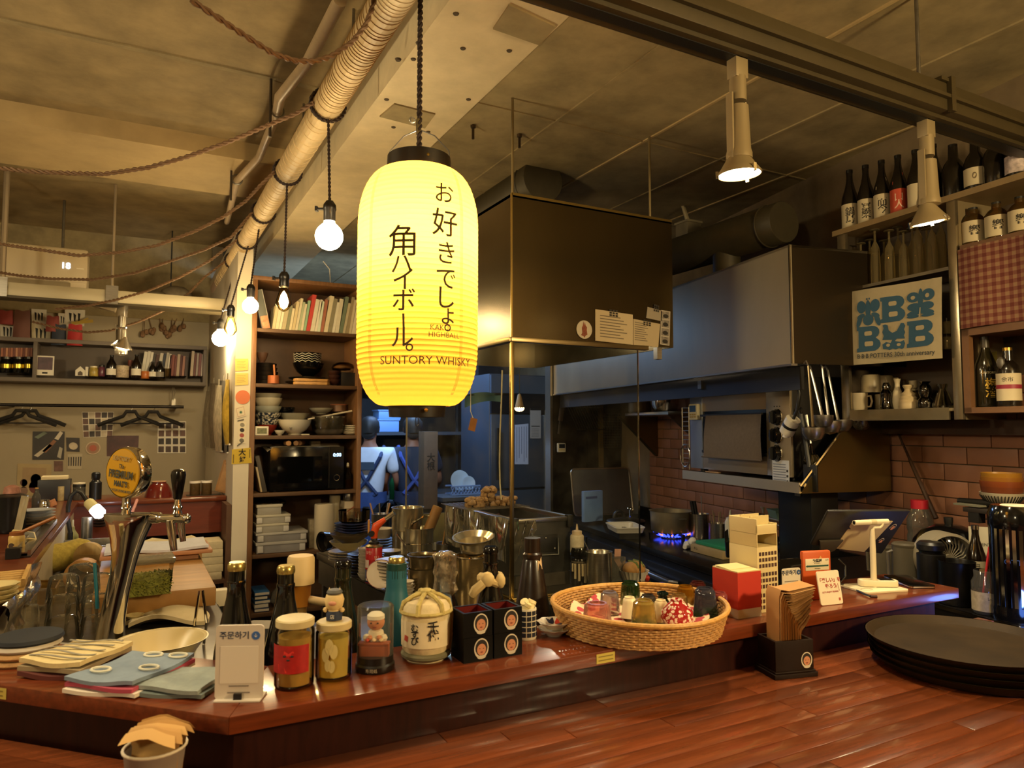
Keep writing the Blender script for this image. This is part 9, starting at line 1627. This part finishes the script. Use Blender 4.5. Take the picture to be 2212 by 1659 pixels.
txt(t,'梅酒',R_*1.05,GOLDL,(0,0,H_*.26),(0,0,rad(12)),vert=True,wrap=R_*1.03,bold=.0006,line=.85); txt(t,'SUNTORY',R_*.30,mat('#c9b890',.5),(0,0,H_*.48),wrap=R_*1.03); ob('neck_foil',MB().lathe([(R_*.42,H_*.80),(R_*.39,H_*.9),(R_*.39,H_*.95)],18),mat('#3a3222',.4),t)
t,R_,H_=wb_('black whisky bottle with cream and red label and gold cap',2182,902,46,128,DKG,.05,zl8-.003,LBL, None,cap=mat('#b08a3a',.3,.9),lz=(.10,.56),prof=[(0,0),(.96,0),(1,.03),(1,.60),(.85,.70),(.45,.78),(.42,.95),(0,.95)])
ob('red_stripe',MB().lathe([(R_*1.02,H_*.30),(R_*1.02,H_*.37)],22,a0=rad(180),a1=rad(350)),mat('#8a2436',.5),t); txt(t,'余市',R_*.5,INK,(0,0,H_*.45),(0,0,rad(-18)),wrap=R_*1.03); ob('neck_tag',MB().ball((-R_*.7,-R_*.6,H_*.74),.016,12,(.8,.2,1.3)),mat('#3a342c',.4),t)
t=cT('red_booklet','thin dark red booklet standing at the wooden frame','book',ca(pc(2096,800,.05)),.05,zl8-.003); ob('cover',MB().box(0,-.008,0,.12,.008,.10),mat('#5a1c1a',.5),t); ob('pages',MB().box(.002,-.006,.002,.12,.006,.101),PAPER,t)
t=cT('yellow_pouch','dull yellow pouch standing behind the liqueur bottle','pouch',ca(pc(2125,800,.16)),.16,zl8-.003); ob('pouch',MB().surf(lambda i,j:(.01*sin(pi*i)*(1-j)*-2,.05-.1*i,.2*j+.004*sin(8*i)*j),8,8,0),mat('#6a5f24',.6,var=.2),t)
t=T('strainer','spotted metal strainer hanging below the cup cabinet','strainer',pc(1860,905,.10)); ob('cup',MB().lathe([(.035,0),(.033,-.03),(.02,-.045),(0,-.048)],20),mat('#7a7264',.3,.8,var=.6,sc=120),t); ob('handle',MB().tube([(.03,0,0),(.10,0,.008)],.004,6),STEEL,t)
# == right counter and its appliances
aN2,aF2=-3.2,-1.02; RC=.95
rc=wT('drinks_counter','black counter with a bright metal edge below the cup cabinet','counter',0,0,0); ob('top',MB().box(.125,aN2,RC-.04,.65,aF2,RC),mat('#14110f',.3),rc); ob('edge_strip',MB().box(.119,aN2,RC-.010,.125,aF2,RC+.001),CHROME,rc); ob('front',MB().box(.135,aN2,.05,.15,aF2,RC-.04),mat('#1a1512',.5),rc)
def rt(name,lb,cat,u,vb,w,h,m_,prof=CYL,parts=(),b=.3,op=0,mn='body'):
    p=pw(u,vb,b); p.z=RC+.001; s=spx(p); R_,H_=w/2*s,h*s; t=T(name,lb,cat,p,-TH-rad(25)); pr=sc_(prof,R_,H_); ob(mn,MB().lathe(shell(pr,op*R_) if op else pr,30),m_,t)
    for q_ in parts:ob(q_[0],MB().lathe(sc_(q_[1],R_,H_),28),q_[2],t)
    t['_rh']=(R_,H_); return t
def hpx(u,vt,b):p=pw(u,vt,b); return (p.z-RC-.001)/spx(p)
b=.34; t=rt('water_jug','clear ribbed plastic jug with a red lid at the tiled wall','jug',1990,1200,52,hpx(1990,1080,.50),glass('#c9b49c',.4,.06,.12),[(0,0),(.95,0),(1,.08),(1,.25),(.92,.3),(1,.36),(1,.5),(.92,.55),(1,.6),(1,.72),(.6,.9),(0,.9)],[('lid',[(.66,.88),(.66,1),(0,1)],mat('#a8182a',.4))],.50)
hh=hpx(2050,1130,.42); t=rt('rice_cooker','glossy black domed cooker behind the white fan','cooker',2052,1210,150,hh,BLACKG,[(0,0),(.9,0),(1,.1),(1,.55),(.92,.72),(.7,.88),(.35,.97),(0,1)],[('knob',[(.10,.98),(.12,1.04),(.12,1.10),(0,1.11)],BLACK)],.42)
# fan
pf=pw(2036,1205,.27); s=spx(pf); R_=56*s; t=T('desk_fan','round cream desk fan with swirling guard bars','fan',V((pf.x,pf.y,RC+.001)),rad(-28)); FC=mat('#8f8672',.5); zc_=pf.z-RC+.0; zc_=max(zc_,R_+.03)
ob('ring',MB().tf(rot=(pi/2,0,0)).lathe([(R_*.84,-.03),(R_,-.03),(R_,.045),(R_*.9,.05),(R_*.84,.03),(R_*.84,-.03)],44),FC,t,(0,0,zc_));
for k in range(28):
    a=k*2*pi/28; ob('guard_bar',MB().tube([(R_*.2*cos(a),-.028,zc_+R_*.2*sin(a)),(R_*.55*cos(a+.35),-.036,zc_+R_*.55*sin(a+.35)),(R_*.86*cos(a+.55),-.028,zc_+R_*.86*sin(a+.55))],.0022,5),FC,t)
ob('hub',MB().tf(rot=(pi/2,0,0)).cyl(R_*.2,.02,.04,20),FC,t,(0,0,zc_)); ob('stand',MB().tube([(0,.02,zc_-R_),(0,.02,.01)],.012,10).cyl(.06,0,.01,24),FC,t)
for k in range(5):a=k*2*pi/5; ob('fan_blade',MB().raw([(R_*.15*cos(a),0,zc_+R_*.15*sin(a)),(R_*.78*cos(a),.008,zc_+R_*.78*sin(a)),(R_*.74*cos(a+.8),-.012,zc_+R_*.74*sin(a+.8)),(R_*.15*cos(a+.6),-.005,zc_+R_*.15*sin(a+.6))],[(0,1,2,3)]),DKGREY,t)
TH2=mat('#5a5344',.45)
def thermos(lb,u,vb,w,vt,b,m_):
    h=hpx(u,vt,b); t=rt('thermos',lb,'thermos',u,vb,w,h,m_,[(0,0),(.98,0),(1,.03),(.93,.93),(0,.93)],[('lid',[(.95,.92),(.97,.96),(.8,1),(0,1)],m_)],b); R_,H_=RH(t); ob('handle',MB().tube([(-R_*.9,-R_*.2,H_*.82),(-R_*1.25,-R_*.3,H_*.78),(-R_*1.2,-R_*.3,H_*.25),(-R_*.95,-R_*.2,H_*.2)],R_*.14,8),m_,t); return t
thermos('olive-grey thermos jug with a lever handle beside the ledge end',1957,1262,54,1172,.20,TH2); thermos('olive-grey thermos jug half hidden behind the tablet stand',1910,1250,50,1178,.26,TH2)
rt('black_canister','black lidded canister in front of the fan','canister',2014,1282,56,hpx(2014,1170,.18),mat('#100e0d',.4),[(0,0),(.95,0),(1,.02),(1,.78),(.8,.80),(.85,.84),(.98,.86),(.98,.95),(.8,1),(0,1)],[],.18); rt('black_pot','wide plain black pot at the front of the drinks counter','pot',2070,1318,72,hpx(2070,1212,.19),mat('#0c0b0b',.35),[(.95,0),(1,.03),(1,.97),(1.02,1)],[],.19,.06)
t=rt('sake_bottle','dark bottle with silver cap and cream label behind the jar','bottle',2112,1290,38,hpx(2112,1135,.30),mat('#150e08',.15,coat=.3),BOTB,[('cap',BOTC,CHROME)],.30); R_,H_=RH(t); ob('paper_label',MB().lathe([(R_*1.01,H_*.38),(R_*1.01,H_*.53)],20,a0=rad(180),a1=rad(350)),LBL,t); txt(t,'日',R_*.6,INK,(0,0,H_*.46),wrap=R_*1.03)
rt('sake_bottle','slim dark brown bottle between the white pouch and the boiler','bottle',2152,1290,34,hpx(2152,1140,.28),mat('#1a1009',.15,coat=.3),BOTB,[('cap',BOTC,BLACK)],.28)
p=pw(2130,1270,.36); t=T('white_pouch','pale printed pouch standing behind the dark bottles','pouch',V((p.x,p.y,RC+.001)),rad(-50)); hq=pw(2130,1140,.36).z-RC; ob('pouch',MB().surf(lambda i,j:((i-.5)*.085,-.02*sin(pi*i)*(1-j*.8),hq*j),8,8),mat('#a39d8c',.5),t); ob('pouch_back',MB().surf(lambda i,j:((i-.5)*.085,.004,hq*j),4,4),mat('#a39d8c',.5),t); txt(t,'ORIENTAL',.014,mat('#5a5a52',.6),(0,-.009,hq*.75),bold=.0002); ob('round_print',MB().tf(rot=(pi/2,0,0)).cyl(.012,0,.001,16),mat('#5a5a84',.5),t,(.005,-.016,hq*.5))
t=rt('label_jar','glass jar with a torn printed label and a red straw','jar',2132,1338,54,hpx(2132,1232,.17),glass('#d8c4a8',.4,.05,.08),[(0,0),(.9,0),(1,.06),(1,.72),(.8,.84),(.82,.98),(.78,1)],[('paper_label',[(1.015,.08),(1.015,.52)],mat('#a8977a',.6,var=.25,sc=60)),('syrup',[(0,.05),(.93,.05),(.93,.35),(0,.35)],mat('#5a3a28',.3))],.17); R_,H_=RH(t); ob('red_straw',MB().tube([(-R_*.3,0,H_*.2),(R_*.35,-R_*.1,H_*1.55)],.0035,8),mat('#c0262c',.4),t); txt(t,'レモン',R_*.3,INK,(0,0,H_*.38),(0,0,rad(20)),wrap=R_*1.04)
t=rt('water_boiler','tall black and silver striped water boiler at the frame edge','boiler',2205,1345,108,hpx(2205,1092,.20),BLACKG,[(0,0),(1,0),(1,.10),(.97,.12),(.97,.80),(1,.82),(1,.93),(.85,1),(0,1)],[('white_top',[(0,1.005),(.5,1.005),(.55,1.0)],CREAM)],.20); R_,H_=RH(t)
for k in range(9):a=rad(215+13*k); ob('steel_stripe',MB().box(-.0015,-.0045,H_*.13,.0015,.0045,H_*.80),CHROME,t,(R_*.975*cos(a),R_*.975*sin(a),0),(0,0,a))
txt(t,'OTTER',.022,mat('#2a4a8c',.4),(0,0,H_*.52),(0,0,rad(-10)),wrap=R_*.99)
# little bracket shelf with bowls
pz=pw(2125,1100,.42); t=wT('bowl_shelf','small dark bracket shelf with bowls above the black cooker','shelf',wa(pz)-.12,.42,pz.z); ob('board',MB().box(0,-.35,-.016,.23,.20,0),mat('#2a221a',.5),t,bev=.002); ob('front_block',MB().box(0,.14,-.05,.03,.18,-.016),BLACK,t)
p=pw(2165,1083,.50); p.z=pz.z+.001; s=spx(p)
tt=T('striped_bowl','white bowl with fine black vertical stripes under orange bowls','bowl',p); R_=42*s; ob('bowl',MB().lathe(shell(sc_(BOWL,R_,34*s),.004),44),mat('#b5ab94',.35),tt)
for k in range(40):a=k*2*pi/40; ob('stripe',MB().tube([(R_*.50*cos(a),R_*.50*sin(a),34*s*.18),(R_*.78*cos(a),R_*.78*sin(a),34*s*.42),(R_*.985*cos(a),R_*.985*sin(a),34*s*.82)],.0016,4,cap=False),INK,tt) if k%1==0 else None
for k,(h0,w_,c,lb) in enumerate(((30,80,'#6b3418','lowest brown bowl nested in the striped bowl'),(40,82,'#7a3c1a','second brown bowl of the nested stack'),(52,78,'#8a5a1c','third bowl, dull orange, of the nested stack'),(64,76,'#94681e','top dull orange bowl of the nested stack'))):t=T('orange_bowl',lb,'bowl',p+V((0,0,h0*s*.72)),0,'bowls on the bracket shelf'); ob('bowl',MB().lathe(shell(sc_(DEEP,w_/2*s,30*s),.004),34),mat(c,.4),t)
t=T('dark_lever','dark metal lever lying on the bracket shelf beside the bowls','lever',pw(2105,1076,.46),RZW); t.location.z=pz.z+.014; ob('bar',MB().tube([(0,.06,0),(0,-.08,.004)],.012,8),BLACK,t); ob('cloth',MB().cbox(0,-.0,-.010,.08,.1,.006),mat('#6e6c5c',.8),t)
A_,B_=pw(1935,925,.63),pw(2022,1120,.60); t=T('wall_pole','thin brown pole leaning against the tiled wall','pole',A_); d=B_-A_; ob('pole',MB().tube([V((0,0,0)),d*.35,d*.4,d],[.004,.005,.008,.010],8),mat('#3a2414',.6),t)
ob('wood_rail',MB().box(.60,-2.9,1.475,.665,-.70,1.53),mat('#3a2416',.5),wr)
